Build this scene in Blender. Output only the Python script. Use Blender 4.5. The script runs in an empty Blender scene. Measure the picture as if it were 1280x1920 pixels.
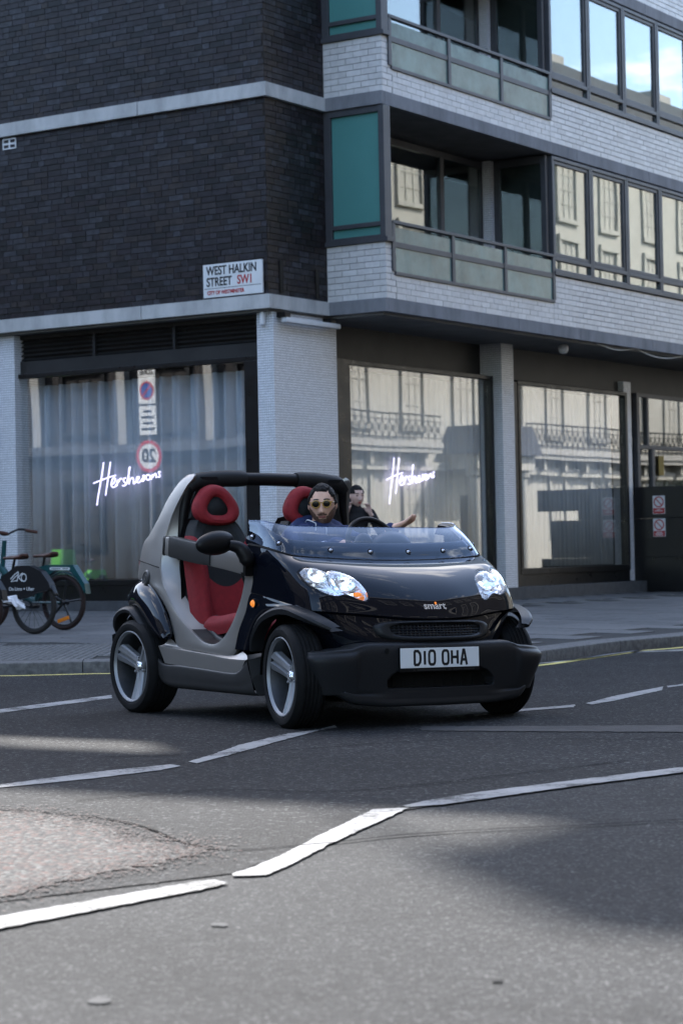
import bpy, bmesh, math, random
from mathutils import Vector, Matrix, noise
from mathutils.bvhtree import BVHTree

sc = bpy.context.scene
COL = sc.collection
R = math.radians
rnd = random.Random(7)

# ---------------------------------------------------------------- camera
cam = bpy.data.cameras.new('camera')
camo = bpy.data.objects.new('camera', cam)
COL.objects.link(camo)
sc.camera = camo
PITCH, ROLL = R(1.01), R(1.17)
r0, u0, fw = Vector((1, 0, 0)), Vector((0, -math.sin(PITCH), math.cos(PITCH))), Vector((0, math.cos(PITCH), math.sin(PITCH)))
rr = r0 * math.cos(ROLL) - u0 * math.sin(ROLL)
uu = r0 * math.sin(ROLL) + u0 * math.cos(ROLL)
camo.matrix_world = Matrix(((rr.x, uu.x, -fw.x, 0), (rr.y, uu.y, -fw.y, 0), (rr.z, uu.z, -fw.z, 1.0), (0, 0, 0, 1)))
cam.sensor_fit = 'VERTICAL'
cam.sensor_height = 36.0
cam.lens = 36.0 * 4141.0 / 1920.0
cam.clip_start, cam.clip_end = 0.1, 900
cam.dof.use_dof = True
cam.dof.focus_distance = 12.6
cam.dof.aperture_fstop = 5.0

# ---------------------------------------------------------------- light
SUN_DIR = Vector((-0.25, 0.97, 0)).normalized()
SUN_EL = R(41)
world = bpy.data.worlds.new('World')
sc.world = world
world.use_nodes = True
wn, wl = world.node_tree.nodes, world.node_tree.links
wn.clear()
wo = wn.new('ShaderNodeOutputWorld')
wb = wn.new('ShaderNodeBackground')
sky = wn.new('ShaderNodeTexSky')
sky.sky_type = 'NISHITA'
sky.sun_disc = False
sky.sun_elevation = SUN_EL
sky.sun_rotation = math.atan2(SUN_DIR.x, SUN_DIR.y)
sky.air_density, sky.dust_density, sky.ozone_density = 1.0, 1.2, 1.0
tcw = wn.new('ShaderNodeTexCoord')
mpw = wn.new('ShaderNodeMapping')
mpw.inputs['Scale'].default_value = (1.0, 1.0, 2.6)
mpw.inputs['Location'].default_value = (3.1, 1.7, 0.4)
nz = wn.new('ShaderNodeTexNoise')
nz.inputs['Scale'].default_value = 2.6
nz.inputs['Detail'].default_value = 9
nz.inputs['Roughness'].default_value = 0.62
crw = wn.new('ShaderNodeValToRGB')
crw.color_ramp.elements[0].position = 0.57
crw.color_ramp.elements[1].position = 0.76
mxw = wn.new('ShaderNodeMixRGB')
mxw.inputs[2].default_value = (13.6, 13.2, 12.8, 1)
wl.new(tcw.outputs['Generated'], mpw.inputs['Vector'])
wl.new(mpw.outputs[0], nz.inputs['Vector'])
wl.new(nz.outputs['Fac'], crw.inputs['Fac'])
wl.new(crw.outputs['Color'], mxw.inputs[0])
wl.new(sky.outputs[0], mxw.inputs[1])
wl.new(mxw.outputs[0], wb.inputs['Color'])
wb.inputs['Strength'].default_value = 0.15
wl.new(wb.outputs[0], wo.inputs['Surface'])

sl = bpy.data.lights.new('sun', 'SUN')
sl.energy = 2.7
sl.angle = R(0.6)
sl.color = (1.0, 0.97, 0.93)
slo = bpy.data.objects.new('sun', sl)
COL.objects.link(slo)
sd = Vector((SUN_DIR.x * math.cos(SUN_EL), SUN_DIR.y * math.cos(SUN_EL), math.sin(SUN_EL)))
slo.rotation_euler = sd.to_track_quat('Z', 'Y').to_euler()
slo.location = sd * 60
vs = sc.view_settings
vs.view_transform = 'Standard'
vs.look = 'None'
vs.exposure = 2.2
vs.gamma = 1.0
vs.use_curve_mapping = False
sc.cycles.max_bounces = 8
sc.cycles.transparent_max_bounces = 12
sc.cycles.caustics_reflective = False
sc.cycles.caustics_refractive = False
sc.cycles.use_denoising = True
sc.cycles.sample_clamp_indirect = 6

# ---------------------------------------------------------------- materials
def mat(name, col=(0.5, 0.5, 0.5), rough=0.5, metal=0.0, coat=0.0, spec=0.3, var=0.0, vscale=6.0, bump=0.0, bscale=60.0,
        col2=None, emis=None, estr=0.0, rvar=0.0, detail=4.0):
    m = bpy.data.materials.new(name)
    m.use_nodes = True
    n, l = m.node_tree.nodes, m.node_tree.links
    b = n['Principled BSDF']
    b.inputs['Base Color'].default_value = (*col, 1)
    b.inputs['Roughness'].default_value = rough
    b.inputs['Metallic'].default_value = metal
    b.inputs['Specular IOR Level'].default_value = spec
    if coat:
        b.inputs['Coat Weight'].default_value = coat
        b.inputs['Coat Roughness'].default_value = 0.02
        b.inputs['Coat IOR'].default_value = 1.36
    if emis:
        b.inputs['Emission Color'].default_value = (*emis, 1)
        b.inputs['Emission Strength'].default_value = estr
    if var or bump or col2 or rvar:
        tc = n.new('ShaderNodeTexCoord')
    if var or col2 or rvar:
        t = n.new('ShaderNodeTexNoise')
        t.inputs['Scale'].default_value = vscale
        t.inputs['Detail'].default_value = detail
        t.inputs['Roughness'].default_value = 0.65
        l.new(tc.outputs['Object'], t.inputs['Vector'])
        if var or col2:
            c2 = col2 or tuple(c * (1 - var) for c in col)
            c1 = col if col2 else tuple(min(1, c * (1 + var)) for c in col)
            ramp = n.new('ShaderNodeValToRGB')
            ramp.color_ramp.elements[0].position = 0.33
            ramp.color_ramp.elements[1].position = 0.67
            ramp.color_ramp.elements[0].color = (*c2, 1)
            ramp.color_ramp.elements[1].color = (*c1, 1)
            l.new(t.outputs['Fac'], ramp.inputs['Fac'])
            l.new(ramp.outputs['Color'], b.inputs['Base Color'])
        if rvar:
            mr = n.new('ShaderNodeMapRange')
            mr.inputs['From Min'].default_value = 0.3
            mr.inputs['From Max'].default_value = 0.7
            mr.inputs['To Min'].default_value = max(0, rough - rvar)
            mr.inputs['To Max'].default_value = min(1, rough + rvar)
            l.new(t.outputs['Fac'], mr.inputs['Value'])
            l.new(mr.outputs[0], b.inputs['Roughness'])
    if bump:
        t2 = n.new('ShaderNodeTexNoise')
        t2.inputs['Scale'].default_value = bscale
        t2.inputs['Detail'].default_value = 3
        l.new(tc.outputs['Object'], t2.inputs['Vector'])
        bp = n.new('ShaderNodeBump')
        bp.inputs['Strength'].default_value = bump
        bp.inputs['Distance'].default_value = 0.01
        l.new(t2.outputs['Fac'], bp.inputs['Height'])
        l.new(bp.outputs[0], b.inputs['Normal'])
    return m

def glass_mat(name, tint=(1, 1, 1), f0=0.07, rough=0.0, wave=0.0, refl=(1, 1, 1), wscale=1.5):
    """thin pane: see-through plus a mirror share that grows towards grazing angles"""
    m = bpy.data.materials.new(name)
    m.use_nodes = True
    n, l = m.node_tree.nodes, m.node_tree.links
    n.clear()
    o = n.new('ShaderNodeOutputMaterial')
    mx = n.new('ShaderNodeMixShader')
    tr = n.new('ShaderNodeBsdfTransparent')
    tr.inputs[0].default_value = (*tint, 1)
    gl = n.new('ShaderNodeBsdfGlossy')
    gl.inputs['Color'].default_value = (*refl, 1)
    gl.inputs['Roughness'].default_value = rough
    lw = n.new('ShaderNodeLayerWeight'); lw.inputs['Blend'].default_value = 0.5
    pw = n.new('ShaderNodeMath'); pw.operation = 'POWER'; pw.inputs[1].default_value = 3.0
    l.new(lw.outputs['Facing'], pw.inputs[0])
    mr = n.new('ShaderNodeMapRange'); mr.inputs['To Min'].default_value = f0
    l.new(pw.outputs[0], mr.inputs['Value'])
    if wave:
        tc = n.new('ShaderNodeTexCoord')
        t = n.new('ShaderNodeTexNoise')
        t.inputs['Scale'].default_value = wscale
        t.inputs['Detail'].default_value = 0.0
        l.new(tc.outputs['Object'], t.inputs['Vector'])
        bp = n.new('ShaderNodeBump')
        bp.inputs['Strength'].default_value = 1.0
        bp.inputs['Distance'].default_value = wave
        l.new(t.outputs['Fac'], bp.inputs['Height'])
        l.new(bp.outputs[0], gl.inputs['Normal'])
    l.new(mr.outputs[0], mx.inputs[0])
    l.new(tr.outputs[0], mx.inputs[1])
    l.new(gl.outputs[0], mx.inputs[2])
    l.new(mx.outputs[0], o.inputs['Surface'])
    return m

def random_mat(name, cols, rough=0.5, streak=0.25, bump=0.15, spec=0.3):
    """per piece colour: object random plus island random"""
    m = mat(name, cols[0], rough, spec=spec)
    n, l = m.node_tree.nodes, m.node_tree.links
    b = n['Principled BSDF']
    oi, ge = n.new('ShaderNodeObjectInfo'), n.new('ShaderNodeNewGeometry')
    ad = n.new('ShaderNodeMath'); ad.operation = 'ADD'
    fr = n.new('ShaderNodeMath'); fr.operation = 'FRACT'
    l.new(oi.outputs['Random'], ad.inputs[0]); l.new(ge.outputs['Random Per Island'], ad.inputs[1])
    l.new(ad.outputs[0], fr.inputs[0])
    rp = n.new('ShaderNodeValToRGB')
    rp.color_ramp.interpolation = 'LINEAR'
    el = rp.color_ramp.elements
    while len(el) < len(cols):
        el.new(0.5)
    for i, c in enumerate(cols):
        el[i].position = i / max(1, len(cols) - 1)
        el[i].color = (*c, 1)
    l.new(fr.outputs[0], rp.inputs['Fac'])
    tc = n.new('ShaderNodeTexCoord')
    t = n.new('ShaderNodeTexNoise')
    t.inputs['Scale'].default_value = 14
    t.inputs['Detail'].default_value = 5
    l.new(ge.outputs['Position'], t.inputs['Vector'])
    mr = n.new('ShaderNodeMapRange')
    mr.inputs['From Min'].default_value, mr.inputs['From Max'].default_value = 0.3, 0.7
    mr.inputs['To Min'].default_value, mr.inputs['To Max'].default_value = 1 - streak, 1 + streak
    l.new(t.outputs['Fac'], mr.inputs['Value'])
    vm = n.new('ShaderNodeVectorMath'); vm.operation = 'SCALE'
    l.new(rp.outputs['Color'], vm.inputs[0]); l.new(mr.outputs[0], vm.inputs['Scale'])
    l.new(vm.outputs[0], b.inputs['Base Color'])
    if bump:
        bp = n.new('ShaderNodeBump'); bp.inputs['Strength'].default_value = bump; bp.inputs['Distance'].default_value = 0.006
        l.new(t.outputs['Fac'], bp.inputs['Height']); l.new(bp.outputs[0], b.inputs['Normal'])
    return m

def tile_mat(name, col, joint, size, gap, rough=0.3, grime=0.0):
    """square mosaic on axis aligned faces: object coords (x+y, z)"""
    m = mat(name, col, rough)
    n, l = m.node_tree.nodes, m.node_tree.links
    b = n['Principled BSDF']
    tc = n.new('ShaderNodeTexCoord')
    sx = n.new('ShaderNodeSeparateXYZ'); l.new(tc.outputs['Object'], sx.inputs[0])
    ad = n.new('ShaderNodeMath'); ad.operation = 'ADD'
    l.new(sx.outputs[0], ad.inputs[0]); l.new(sx.outputs[1], ad.inputs[1])
    cb = n.new('ShaderNodeCombineXYZ'); l.new(ad.outputs[0], cb.inputs[0]); l.new(sx.outputs[2], cb.inputs[1])
    br = n.new('ShaderNodeTexBrick')
    br.offset = 0.0
    br.inputs['Scale'].default_value = 1.0
    br.inputs['Brick Width'].default_value = size
    br.inputs['Row Height'].default_value = size
    br.inputs['Mortar Size'].default_value = gap
    br.inputs['Mortar Smooth'].default_value = 0.1
    br.inputs['Bias'].default_value = 0.0
    br.inputs['Color1'].default_value = (*col, 1)
    br.inputs['Color2'].default_value = (*(c * 0.86 for c in col), 1)
    br.inputs['Mortar'].default_value = (*joint, 1)
    l.new(cb.outputs[0], br.inputs['Vector'])
    l.new(br.outputs['Color'], b.inputs['Base Color'])
    bp = n.new('ShaderNodeBump'); bp.inputs['Strength'].default_value = 0.5; bp.inputs['Distance'].default_value = 0.003; bp.invert = True
    l.new(br.outputs['Fac'], bp.inputs['Height']); l.new(bp.outputs[0], b.inputs['Normal'])
    return m

# ---------------------------------------------------------------- mesh helpers
def empty(name, loc=(0, 0, 0), rotz=0.0, label=None, cat=None, group=None, kind=None):
    o = bpy.data.objects.new(name, None)
    COL.objects.link(o)
    o.location = loc
    o.rotation_euler = (0, 0, rotz)
    tag(o, label, cat, group, kind)
    return o

def tag(o, label=None, cat=None, group=None, kind=None):
    for k, v in (('label', label), ('category', cat), ('group', group), ('kind', kind)):
        if v:
            o[k] = v
    return o

def link(name, me, m=None, parent=None, loc=None, rot=None):
    o = bpy.data.objects.new(name, me)
    COL.objects.link(o)
    if m is not None and len(me.materials) == 0:
        me.materials.append(m)
    if parent:
        o.parent = parent
    if loc is not None:
        o.location = loc
    if rot is not None:
        o.rotation_euler = rot
    return o

def obj(name, bm, m=None, parent=None, smooth=True, angle=35, loc=None, rot=None):
    me = bpy.data.meshes.new(name)
    bm.normal_update()
    if smooth:
        for f in bm.faces:
            f.smooth = True
        for e in bm.edges:
            if len(e.link_faces) == 2 and e.calc_face_angle(0) > R(angle):
                e.smooth = False
    bm.to_mesh(me)
    bm.free()
    return link(name, me, m, parent, loc, rot)

def box(bm, x0, x1, y0, y1, z0, z1, bev=0.0, mi=0):
    t = bmesh.new() if bev else bm
    vs_ = [t.verts.new(p) for p in ((x0, y0, z0), (x1, y0, z0), (x1, y1, z0), (x0, y1, z0), (x0, y0, z1), (x1, y0, z1), (x1, y1, z1), (x0, y1, z1))]
    fs = [t.faces.new([vs_[i] for i in q]) for q in ((0, 3, 2, 1), (4, 5, 6, 7), (0, 1, 5, 4), (1, 2, 6, 5), (2, 3, 7, 6), (3, 0, 4, 7))]
    for f in fs:
        f.material_index = mi
    if bev:
        bmesh.ops.bevel(t, geom=list(t.edges), offset=bev, segments=2, affect='EDGES', profile=0.6)
        me = bpy.data.meshes.new('tmp'); t.to_mesh(me); t.free()
        bm.from_mesh(me); bpy.data.meshes.remove(me)

def boxes(*bs, bev=0.0):
    bm = bmesh.new()
    for b in bs:
        box(bm, *b, bev=bev)
    return bm

def quad(bm, a, b, c, d, mi=0):
    f = bm.faces.new([bm.verts.new(p) for p in (a, b, c, d)])
    f.material_index = mi
    return f

def prism(bm, pts, axis, a, b):
    """extrude 2D polygon along an axis: axis 'x' pts=(y,z), 'y' pts=(x,z), 'z' pts=(x,y)"""
    def P(p, t):
        return {'x': (t, p[0], p[1]), 'y': (p[0], t, p[1]), 'z': (p[0], p[1], t)}[axis]
    A = [bm.verts.new(P(p, a)) for p in pts]
    B = [bm.verts.new(P(p, b)) for p in pts]
    n = len(pts)
    bm.faces.new(A); bm.faces.new(B[::-1])
    for i in range(n):
        bm.faces.new((A[i], B[i], B[(i + 1) % n], A[(i + 1) % n]))

def tube(bm, path, rad, seg=10, closed=False, caps=True):
    path = [Vector(p) for p in path]
    n = len(path)
    rads = rad if isinstance(rad, (list, tuple)) else [rad] * n
    rings = []
    up = None
    for i, p in enumerate(path):
        if closed:
            t = path[(i + 1) % n] - path[i - 1]
        else:
            t = path[min(i + 1, n - 1)] - path[max(i - 1, 0)]
        t.normalize()
        if up is None:
            up = Vector((0, 0, 1)) if abs(t.z) < 0.9 else Vector((1, 0, 0))
        s = t.cross(up).normalized()
        up = s.cross(t).normalized()
        rings.append([bm.verts.new(p + (s * math.cos(a) + up * math.sin(a)) * rads[i]) for a in (2 * math.pi * k / seg for k in range(seg))])
    for i in range(n if closed else n - 1):
        A, B = rings[i], rings[(i + 1) % n]
        for k in range(seg):
            bm.faces.new((A[k], A[(k + 1) % seg], B[(k + 1) % seg], B[k]))
    if caps and not closed:
        bm.faces.new(rings[0]); bm.faces.new(rings[-1][::-1])

def revolve(bm, prof, c=(0, 0, 0), seg=48, mi=0, ax='y'):
    """prof = (axial, radius) pairs, about y (or z)"""
    c = Vector(c)
    rings = []
    for a, r in prof:
        ring = []
        for k in range(seg):
            t = 2 * math.pi * k / seg
            ring.append(bm.verts.new(c + (Vector((r * math.cos(t), a, r * math.sin(t))) if ax == 'y' else Vector((r * math.cos(t), r * math.sin(t), a)))))
        rings.append(ring)
    for A, B in zip(rings, rings[1:]):
        for k in range(seg):
            f = bm.faces.new((A[k], B[k], B[(k + 1) % seg], A[(k + 1) % seg]))
            f.material_index = mi

def cr1(P, t):
    n = len(P)
    i = min(int(t), n - 2)
    f = t - i
    p1, p2 = P[i], P[i + 1]
    p0 = P[i - 1] if i > 0 else p1 * 2 - p2
    p3 = P[i + 2] if i + 2 < n else p2 * 2 - p1
    return 0.5 * ((2 * p1) + (p2 - p0) * f + (2 * p0 - 5 * p1 + 4 * p2 - p3) * f * f + (3 * p1 - p0 - 3 * p2 + p3) * f ** 3)

def spline(P, n):
    P = [Vector(p) for p in P]
    return [cr1(P, (len(P) - 1) * i / (n - 1)) for i in range(n)]

def gridpts(rows, nu, nv):
    """rows: list of control rows (equal length); nv samples across rows, nu along"""
    R1 = [spline(r, nu) for r in rows]
    cols = [spline([r[i] for r in R1], nv) for i in range(nu)]
    return [[cols[i][j] for i in range(nu)] for j in range(nv)]

def gridmesh(bm, G, flip=False, tf=None, closed_u=False):
    V = [[bm.verts.new(tf(p) if tf else p) for p in row] for row in G]
    nu = len(G[0])
    for j in range(len(G) - 1):
        for i in range(nu if closed_u else nu - 1):
            k = (i + 1) % nu
            q = (V[j][i], V[j][k], V[j + 1][k], V[j + 1][i])
            bm.faces.new(q[::-1] if flip else q)
    return V

def mirror_y(P):
    return [Vector((p[0], -p[1], p[2])) for p in P]

def solidify(o, t, off=-1):
    md = o.modifiers.new('solid', 'SOLIDIFY')
    md.thickness = t
    md.offset = off
    return o

def subsurf(o, lv=2):
    md = o.modifiers.new('sub', 'SUBSURF')
    md.levels = md.render_levels = lv
    return o

def evalmesh(o):
    dg = bpy.context.evaluated_depsgraph_get()
    me = bpy.data.meshes.new_from_object(o.evaluated_get(dg), depsgraph=dg)
    return me

def text_mesh(s, size=1.0, bold=0.0, xs=1.0, depth=0.002, align='CENTER'):
    cu = bpy.data.curves.new('text', 'FONT')
    cu.body = s
    cu.size = size
    cu.offset = bold
    cu.extrude = depth
    cu.align_x = align
    cu.align_y = 'CENTER'
    o = bpy.data.objects.new('text', cu)
    COL.objects.link(o)
    me = evalmesh(o)
    bpy.data.objects.remove(o)
    for v in me.vertices:
        v.co.x *= xs
    return me

def ribbon(bm, strokes, w, tf, depth=0.0):
    """flat pen strokes in 2D mapped by tf(x,y,d)"""
    for st in strokes:
        P = [Vector((p[0], p[1])) for p in st]
        L, Rr = [], []
        for i, p in enumerate(P):
            a = (P[i] - P[i - 1]).normalized() if i > 0 else (P[1] - P[0]).normalized()
            b = (P[i + 1] - P[i]).normalized() if i < len(P) - 1 else a
            t = (a + b)
            t = t.normalized() if t.length > 1e-6 else a
            nrm = Vector((-t.y, t.x))
            k = w / 2 / max(0.5, abs(nrm.dot(Vector((-a.y, a.x)))))
            e = Vector((0, 0))
            if i == 0: e = -a * 0
            L.append(p + nrm * k); Rr.append(p - nrm * k)
        for i in range(len(P) - 1):
            q = [L[i], Rr[i], Rr[i + 1], L[i + 1]]
            if depth:
                A = [bm.verts.new(tf(v.x, v.y, 0)) for v in q]
                B = [bm.verts.new(tf(v.x, v.y, depth)) for v in q]
                bm.faces.new(B)
                for k in range(4):
                    bm.faces.new((A[k], A[(k + 1) % 4], B[(k + 1) % 4], B[k]))
            else:
                bm.faces.new([bm.verts.new(tf(v.x, v.y, 0)) for v in q])

M = {}
# ================================================================ GROUND
def asphalt(name, base, speck, scale, bump, light=0.25):
    m = mat(name, base, 0.85, spec=0.15)
    n, l = m.node_tree.nodes, m.node_tree.links
    b = n['Principled BSDF']
    tc = n.new('ShaderNodeTexCoord')
    vo = n.new('ShaderNodeTexVoronoi'); vo.inputs['Scale'].default_value = scale
    l.new(tc.outputs['Object'], vo.inputs['Vector'])
    sp = n.new('ShaderNodeSeparateColor'); l.new(vo.outputs['Color'], sp.inputs[0])
    rp = n.new('ShaderNodeValToRGB')
    e = rp.color_ramp.elements
    e[0].position, e[0].color = 0.0, (*(c * 0.55 for c in base), 1)
    e[1].position, e[1].color = 1.0, (*speck, 1)
    a = e.new(0.45); a.color = (*base, 1)
    a = e.new(0.88); a.color = (*(c * 1.35 for c in base), 1)
    l.new(sp.outputs[0], rp.inputs['Fac'])
    big = n.new('ShaderNodeTexNoise'); big.inputs['Scale'].default_value = 0.55; big.inputs['Detail'].default_value = 8; big.inputs['Roughness'].default_value = 0.6
    l.new(tc.outputs['Object'], big.inputs['Vector'])
    mr = n.new('ShaderNodeMapRange'); mr.inputs['From Min'].default_value, mr.inputs['From Max'].default_value = 0.3, 0.7
    mr.inputs['To Min'].default_value, mr.inputs['To Max'].default_value = 1 - light, 1 + light
    l.new(big.outputs['Fac'], mr.inputs['Value'])
    mid = n.new('ShaderNodeTexNoise'); mid.inputs['Scale'].default_value = 9; mid.inputs['Detail'].default_value = 6; mid.inputs['Roughness'].default_value = 0.7
    l.new(tc.outputs['Object'], mid.inputs['Vector'])
    mr2 = n.new('ShaderNodeMapRange'); mr2.inputs['From Min'].default_value, mr2.inputs['From Max'].default_value = 0.3, 0.7
    mr2.inputs['To Min'].default_value, mr2.inputs['To Max'].default_value = 0.82, 1.18
    l.new(mid.outputs['Fac'], mr2.inputs['Value'])
    mu = n.new('ShaderNodeMath'); mu.operation = 'MULTIPLY'
    l.new(mr.outputs[0], mu.inputs[0]); l.new(mr2.outputs[0], mu.inputs[1])
    vm = n.new('ShaderNodeVectorMath'); vm.operation = 'SCALE'
    l.new(rp.outputs['Color'], vm.inputs[0]); l.new(mu.outputs[0], vm.inputs['Scale'])
    # hairline cracks
    cv = n.new('ShaderNodeTexVoronoi'); cv.feature = 'DISTANCE_TO_EDGE'; cv.inputs['Scale'].default_value = 0.8
    wp = n.new('ShaderNodeMixRGB'); wp.blend_type = 'ADD'; wp.inputs[0].default_value = 0.35
    l.new(tc.outputs['Object'], wp.inputs[1]); l.new(mid.outputs['Color'], wp.inputs[2])
    l.new(wp.outputs[0], cv.inputs['Vector'])
    cr = n.new('ShaderNodeMapRange'); cr.inputs['From Max'].default_value = 0.012; cr.inputs['To Min'].default_value = 0.62
    l.new(cv.outputs['Distance'], cr.inputs['Value'])
    vm2 = n.new('ShaderNodeVectorMath'); vm2.operation = 'SCALE'
    l.new(vm.outputs[0], vm2.inputs[0]); l.new(cr.outputs[0], vm2.inputs['Scale'])
    l.new(vm2.outputs[0], b.inputs['Base Color'])
    bp = n.new('ShaderNodeBump'); bp.inputs['Strength'].default_value = bump; bp.inputs['Distance'].default_value = 0.008
    l.new(vo.outputs['Distance'], bp.inputs['Height']); l.new(bp.outputs[0], b.inputs['Normal'])
    return m

M['road'] = asphalt('road_asphalt', (0.0255, 0.0255, 0.025), (0.10, 0.098, 0.095), 120, 0.5, 0.3)
M['road2'] = asphalt('old_asphalt', (0.0135, 0.0135, 0.0138), (0.085, 0.085, 0.083), 80, 0.7, 0.35)
M['agg'] = mat('pink_aggregate', (0.25, 0.2, 0.18), 0.85)
def _agg(m):
    n, l = m.node_tree.nodes, m.node_tree.links
    tc = n.new('ShaderNodeTexCoord')
    vo = n.new('ShaderNodeTexVoronoi'); vo.inputs['Scale'].default_value = 58
    l.new(tc.outputs['Object'], vo.inputs['Vector'])
    sp = n.new('ShaderNodeSeparateColor'); l.new(vo.outputs['Color'], sp.inputs[0])
    rp = n.new('ShaderNodeValToRGB'); e = rp.color_ramp.elements
    e[0].color = (0.012, 0.012, 0.011, 1); e[1].color = (0.115, 0.11, 0.10, 1)
    for p, c in ((0.25, (0.024, 0.022, 0.021, 1)), (0.45, (0.042, 0.034, 0.030, 1)), (0.6, (0.085, 0.042, 0.033, 1)), (0.8, (0.050, 0.052, 0.047, 1))):
        q = e.new(p); q.color = c
    l.new(sp.outputs[1], rp.inputs['Fac'])
    l.new(rp.outputs['Color'], n['Principled BSDF'].inputs['Base Color'])
    bp = n.new('ShaderNodeBump'); bp.inputs['Strength'].default_value = 1.0; bp.inputs['Distance'].default_value = 0.008; bp.invert = True
    l.new(vo.outputs['Distance'], bp.inputs['Height']); l.new(bp.outputs[0], n['Principled BSDF'].inputs['Normal'])
_agg(M['agg'])
M['paint'] = mat('road_paint', (0.37, 0.36, 0.34), 0.7, bump=0.5, bscale=140)
def _worn(m, hole, c1, c0):
    n, l = m.node_tree.nodes, m.node_tree.links
    tc = n.new('ShaderNodeTexCoord')
    t = n.new('ShaderNodeTexNoise'); t.inputs['Scale'].default_value = 38; t.inputs['Detail'].default_value = 8; t.inputs['Roughness'].default_value = 0.75
    t2 = n.new('ShaderNodeTexNoise'); t2.inputs['Scale'].default_value = 3.5; t2.inputs['Detail'].default_value = 4
    l.new(tc.outputs['Object'], t.inputs['Vector']); l.new(tc.outputs['Object'], t2.inputs['Vector'])
    ad = n.new('ShaderNodeMath'); ad.operation = 'ADD'; l.new(t.outputs['Fac'], ad.inputs[0]); l.new(t2.outputs['Fac'], ad.inputs[1])
    rp = n.new('ShaderNodeValToRGB'); e = rp.color_ramp.elements
    e[0].position, e[0].color = hole, (*c0, 1); e[1].position, e[1].color = hole + 0.05, (*(c * .72 for c in c1), 1)
    q = e.new(hole + 0.22); q.color = (*c1, 1)
    mu = n.new('ShaderNodeMath'); mu.operation = 'MULTIPLY'; mu.inputs[1].default_value = 0.5
    l.new(ad.outputs[0], mu.inputs[0]); l.new(mu.outputs[0], rp.inputs['Fac'])
    l.new(rp.outputs['Color'], n['Principled BSDF'].inputs['Base Color'])
_worn(M['paint'], 0.425, (0.29, 0.285, 0.275), (0.04, 0.04, 0.039))
M['paint_y'] = mat('yellow_paint', (0.62, 0.52, 0.16), 0.7, var=0.25, vscale=14)
M['kerb'] = mat('kerb_granite', (0.10, 0.098, 0.095), 0.75, var=0.35, vscale=18, bump=0.3, bscale=90)
M['slab'] = random_mat('paving_slab', [(0.07, 0.07, 0.07), (0.105, 0.104, 0.102), (0.085, 0.085, 0.084), (0.115, 0.113, 0.11)], 0.75, 0.2, 0.1)
M['slab2'] = random_mat('forecourt_slab', [(0.055, 0.057, 0.058), (0.078, 0.08, 0.08), (0.066, 0.068, 0.068)], 0.6, 0.3, 0.2)
M['tactile'] = random_mat('tactile_slab', [(0.09, 0.088, 0.085), (0.115, 0.112, 0.108), (0.10, 0.098, 0.095)], 0.8, 0.2, 0.1)
M['mortar_dark'] = mat('pavement_bed', (0.025, 0.024, 0.023), 0.9)

def sheet(name, pts, z, m, label=None, wob=0.0):
    bm = bmesh.new()
    P = []
    n = len(pts)
    for i in range(n):
        a, b = Vector(pts[i]), Vector(pts[(i + 1) % n])
        k = max(1, int((b - a).length / 0.035)) if wob else 1
        for j in range(k):
            p = a.lerp(b, j / k)
            if wob:
                p += Vector((noise.noise(Vector((p.x * 23, p.y * 23, 1))), noise.noise(Vector((p.x * 23, p.y * 23, 9))))) * wob
            P.append(p)
    f = bm.faces.new([bm.verts.new((p.x, p.y, z)) for p in P])
    if f.calc_area() and (f.normal_update() or f.normal.z < 0):
        bmesh.ops.reverse_faces(bm, faces=[f])
    bmesh.ops.triangulate(bm, faces=list(bm.faces))
    o = obj(name, bm, m, smooth=False)
    tag(o, label, kind='structure')
    return o

bm = bmesh.new()
quad(bm, (-420, -300, 0), (420, -300, 0), (420, 520, 0), (-420, 520, 0))
tag(obj('road', bm, M['road'], smooth=False), 'grey asphalt carriageway under and in front of the car', kind='structure')
sheet('old_road_surface', [(-14, 2.5), (-1.45, 6.1), (-0.36, 6.9), (0.2, 8.45), (1.5, 9.9), (9, 17.5), (24, 50), (14, 40), (6.2, 25.9), (3.4, 21.5), (2.6, 20.5), (1.6, 18.6), (-2.9, 18.6), (-7, 21.2), (-18, 27), (-30, 30)], 0.004, M['road2'],
      'darker coarse asphalt of the junction between the kerb and the lowest white line', 0.012)
sheet('aggregate_patch', [(-1.9, 9.3), (-1.366, 8.705), (-1.131, 8.509), (-0.887, 8.142), (-0.735, 7.773), (-0.607, 7.572), (-0.446, 7.467), (-0.61, 7.161), (-0.831, 6.844), (-1.022, 6.482), (-1.9, 5.9)], 0.008, M['agg'],
      'pinkish exposed stone patch at the left of the road', 0.07)
bm = bmesh.new()
EDGE = [(-1.366, 8.705), (-1.131, 8.509), (-0.887, 8.142), (-0.735, 7.773), (-0.607, 7.572), (-0.446, 7.467), (-0.61, 7.161), (-0.831, 6.844), (-1.022, 6.482)]
for i in range(2600):
    k = rnd.randrange(len(EDGE) - 1); t = rnd.random()
    p = Vector(EDGE[k]).lerp(Vector(EDGE[k + 1]), t) + Vector((rnd.gauss(0, .055), rnd.gauss(0, .13)))
    r_ = rnd.uniform(.003, .008); a0 = rnd.random() * 6
    bm.faces.new([bm.verts.new((p.x + r_ * math.cos(a0 + q * 1.257), p.y + r_ * math.sin(a0 + q * 1.257), .0088 + .0006 * (i % 3))) for q in range(5)])
o = obj('loose_chippings', bm, random_mat('chippings', [(0.02, 0.02, 0.02), (0.06, 0.05, 0.046), (0.09, 0.055, 0.045), (0.10, 0.09, 0.08)], 0.9, 0.2, 0), smooth=False)
tag(o, 'loose pinkish chippings scattered along the edge of the stone patch', kind='stuff')
M['band'] = mat('worn_asphalt', (0.036, 0.034, 0.033), 0.85, var=0.3, vscale=5, bump=0.5, bscale=110)
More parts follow.
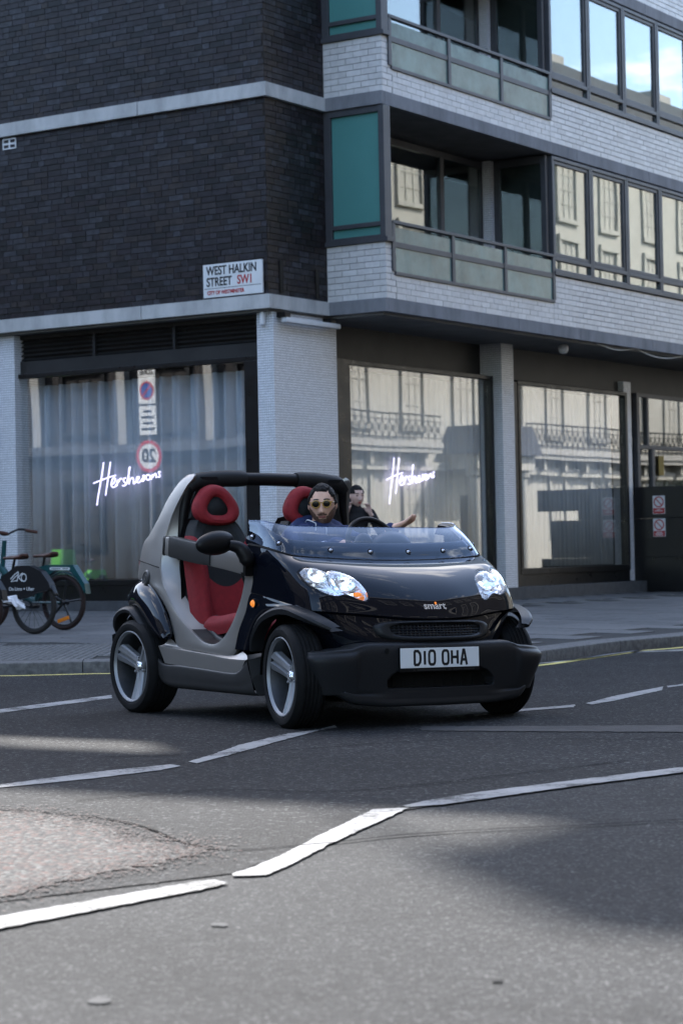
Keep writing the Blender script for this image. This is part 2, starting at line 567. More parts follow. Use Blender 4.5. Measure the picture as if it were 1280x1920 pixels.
sheet('road_repair_strip', [(0.42, 12.40), (0.9, 12.30), (1.847, 12.13), (3.2, 11.9), (3.1, 11.45), (1.764, 11.69), (0.9, 11.95), (0.414, 12.131)], 0.008, M['band'], 'paler strip of repaired asphalt to the right of the front wheel', 0.03)

M['tar'] = mat('tar_seam', (0.007, 0.007, 0.007), 0.95, spec=0.03)
def seam_line(pts, w, lab):
    P = spline([(a, b, 0) for a, b in pts], 60)
    A_, B_ = [], []
    for i, p in enumerate(P):
        t = (P[min(i + 1, 59)] - P[max(i - 1, 0)]).normalized(); nn = Vector((-t.y, t.x, 0))
        q = p + nn * .03 * noise.noise(p * 3.1)
        ww = w * (.5 + .8 * abs(noise.noise(p * 9)))
        A_.append((q + nn * ww).to_2d()); B_.append((q - nn * ww).to_2d())
    sheet('tar_seam', [tuple(v) for v in A_ + B_[::-1]], 0.0085, M['tar'], lab)
seam_line([(-1.7, 8.95), (-0.95, 8.42), (-0.55, 7.62), (-0.30, 7.42), (0.3, 7.75), (1.4, 8.0)], .010, 'dark ragged seam leading from the stone patch across the road')
seam_line([(-1.1, 9.0), (-0.55, 9.3), (0.0, 9.15), (0.5, 9.5), (1.3, 10.2)], .007, 'thin broken crack in the asphalt between the white lines')
seam_line([(-1.2, 10.9), (-0.3, 11.1), (0.5, 11.5), (1.6, 11.35), (2.6, 11.9)], .008, 'thin crack in the asphalt in front of the car')
LINES = [
 ([(-1.9, 4.95), (-0.969, 6.138), (-0.46, 6.717), (-0.404, 6.742), (-0.363, 6.672), (-0.397, 6.603), (-0.937, 5.937), (-1.9, 4.75)], 'broad white line at the lower left of the road'),
 ([(-0.365, 6.857), (-0.309, 6.975), (-0.232, 7.216), (-0.098, 7.745), (0.099, 8.487), (0.233, 8.516), (0.134, 8.164), (-0.023, 7.648), (-0.16, 7.12), (-0.253, 6.819), (-0.351, 6.811)], 'short thick white dash nearest the camera in mid road'),
 ([(0.219, 8.589), (0.314, 8.754), (0.542, 9.019), (1.024, 9.447), (1.497, 9.858), (2.6, 10.8), (2.58, 10.55), (1.462, 9.629), (0.998, 9.217), (0.525, 8.753), (0.37, 8.598), (0.223, 8.535)], 'long white line running to the right below the car'),
 ([(-2.3, 8.75), (-1.52, 9.7), (-1.108, 10.223), (-0.832, 10.468), (-0.775, 10.379), (-0.86, 10.196), (-1.121, 9.892), (-1.5, 9.566), (-2.3, 8.6)], 'thin white line at the left edge below the rear wheel'),
 ([(-0.759, 10.584), (-0.658, 10.947), (-0.55, 11.46), (-0.317, 12.099), (-0.144, 12.342), (-0.061, 12.621), (-0.05, 12.45), (-0.172, 12.205), (-0.36, 11.606), (-0.53, 11.034), (-0.707, 10.494)], 'white dash running under the near front wheel'),
 ([(-3.2, 12.8), (-2.265, 14.509), (-1.661, 15.759), (-1.624, 15.408), (-2.212, 14.162), (-3.15, 12.5)], 'white line disappearing behind the rear wheel'),
 ([(1.513, 13.953), (1.769, 14.586), (2.223, 15.46), (2.155, 15.071), (1.714, 14.139), (1.544, 13.848)], 'white dash to the right of the front bumper'),
 ([(2.256, 15.51), (2.7, 16.1), (2.66, 15.9), (2.231, 15.338)], 'short white dash at the right edge of the picture'),
 ([(0.75, 13.25), (1.106, 13.601), (1.441, 13.878), (1.407, 13.652), (1.092, 13.425), (0.77, 13.1)], 'white dash emerging from under the far front wheel'),
 ([(1.35, 18.4), (1.688, 18.95), (2.04, 19.372), (2.364, 20.129), (2.687, 20.737), (3.189, 20.832), (3.142, 20.523), (2.634, 20.426), (2.307, 19.748), (2.011, 19.202), (1.665, 18.799), (1.35, 18.2)], 'curved white line along the right hand kerb'),
]
for pts, lab in LINES:
    sheet('road_marking', pts, 0.008, M['paint'], lab, 0.010)

# ---- pavement
KERB = [(-16, 26.5), (-9, 22.4), (-6, 20.4), (-4.3, 19.3), (-2.9, 18.83), (-1.95, 18.85), (-0.6, 18.45), (0.6, 18.3), (1.35, 18.55), (1.95, 19.6), (2.62, 20.85), (3.35, 21.75), (6.2, 26.0), (12, 35), (26, 56)]
KP = spline([(a, b, 0) for a, b in KERB], 160)
def kdist(x, y):
    p = Vector((x, y, 0)); best = 1e9; s = 1
    for a, b in zip(KP, KP[1:]):
        d = b - a
        t = max(0, min(1, (p - a).dot(d) / d.length_squared))
        q = a + d * t
        dd = (p - q).length
        if dd < best:
            best = dd
            s = 1 if d.cross(p - a).z > 0 else -1
    return best * s
def pav_z(x, y):
    return 0.10 + 0.0245 * min(7.8, max(0, kdist(x, y)))
# yellow line
for off0, off1 in ((-0.26, -0.17),) :
    bm = bmesh.new()
    nrm = []
    for i, p in enumerate(KP):
        t = (KP[min(i + 1, len(KP) - 1)] - KP[max(i - 1, 0)]).normalized()
        nrm.append(Vector((-t.y, t.x, 0)))
    for i in range(len(KP) - 1):
        quad(bm, KP[i] + nrm[i] * off0 + Vector((0, 0, .008)), KP[i + 1] + nrm[i + 1] * off0 + Vector((0, 0, .008)), KP[i + 1] + nrm[i + 1] * off1 + Vector((0, 0, .008)), KP[i] + nrm[i] * off1 + Vector((0, 0, .008)))
    tag(obj('yellow_line', bm, M['paint_y'], smooth=False), 'thin worn yellow line following the kerb round the corner', kind='structure')
# base
BO = Vector((-0.833, 26.745, 0)); BROT = math.atan2(-0.54799, 0.83648)
BX = Vector((math.cos(BROT), math.sin(BROT), 0)); BY = Vector((-math.sin(BROT), math.cos(BROT), 0))
def b2w(x, y, z=0.0):
    return BO + BX * x + BY * y + Vector((0, 0, z))
bm = bmesh.new()
offs = [0.02, 0.3, 1.0, 2.0, 4.0, 6.0, 8.0, 14.0]
V = []
for o_ in offs:
    row = []
    for p, q in zip(KP, nrm):
        w = p + q * o_
        row.append(bm.verts.new((w.x, w.y, pav_z(w.x, w.y) - 0.010)))
    V.append(row)
for a, b in zip(V, V[1:]):
    for i in range(len(KP) - 1):
        bm.faces.new((a[i], a[i + 1], b[i + 1], b[i]))
pavement = obj('pavement', bm, M['mortar_dark'])
tag(pavement, 'corner pavement of grey slabs rising gently to the building', kind='structure')
# kerb stones: short curved pieces
L = 0.0
kb = []
acc = [0.0]
for a, b in zip(KP, KP[1:]):
    acc.append(acc[-1] + (b - a).length)
def kat(s):
    for i in range(len(acc) - 1):
        if acc[i] <= s <= acc[i + 1]:
            t = (s - acc[i]) / max(1e-9, acc[i + 1] - acc[i])
            return KP[i].lerp(KP[i + 1], t), nrm[i].lerp(nrm[i + 1], t).normalized()
    return KP[-1], nrm[-1]
s = 6.0
while s < acc[-1] - 10:
    ln = 0.9
    bm = bmesh.new()
    secs = []
    for t in (s + 0.004, s + ln / 2, s + ln - 0.004):
        p, q = kat(t)
        h = 0.104
        secs.append([bm.verts.new(p + q * d + Vector((0, 0, z))) for d, z in ((0, -0.05), (0.0, h - 0.018), (0.005, h - 0.005), (0.018, h), (0.29, h + 0.006), (0.29, -0.05))])
    for A, B in zip(secs, secs[1:]):
        for k in range(5):
            bm.faces.new((A[k], B[k], B[k + 1], A[k + 1]))
    bm.faces.new(secs[0]); bm.faces.new(secs[-1][::-1])
    obj('kerb_stone', bm, M['kerb'], pavement, angle=25)
    s += ln
# slabs
def slabmesh(name, w, h, m, t=0.05):
    bm = boxes((-w / 2, w / 2, -h / 2, h / 2, -t, 0), bev=0.004)
    me = bpy.data.meshes.new(name)
    bm.to_mesh(me); bm.free()
    me.materials.append(m)
    return me
SL1 = slabmesh('paving_slab', 0.735, 0.584, M['slab'])
SL2 = slabmesh('forecourt_slab', 0.439, 0.289, M['slab2'])
def visible(w):
    return 17 < w.y < 40 and abs(w.x) < 0.165 * w.y + 0.4
def put_slab(name, me, w, rz):
    e = 0.15
    gx = (pav_z(w.x + e, w.y) - pav_z(w.x - e, w.y)) / (2 * e)
    gy = (pav_z(w.x, w.y + e) - pav_z(w.x, w.y - e)) / (2 * e)
    nn = Vector((-gx, -gy, 1)).normalized()
    q = Vector((0, 0, 1)).rotation_difference(nn) @ Matrix.Rotation(rz, 3, 'Z').to_quaternion()
    o = link(name, me, None, pavement, (w.x, w.y, pav_z(w.x, w.y) + 0.001 + rnd.uniform(-0.0012, 0.0012)))
    o.rotation_mode = 'QUATERNION'
    o.rotation_quaternion = q
    return o
ns = 0
for j in range(-18, 26):
    for i in range(-16, 18):
        x = i * 0.75 + (0.375 if j % 2 else 0); y = j * 0.6 - 0.35
        w = b2w(x, y)
        if not visible(w): continue
        d = kdist(w.x, w.y)
        inb = (x < 0.2 and y > -0.9) or (x < 1.15 and y > -0.9 and y > 0)   # forecourt zone
        if d < 0.72 or inb: continue
        if w.x < -1.2 and d < 2.42: continue
        if x < 0.0 and y > -0.2: continue
        put_slab('paving_slab', SL1, w, BROT); ns += 1
for j in range(-6, 40):
    for i in range(-34, 6):
        x = i * 0.45 + (0.225 if j % 2 else 0); y = j * 0.3 + 0.05
        w = b2w(x, y)
        if not visible(w) or kdist(w.x, w.y) < 0.7: continue
        ok = (x < 1.08 and 0.1 < y < 11 and x > 0.1) or (x < 0.2 and -1.0 < y < 0.1)
        if ok:
            put_slab('forecourt_slab', SL2, w, BROT)
# tactile slabs by the dropped corner on the left
bm = boxes((-0.197, 0.197, -0.197, 0.197, -0.05, 0), bev=0.003)
for a in range(6):
    for b in range(6):
        cx_, cy_ = (a - 2.5) * 0.065, (b - 2.5) * 0.065
        r1, r2 = 0.020, 0.012
        A = [bm.verts.new((cx_ + r1 * math.cos(k * math.pi / 3), cy_ + r1 * math.sin(k * math.pi / 3), -0.001)) for k in range(6)]
        B = [bm.verts.new((cx_ + r2 * math.cos(k * math.pi / 3), cy_ + r2 * math.sin(k * math.pi / 3), 0.007)) for k in range(6)]
        bm.faces.new(B)
        for k in range(6):
            bm.faces.new((A[k], A[(k + 1) % 6], B[(k + 1) % 6], B[k]))
TAC = bpy.data.meshes.new('tactile_slab'); bm.to_mesh(TAC); bm.free(); TAC.materials.append(M['tactile'])
ta = R(-3)
for j in range(0, 6):
    for i in range(-9, 3):
        w = Vector((-2.0 + i * 0.4 * math.cos(ta) - j * 0.4 * math.sin(ta), 19.35 + j * 0.4 * math.cos(ta) + i * 0.4 * math.sin(ta), 0))
        d = kdist(w.x, w.y)
        if 0.50 < d < 2.42 and visible(w) and w.x < -1.2:
            put_slab('tactile_slab', TAC, w, ta)
# fallen leaves / litter on the road
M['leaf'] = mat('pale_leaf', (0.058, 0.057, 0.055), 0.9, var=0.3)
for (x, y, s, lab) in ((-0.562, 4.975, 0.035, 'pale crumpled leaf lying lowest on the road'), (-0.348, 5.95, 0.032, 'small pale scrap under the broad white line'), (0.335, 5.1, 0.018, 'dark speck of litter on the road at lower right')):
    bm = bmesh.new()
    c = bm.verts.new((0, 0, 0.002))
    ring = []
    for k in range(11):
        a = 2 * math.pi * k / 11
        rr_ = s * (0.55 + 0.35 * rnd.random())
        ring.append(bm.verts.new((rr_ * math.cos(a), rr_ * 1.4 * math.sin(a), 0.0005)))
    for k in range(11):
        bm.faces.new((c, ring[k], ring[(k + 1) % 11]))
    o = obj('leaf', bm, M['leaf'] if s > 0.02 else M['road2'], smooth=False, loc=(x, y, 0.004))
    tag(o, lab, 'leaf')
# ================================================================ CORNER BUILDING
M['mortar'] = mat('dark_mortar', (0.024, 0.020, 0.016), 0.9, var=0.2, vscale=10)
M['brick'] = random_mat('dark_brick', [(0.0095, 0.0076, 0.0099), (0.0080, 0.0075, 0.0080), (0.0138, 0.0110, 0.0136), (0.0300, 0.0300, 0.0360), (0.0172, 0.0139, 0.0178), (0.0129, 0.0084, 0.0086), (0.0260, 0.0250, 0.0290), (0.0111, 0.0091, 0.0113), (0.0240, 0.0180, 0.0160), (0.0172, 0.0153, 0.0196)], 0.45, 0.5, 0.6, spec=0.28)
M['wbrick'] = random_mat('white_glazed_brick', [(0.50, 0.49, 0.48), (0.57, 0.56, 0.55), (0.53, 0.52, 0.51), (0.60, 0.59, 0.58)], 0.4, 0.08, 0.1)
M['wmortar'] = mat('grey_mortar', (0.20, 0.195, 0.19), 0.9)
def band_mat(name, c):
    m = mat(name, c, 0.8)
    n, l = m.node_tree.nodes, m.node_tree.links
    tc = n.new('ShaderNodeTexCoord'); mp = n.new('ShaderNodeMapping'); mp.inputs['Scale'].default_value = (1.3, 1.3, 0.45)
    l.new(tc.outputs['Object'], mp.inputs[0])
    t = n.new('ShaderNodeTexNoise'); t.inputs['Scale'].default_value = 2.2; t.inputs['Detail'].default_value = 8; t.inputs['Roughness'].default_value = 0.7
    l.new(mp.outputs[0], t.inputs['Vector'])
    rp = n.new('ShaderNodeValToRGB'); rp.color_ramp.elements[0].position = 0.3; rp.color_ramp.elements[1].position = 0.6
    rp.color_ramp.elements[0].color = (*(x * 0.62 for x in c), 1); rp.color_ramp.elements[1].color = (*c, 1)
    l.new(t.outputs['Fac'], rp.inputs['Fac']); l.new(rp.outputs[0], n['Principled BSDF'].inputs['Base Color'])
    return m
M['conc'] = band_mat('pale_concrete', (0.46, 0.46, 0.45))
M['band_bay'] = band_mat('blue_grey_concrete', (0.20, 0.205, 0.22))
M['soffit'] = mat('soffit_concrete', (0.17, 0.172, 0.175), 0.85, var=0.15, vscale=3)
M['frame'] = mat('grey_aluminium', (0.065, 0.067, 0.074), 0.45, metal=0.3, var=0.12, vscale=3)
M['black'] = mat('black_cladding', (0.0055, 0.0055, 0.006), 0.35, rvar=0.1)
M['fascia'] = mat('dark_fascia', (0.020, 0.0195, 0.019), 0.5, var=0.25, vscale=2.5)
M['plinth'] = mat('grey_plinth', (0.055, 0.057, 0.06), 0.7, var=0.2, vscale=9, bump=0.2)
M['green'] = mat('green_spandrel_glass', (0.075, 0.22, 0.205), 0.25, var=0.06, vscale=0.8)
M['tile'] = tile_mat('white_mosaic', (0.72, 0.735, 0.76), (0.16, 0.16, 0.17), 0.0315, 0.0026)
M['pane'] = glass_mat('window_glass', (0.80, 0.86, 0.84), 0.05, 0.0, 0.0018, wscale=0.7)
M['darkglass'] = glass_mat('dark_entrance_glass', (0.75, 0.78, 0.78), 0.012, 0.0, 0.0015, wscale=0.6)
M['shopglass_r'] = glass_mat('shop_glass_side', (0.96, 0.97, 0.97), 0.045, 0.0, 0.0015, wscale=0.6)
M['shopglass'] = glass_mat('shop_glass', (0.96, 0.97, 0.97), 0.10, 0.0, 0.0025, wscale=0.8)
M['frost'] = mat('frosted_green_glass', (0.125, 0.20, 0.19), 0.2, var=0.35, vscale=1.7, coat=0.3)
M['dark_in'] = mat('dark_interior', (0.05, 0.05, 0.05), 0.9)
M['blind'] = mat('window_blind', (0.19, 0.2, 0.2), 0.9, var=0.1, vscale=2)
M['curtain_b'] = mat('blue_grey_curtain', (0.46, 0.49, 0.53), 0.9, var=0.06, vscale=2)
M['curtain_c'] = mat('cream_curtain', (0.62, 0.615, 0.59), 0.9, var=0.06, vscale=2)
M['white'] = mat('white_paint', (0.60, 0.61, 0.62), 0.45, var=0.05)
M['neon'] = mat('neon_tube', (0.8, 0.8, 0.9), 0.4, emis=(0.66, 0.60, 1.0), estr=0.8)
M['signwhite'] = mat('enamel_white', (0.62, 0.63, 0.63), 0.35, var=0.06, vscale=5)
M['ink'] = mat('black_ink', (0.012, 0.012, 0.014), 0.5)
M['redink'] = mat('red_ink', (0.38, 0.03, 0.03), 0.5)

bld = empty('corner_building', BO, BROT, 'dark brick and white tiled corner block with balconies and shop windows', 'building')
ST = 2.58
Z0 = 3.96

def part(name, *bs, m, bev=0.0, parent=None, kind=None):
    o = obj(name, boxes(*bs, bev=bev), M[m], parent or bld, smooth=False)
    if kind:
        o['kind'] = kind
    return o

# walls (mortar faces behind the bricks)
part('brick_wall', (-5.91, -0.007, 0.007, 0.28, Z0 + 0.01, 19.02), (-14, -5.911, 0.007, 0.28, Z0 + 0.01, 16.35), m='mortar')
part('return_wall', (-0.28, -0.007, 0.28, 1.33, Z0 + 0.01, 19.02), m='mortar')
part('upper_storeys', (0.0, 0.86, 1.33, 24, 9.3, 19.0), (-5.9, -0.3, 0.3, 24, 9.3, 19.0), (-14.5, -5.91, 0.3, 24, 9.3, 16.3), m='wbrick')  # unseen; roofline height and step shaped to place sunlight on the road
part('far_wing', (-44, -14.01, 0.0, 24, 0, 6.5), m='mortar')  # unseen wing, shaped low so sun clears it to the mirrored sign
part('roof_shade_screen', (-9.5, -5.92, 0.0, 0.28, 17.3, 19.05), m='wbrick')  # unseen slab added over the roof step to frame a sun patch
part('roof_shade_blocks', (-6.3, -5.2, 0.5, 1.6, 21.05, 22.3), (-2.2, -1.2, 0.5, 2.6, 19.0, 20.2), (-6.25, -6.2, 0.55, 0.6, 19.0, 21.06), (-5.3, -5.25, 0.55, 0.6, 19.0, 21.06), (-6.25, -6.2, 1.5, 1.55, 19.0, 21.06), (-5.3, -5.25, 1.5, 1.55, 19.0, 21.06), m='wbrick')  # unseen blocks added above the roof to throw a dark streak on the road
part('rear_wall', (-14, -2.9, 11.5, 24, 0, 9.28), (-14, -5.2, 4.2, 11.4, 0.3, 3.9), (-6.2, -1.4, 2.6, 10.6, 4.2, 9.2), m='dark_in')
part('street_wall', (-14, -4.5, 0.05, 0.3, 0, 3.97), m='fascia')
for k in range(3):
    zb = Z0 + ST * k
    part('floor_slab', (-14, -0.02, 0.28, 24, zb + 0.01, zb + 0.16), (-0.019, 0.84, 1.34, 24, zb + 0.01, zb + 0.165), m='soffit')
    part('string_band', (-14, -4.62, -0.06, 0.27, zb, zb + 0.172), (-4.61, -1.92, -0.06, 0.27, zb, zb + 0.172), (-1.91, 0.06, -0.06, 0.006, zb, zb + 0.172), m='conc', bev=0.004)
    part('string_band', (-0.27, 0.06, 0.0065, 1.25, zb + 0.001, zb + 0.171), m='conc', bev=0.004)
    part('bay_band', (-0.02, 0.892, 1.252, 1.33, zb + 0.002, zb + 0.17), m='band_bay', bev=0.004)
    yy = 1.333
    for j, ln in enumerate((3.35, 1.85, 2.4, 3.1, 4.0, 4.0)):
        part('bay_band', (0.80, 0.892, yy, yy + ln - 0.006, zb + 0.002, zb + 0.17), m='band_bay', bev=0.004)
        yy += ln

bm = bmesh.new()  # unseen leaf clumps added along the roof edge to dapple its shadow
for c_ in range(46):
    cx_, cy_, cz_ = rnd.uniform(-9.4, 1.0), rnd.uniform(0.4, 1.3), rnd.uniform(18.3, 18.85)
    rr_ = rnd.uniform(.12, .34)
    for i in range(38):
        p = Vector((rnd.gauss(0, rr_), rnd.gauss(0, rr_ * .7), abs(rnd.gauss(0, rr_ * 1.2)))) + Vector((cx_, cy_, cz_))
        a = Vector((rnd.uniform(-1, 1), rnd.uniform(-1, 1), rnd.uniform(-1, 1))).normalized() * .11; b = a.orthogonal().normalized() * .05
        quad(bm, p - a, p + b, p + a, p - b)
M['shadeleaf'] = mat('shade_leaf', (0.05, 0.08, 0.03), 0.7)
o = obj('roof_shade_leaves', bm, M['shadeleaf'], bld, smooth=False); o['kind'] = 'stuff'
# --- bricks
BRK = bpy.data.meshes.new('brick'); _b = boxes((-0.1075, 0.1075, -0.03, 0.0, -0.0325, 0.0325), bev=0.0); _b.to_mesh(BRK); _b.free(); BRK.materials.append(M['brick'])
WBR = bpy.data.meshes.new('white_brick'); _b = boxes((-0.1075, 0.1075, -0.03, 0.0, -0.0345, 0.0345), bev=0.0); _b.to_mesh(WBR); _b.free(); WBR.materials.append(M['wbrick'])
CAMP = Vector((0, 0, 1))
def brick_field(face, a0, a1, z0, z1, const, course=0.0752, headers=0.0, offs=0.5, joint=0.0095):
    """face 'f' = facing -y at y=const, 's' = facing +x at x=const. returns list of (centre, dir, length)"""
    out = []
    n = int(round((z1 - z0) / course))
    course = (z1 - z0) / n
    for r in range(n):
        z = z0 + course * (r + 0.5)
        a = a0 - (0.1125 if r % 2 else 0.0)
        if headers:
            a -= rnd.choice((0, 0.05625))
        while a < a1 - 0.02:
            ln = 0.1125 if (headers and rnd.random() < headers) else 0.225
            s, e = max(a, a0), min(a + ln, a1)
            if e - s > 0.03:
                out.append((face, (s + e) / 2, z, e - s - joint, const))
            a += ln
    return out
def build_bricks(items, name, me, mt, limit=300):
    def world(it):
        f, a, z, ln, c = it
        return b2w(a, c, z) if f == 'f' else b2w(c, a, z)
    def seen(it):
        w = world(it)
        return abs(w.x) < 0.157 * w.y and (w.z - 1) < 0.253 * w.y
    items = [(it, (world(it) - CAMP).length, seen(it)) for it in items]
    items.sort(key=lambda t: (not t[2], t[1]))
    bm = bmesh.new()
    for i, (it, d, s) in enumerate(items):
        f, a, z, ln, c = it
        prd = rnd.uniform(-0.0015, 0.0022)
        if i < limit:
            if f == 'f':
                o = link(name, me, None, bld, (a, c - prd, z))
                o.rotation_euler = (0, 0, math.pi)
            else:
                o = link(name, me, None, bld, (c + prd, a, z))
                o.rotation_euler = (0, 0, -math.pi / 2)
            o.scale = (ln / 0.215, -1 if False else 1, 1)
        else:
            if f == 'f':
                box(bm, a - ln / 2, a + ln / 2, c - prd, c + 0.03, z - 0.0325, z + 0.0325)
            else:
                box(bm, c - 0.03, c + prd, a - ln / 2, a + ln / 2, z - 0.0325, z + 0.0325)
    o = obj(name + 'work', bm, mt, bld, smooth=False)
    o['kind'] = 'stuff'
# brick mesh front face is at local +y after the turn, so shift: local y in [-0.03,0] -> outward is +y? keep outward = 0 plane
for v in BRK.vertices: v.co.y = v.co.y
items = []
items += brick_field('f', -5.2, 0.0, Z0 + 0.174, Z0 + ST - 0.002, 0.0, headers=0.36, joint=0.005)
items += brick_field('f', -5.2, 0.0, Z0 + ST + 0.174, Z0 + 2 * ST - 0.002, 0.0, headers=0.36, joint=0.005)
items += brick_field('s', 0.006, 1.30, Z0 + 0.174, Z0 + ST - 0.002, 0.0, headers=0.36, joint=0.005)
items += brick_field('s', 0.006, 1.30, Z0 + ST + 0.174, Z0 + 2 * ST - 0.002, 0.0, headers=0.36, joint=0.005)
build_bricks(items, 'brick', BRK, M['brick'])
witems = []
for k in range(2):
    zb = Z0 + ST * k + 0.172
    witems += brick_field('f', 0.004, 0.878, zb, zb + 0.70, 1.30, joint=0.007)
    witems += brick_field('s', 1.302, 1.545, zb, zb + 0.70, 0.878, joint=0.010)
    witems += brick_field('s', 1.545, 5.745, zb, zb + 0.30, 0.878, joint=0.005)
    witems += brick_field('s', 5.75, 12.2, zb, zb + 0.69, 0.878, joint=0.005)
witems += brick_field('s', 6.0, 12.2, Z0 + 2 * ST + 0.172, Z0 + 2 * ST + 0.55, 0.878, joint=0.005)
build_bricks(witems, 'white_brick', WBR, M['wbrick'])

# --- storeys with balconies and windows
for k in range(2):
    zb = Z0 + ST * k
    # backing for white brick
    part('bay_wall', (-0.02, 0.872, 1.306, 1.42, zb + 0.166, zb + 0.87), (0.74, 0.872, 1.421, 5.74, zb + 0.166, zb + 0.47), (0.74, 0.872, 5.741, 24, zb + 0.166, zb + 0.86), m='wmortar')
    # side window of the bay
    w = part('side_window', (0.0, 0.10, 1.285, 1.40, zb + 0.93, zb + 2.58), (0.101, 0.82, 1.285, 1.40, zb + 2.50, zb + 2.58), (0.101, 0.82, 1.285, 1.40, zb + 1.075, zb + 1.13), (0.101, 0.82, 1.285, 1.40, zb + 0.93, zb + 0.965), m='frame', bev=0.004)
    part('green_pane', (0.101, 0.82, 1.325, 1.36, zb + 1.131, zb + 2.499), m='green', parent=w)
    part('green_pane', (0.101, 0.82, 1.325, 1.36, zb + 0.966, zb + 1.074), m='green', parent=w)
    part('corner_post', (0.821, 0.90, 1.27, 1.43, zb + 0.93, zb + 2.578), m='frame', bev=0.006)
    part('window_sill', (-0.01, 0.93, 1.262, 1.43, zb + 0.873, zb + 0.928), m='frame', bev=0.004)
    # balcony void
    part('balcony_floor', (-0.15, 0.74, 1.43, 5.74, zb + 0.17, zb + 0.20), m='soffit')
    bal = part('balustrade', (0.835, 0.905, 1.445, 5.755, zb + 1.115, zb + 1.155), (0.85, 0.892, 1.50, 5.745, zb + 0.82, zb + 0.89), (0.85, 0.90, 1.50, 5.75, zb + 0.472, zb + 0.515), m='frame', bev=0.004)
    for y in (1.47, 2.94, 4.34, 5.74):
        part('balustrade_post', (0.848, 0.90, y - 0.035, y + 0.035, zb + 0.516, zb + 1.114), m='frame', bev=0.003, parent=bal)
    for a, b in ((1.506, 2.904), (2.976, 4.304), (4.376, 5.704)):
        part('balustrade_glass', (0.868, 0.878, a, b, zb + 0.516, zb + 0.819), m='frost', parent=bal)
        part('balustrade_glass', (0.868, 0.878, a, b, zb + 0.891, zb + 1.07), m='frost', parent=bal)
    # back of the balcony: sliding doors
    fr = part('balcony_doors', (-0.20, -0.14, 1.43, 1.52, zb + 0.2, zb + 2.55), (-0.20, -0.14, 1.521, 5.62, zb + 2.46, zb + 2.55), (-0.20, -0.14, 4.40, 4.50, zb + 0.2, zb + 2.459), (-0.20, -0.14, 5.54, 5.62, zb + 0.2, zb + 2.459), m='frame', bev=0.004)
    part('door_pane', (-0.18, -0.17, 1.521, 4.399, zb + 0.2, zb + 2.459), m='pane', parent=fr)
    part('door_pane', (-0.18, -0.17, 4.501, 5.539, zb + 0.2, zb + 2.459), m='pane', parent=fr)
    part('column_stub', (-0.13, 0.0, 5.56, 5.655, zb + 0.2, zb + 2.56), m='tile')
    sd_ = part('return_door', (0.0, 0.09, 5.66, 5.72, zb + 0.2, zb + 2.56), (0.75, 0.832, 5.66, 5.72, zb + 0.2, zb + 2.56), (0.091, 0.749, 5.66, 5.72, zb + 2.45, zb + 2.56), m='frame', bev=0.004)
    part('door_pane', (0.091, 0.749, 5.69, 5.70, zb + 0.2, zb + 2.449), m='pane', parent=sd_)
    part('door_blind', (0.095, 0.745, 5.712, 5.716, zb + 0.2, zb + 2.449), m='dark_in', parent=sd_)
    # strip windows
    ys = [5.76, 6.97, 8.15, 9.33, 10.51, 11.7, 12.9]
    for j in range(6):
        y0, y1 = ys[j] + 0.004, ys[j + 1] - 0.004
        xa, xb = 0.80, 0.886
        w = part('window', (xa, xb, y0, y0 + 0.05, zb + 0.93, zb + 2.56), (xa, xb, y1 - 0.05, y1, zb + 0.93, zb + 2.56), (xa, xb, y0 + 0.051, y1 - 0.051, zb + 2.51, zb + 2.56), (xa, xb, y0 + 0.051, y1 - 0.051, zb + 1.085, zb + 1.14), (xa, xb, y0 + 0.051, y1 - 0.051, zb + 0.93, zb + 0.965), m='frame', bev=0.006)
        part('sash', (0.815, 0.87, y0 + 0.055, y0 + 0.10, zb + 1.145, zb + 2.505), (0.815, 0.87, y1 - 0.10, y1 - 0.055, zb + 1.145, zb + 2.505), (0.815, 0.87, y0 + 0.101, y1 - 0.101, zb + 2.455, zb + 2.505), (0.815, 0.87, y0 + 0.101, y1 - 0.101, zb + 1.145, zb + 1.195), m='frame', bev=0.006, parent=w)
        part('pane', (0.84, 0.846, y0 + 0.10, y1 - 0.10, zb + 1.195, zb + 2.455), m='pane', parent=w)
        part('pane', (0.84, 0.846, y0 + 0.051, y1 - 0.051, zb + 0.966, zb + 1.084), m='pane', parent=w)
        part('blind', (0.79, 0.795, y0 + 0.03, y1 - 0.03, zb + 0.95, zb + 2.52), m='blind', parent=w)
    part('window_sill', (0.79, 0.915, 5.752, 12.95, zb + 0.872, zb + 0.926), m='frame', bev=0.004)

for k in range(2):
    part('bay_wall', (0.74, 0.872, 12.96, 24, Z0 + ST * k + 0.171, Z0 + ST * k + 2.579), m='wbrick')
part('fascia', (-0.42, -0.30, 14.01, 24, 0.2, 3.46), m='fascia')
# --- ground floor
part('ground_ceiling', (-14, 0.80, 1.336, 24, Z0 - 0.03, Z0 + 0.008), (-14, -0.02, 0.02, 1.33, Z0 - 0.03, Z0 - 0.002), m='soffit')
part('ground_floor', (-14, -0.25, 0.3, 24, 0.1, 0.27), m='dark_in')
def pillar(*b):
    part('mosaic_pillar', *b, m='tile', bev=0.006)
pillar((-0.245, 0.0, 0.09, 1.485, 0.25, Z0 - 0.032))
pillar((-4.62, -4.17, 0.09, 0.7, 0.25, Z0 - 0.032))
pillar((-0.37, 0.0, 5.77, 6.125, 0.25, Z0 - 0.032))
pillar((-0.42, -0.20, 10.13, 10.39, 0.43, 3.62))
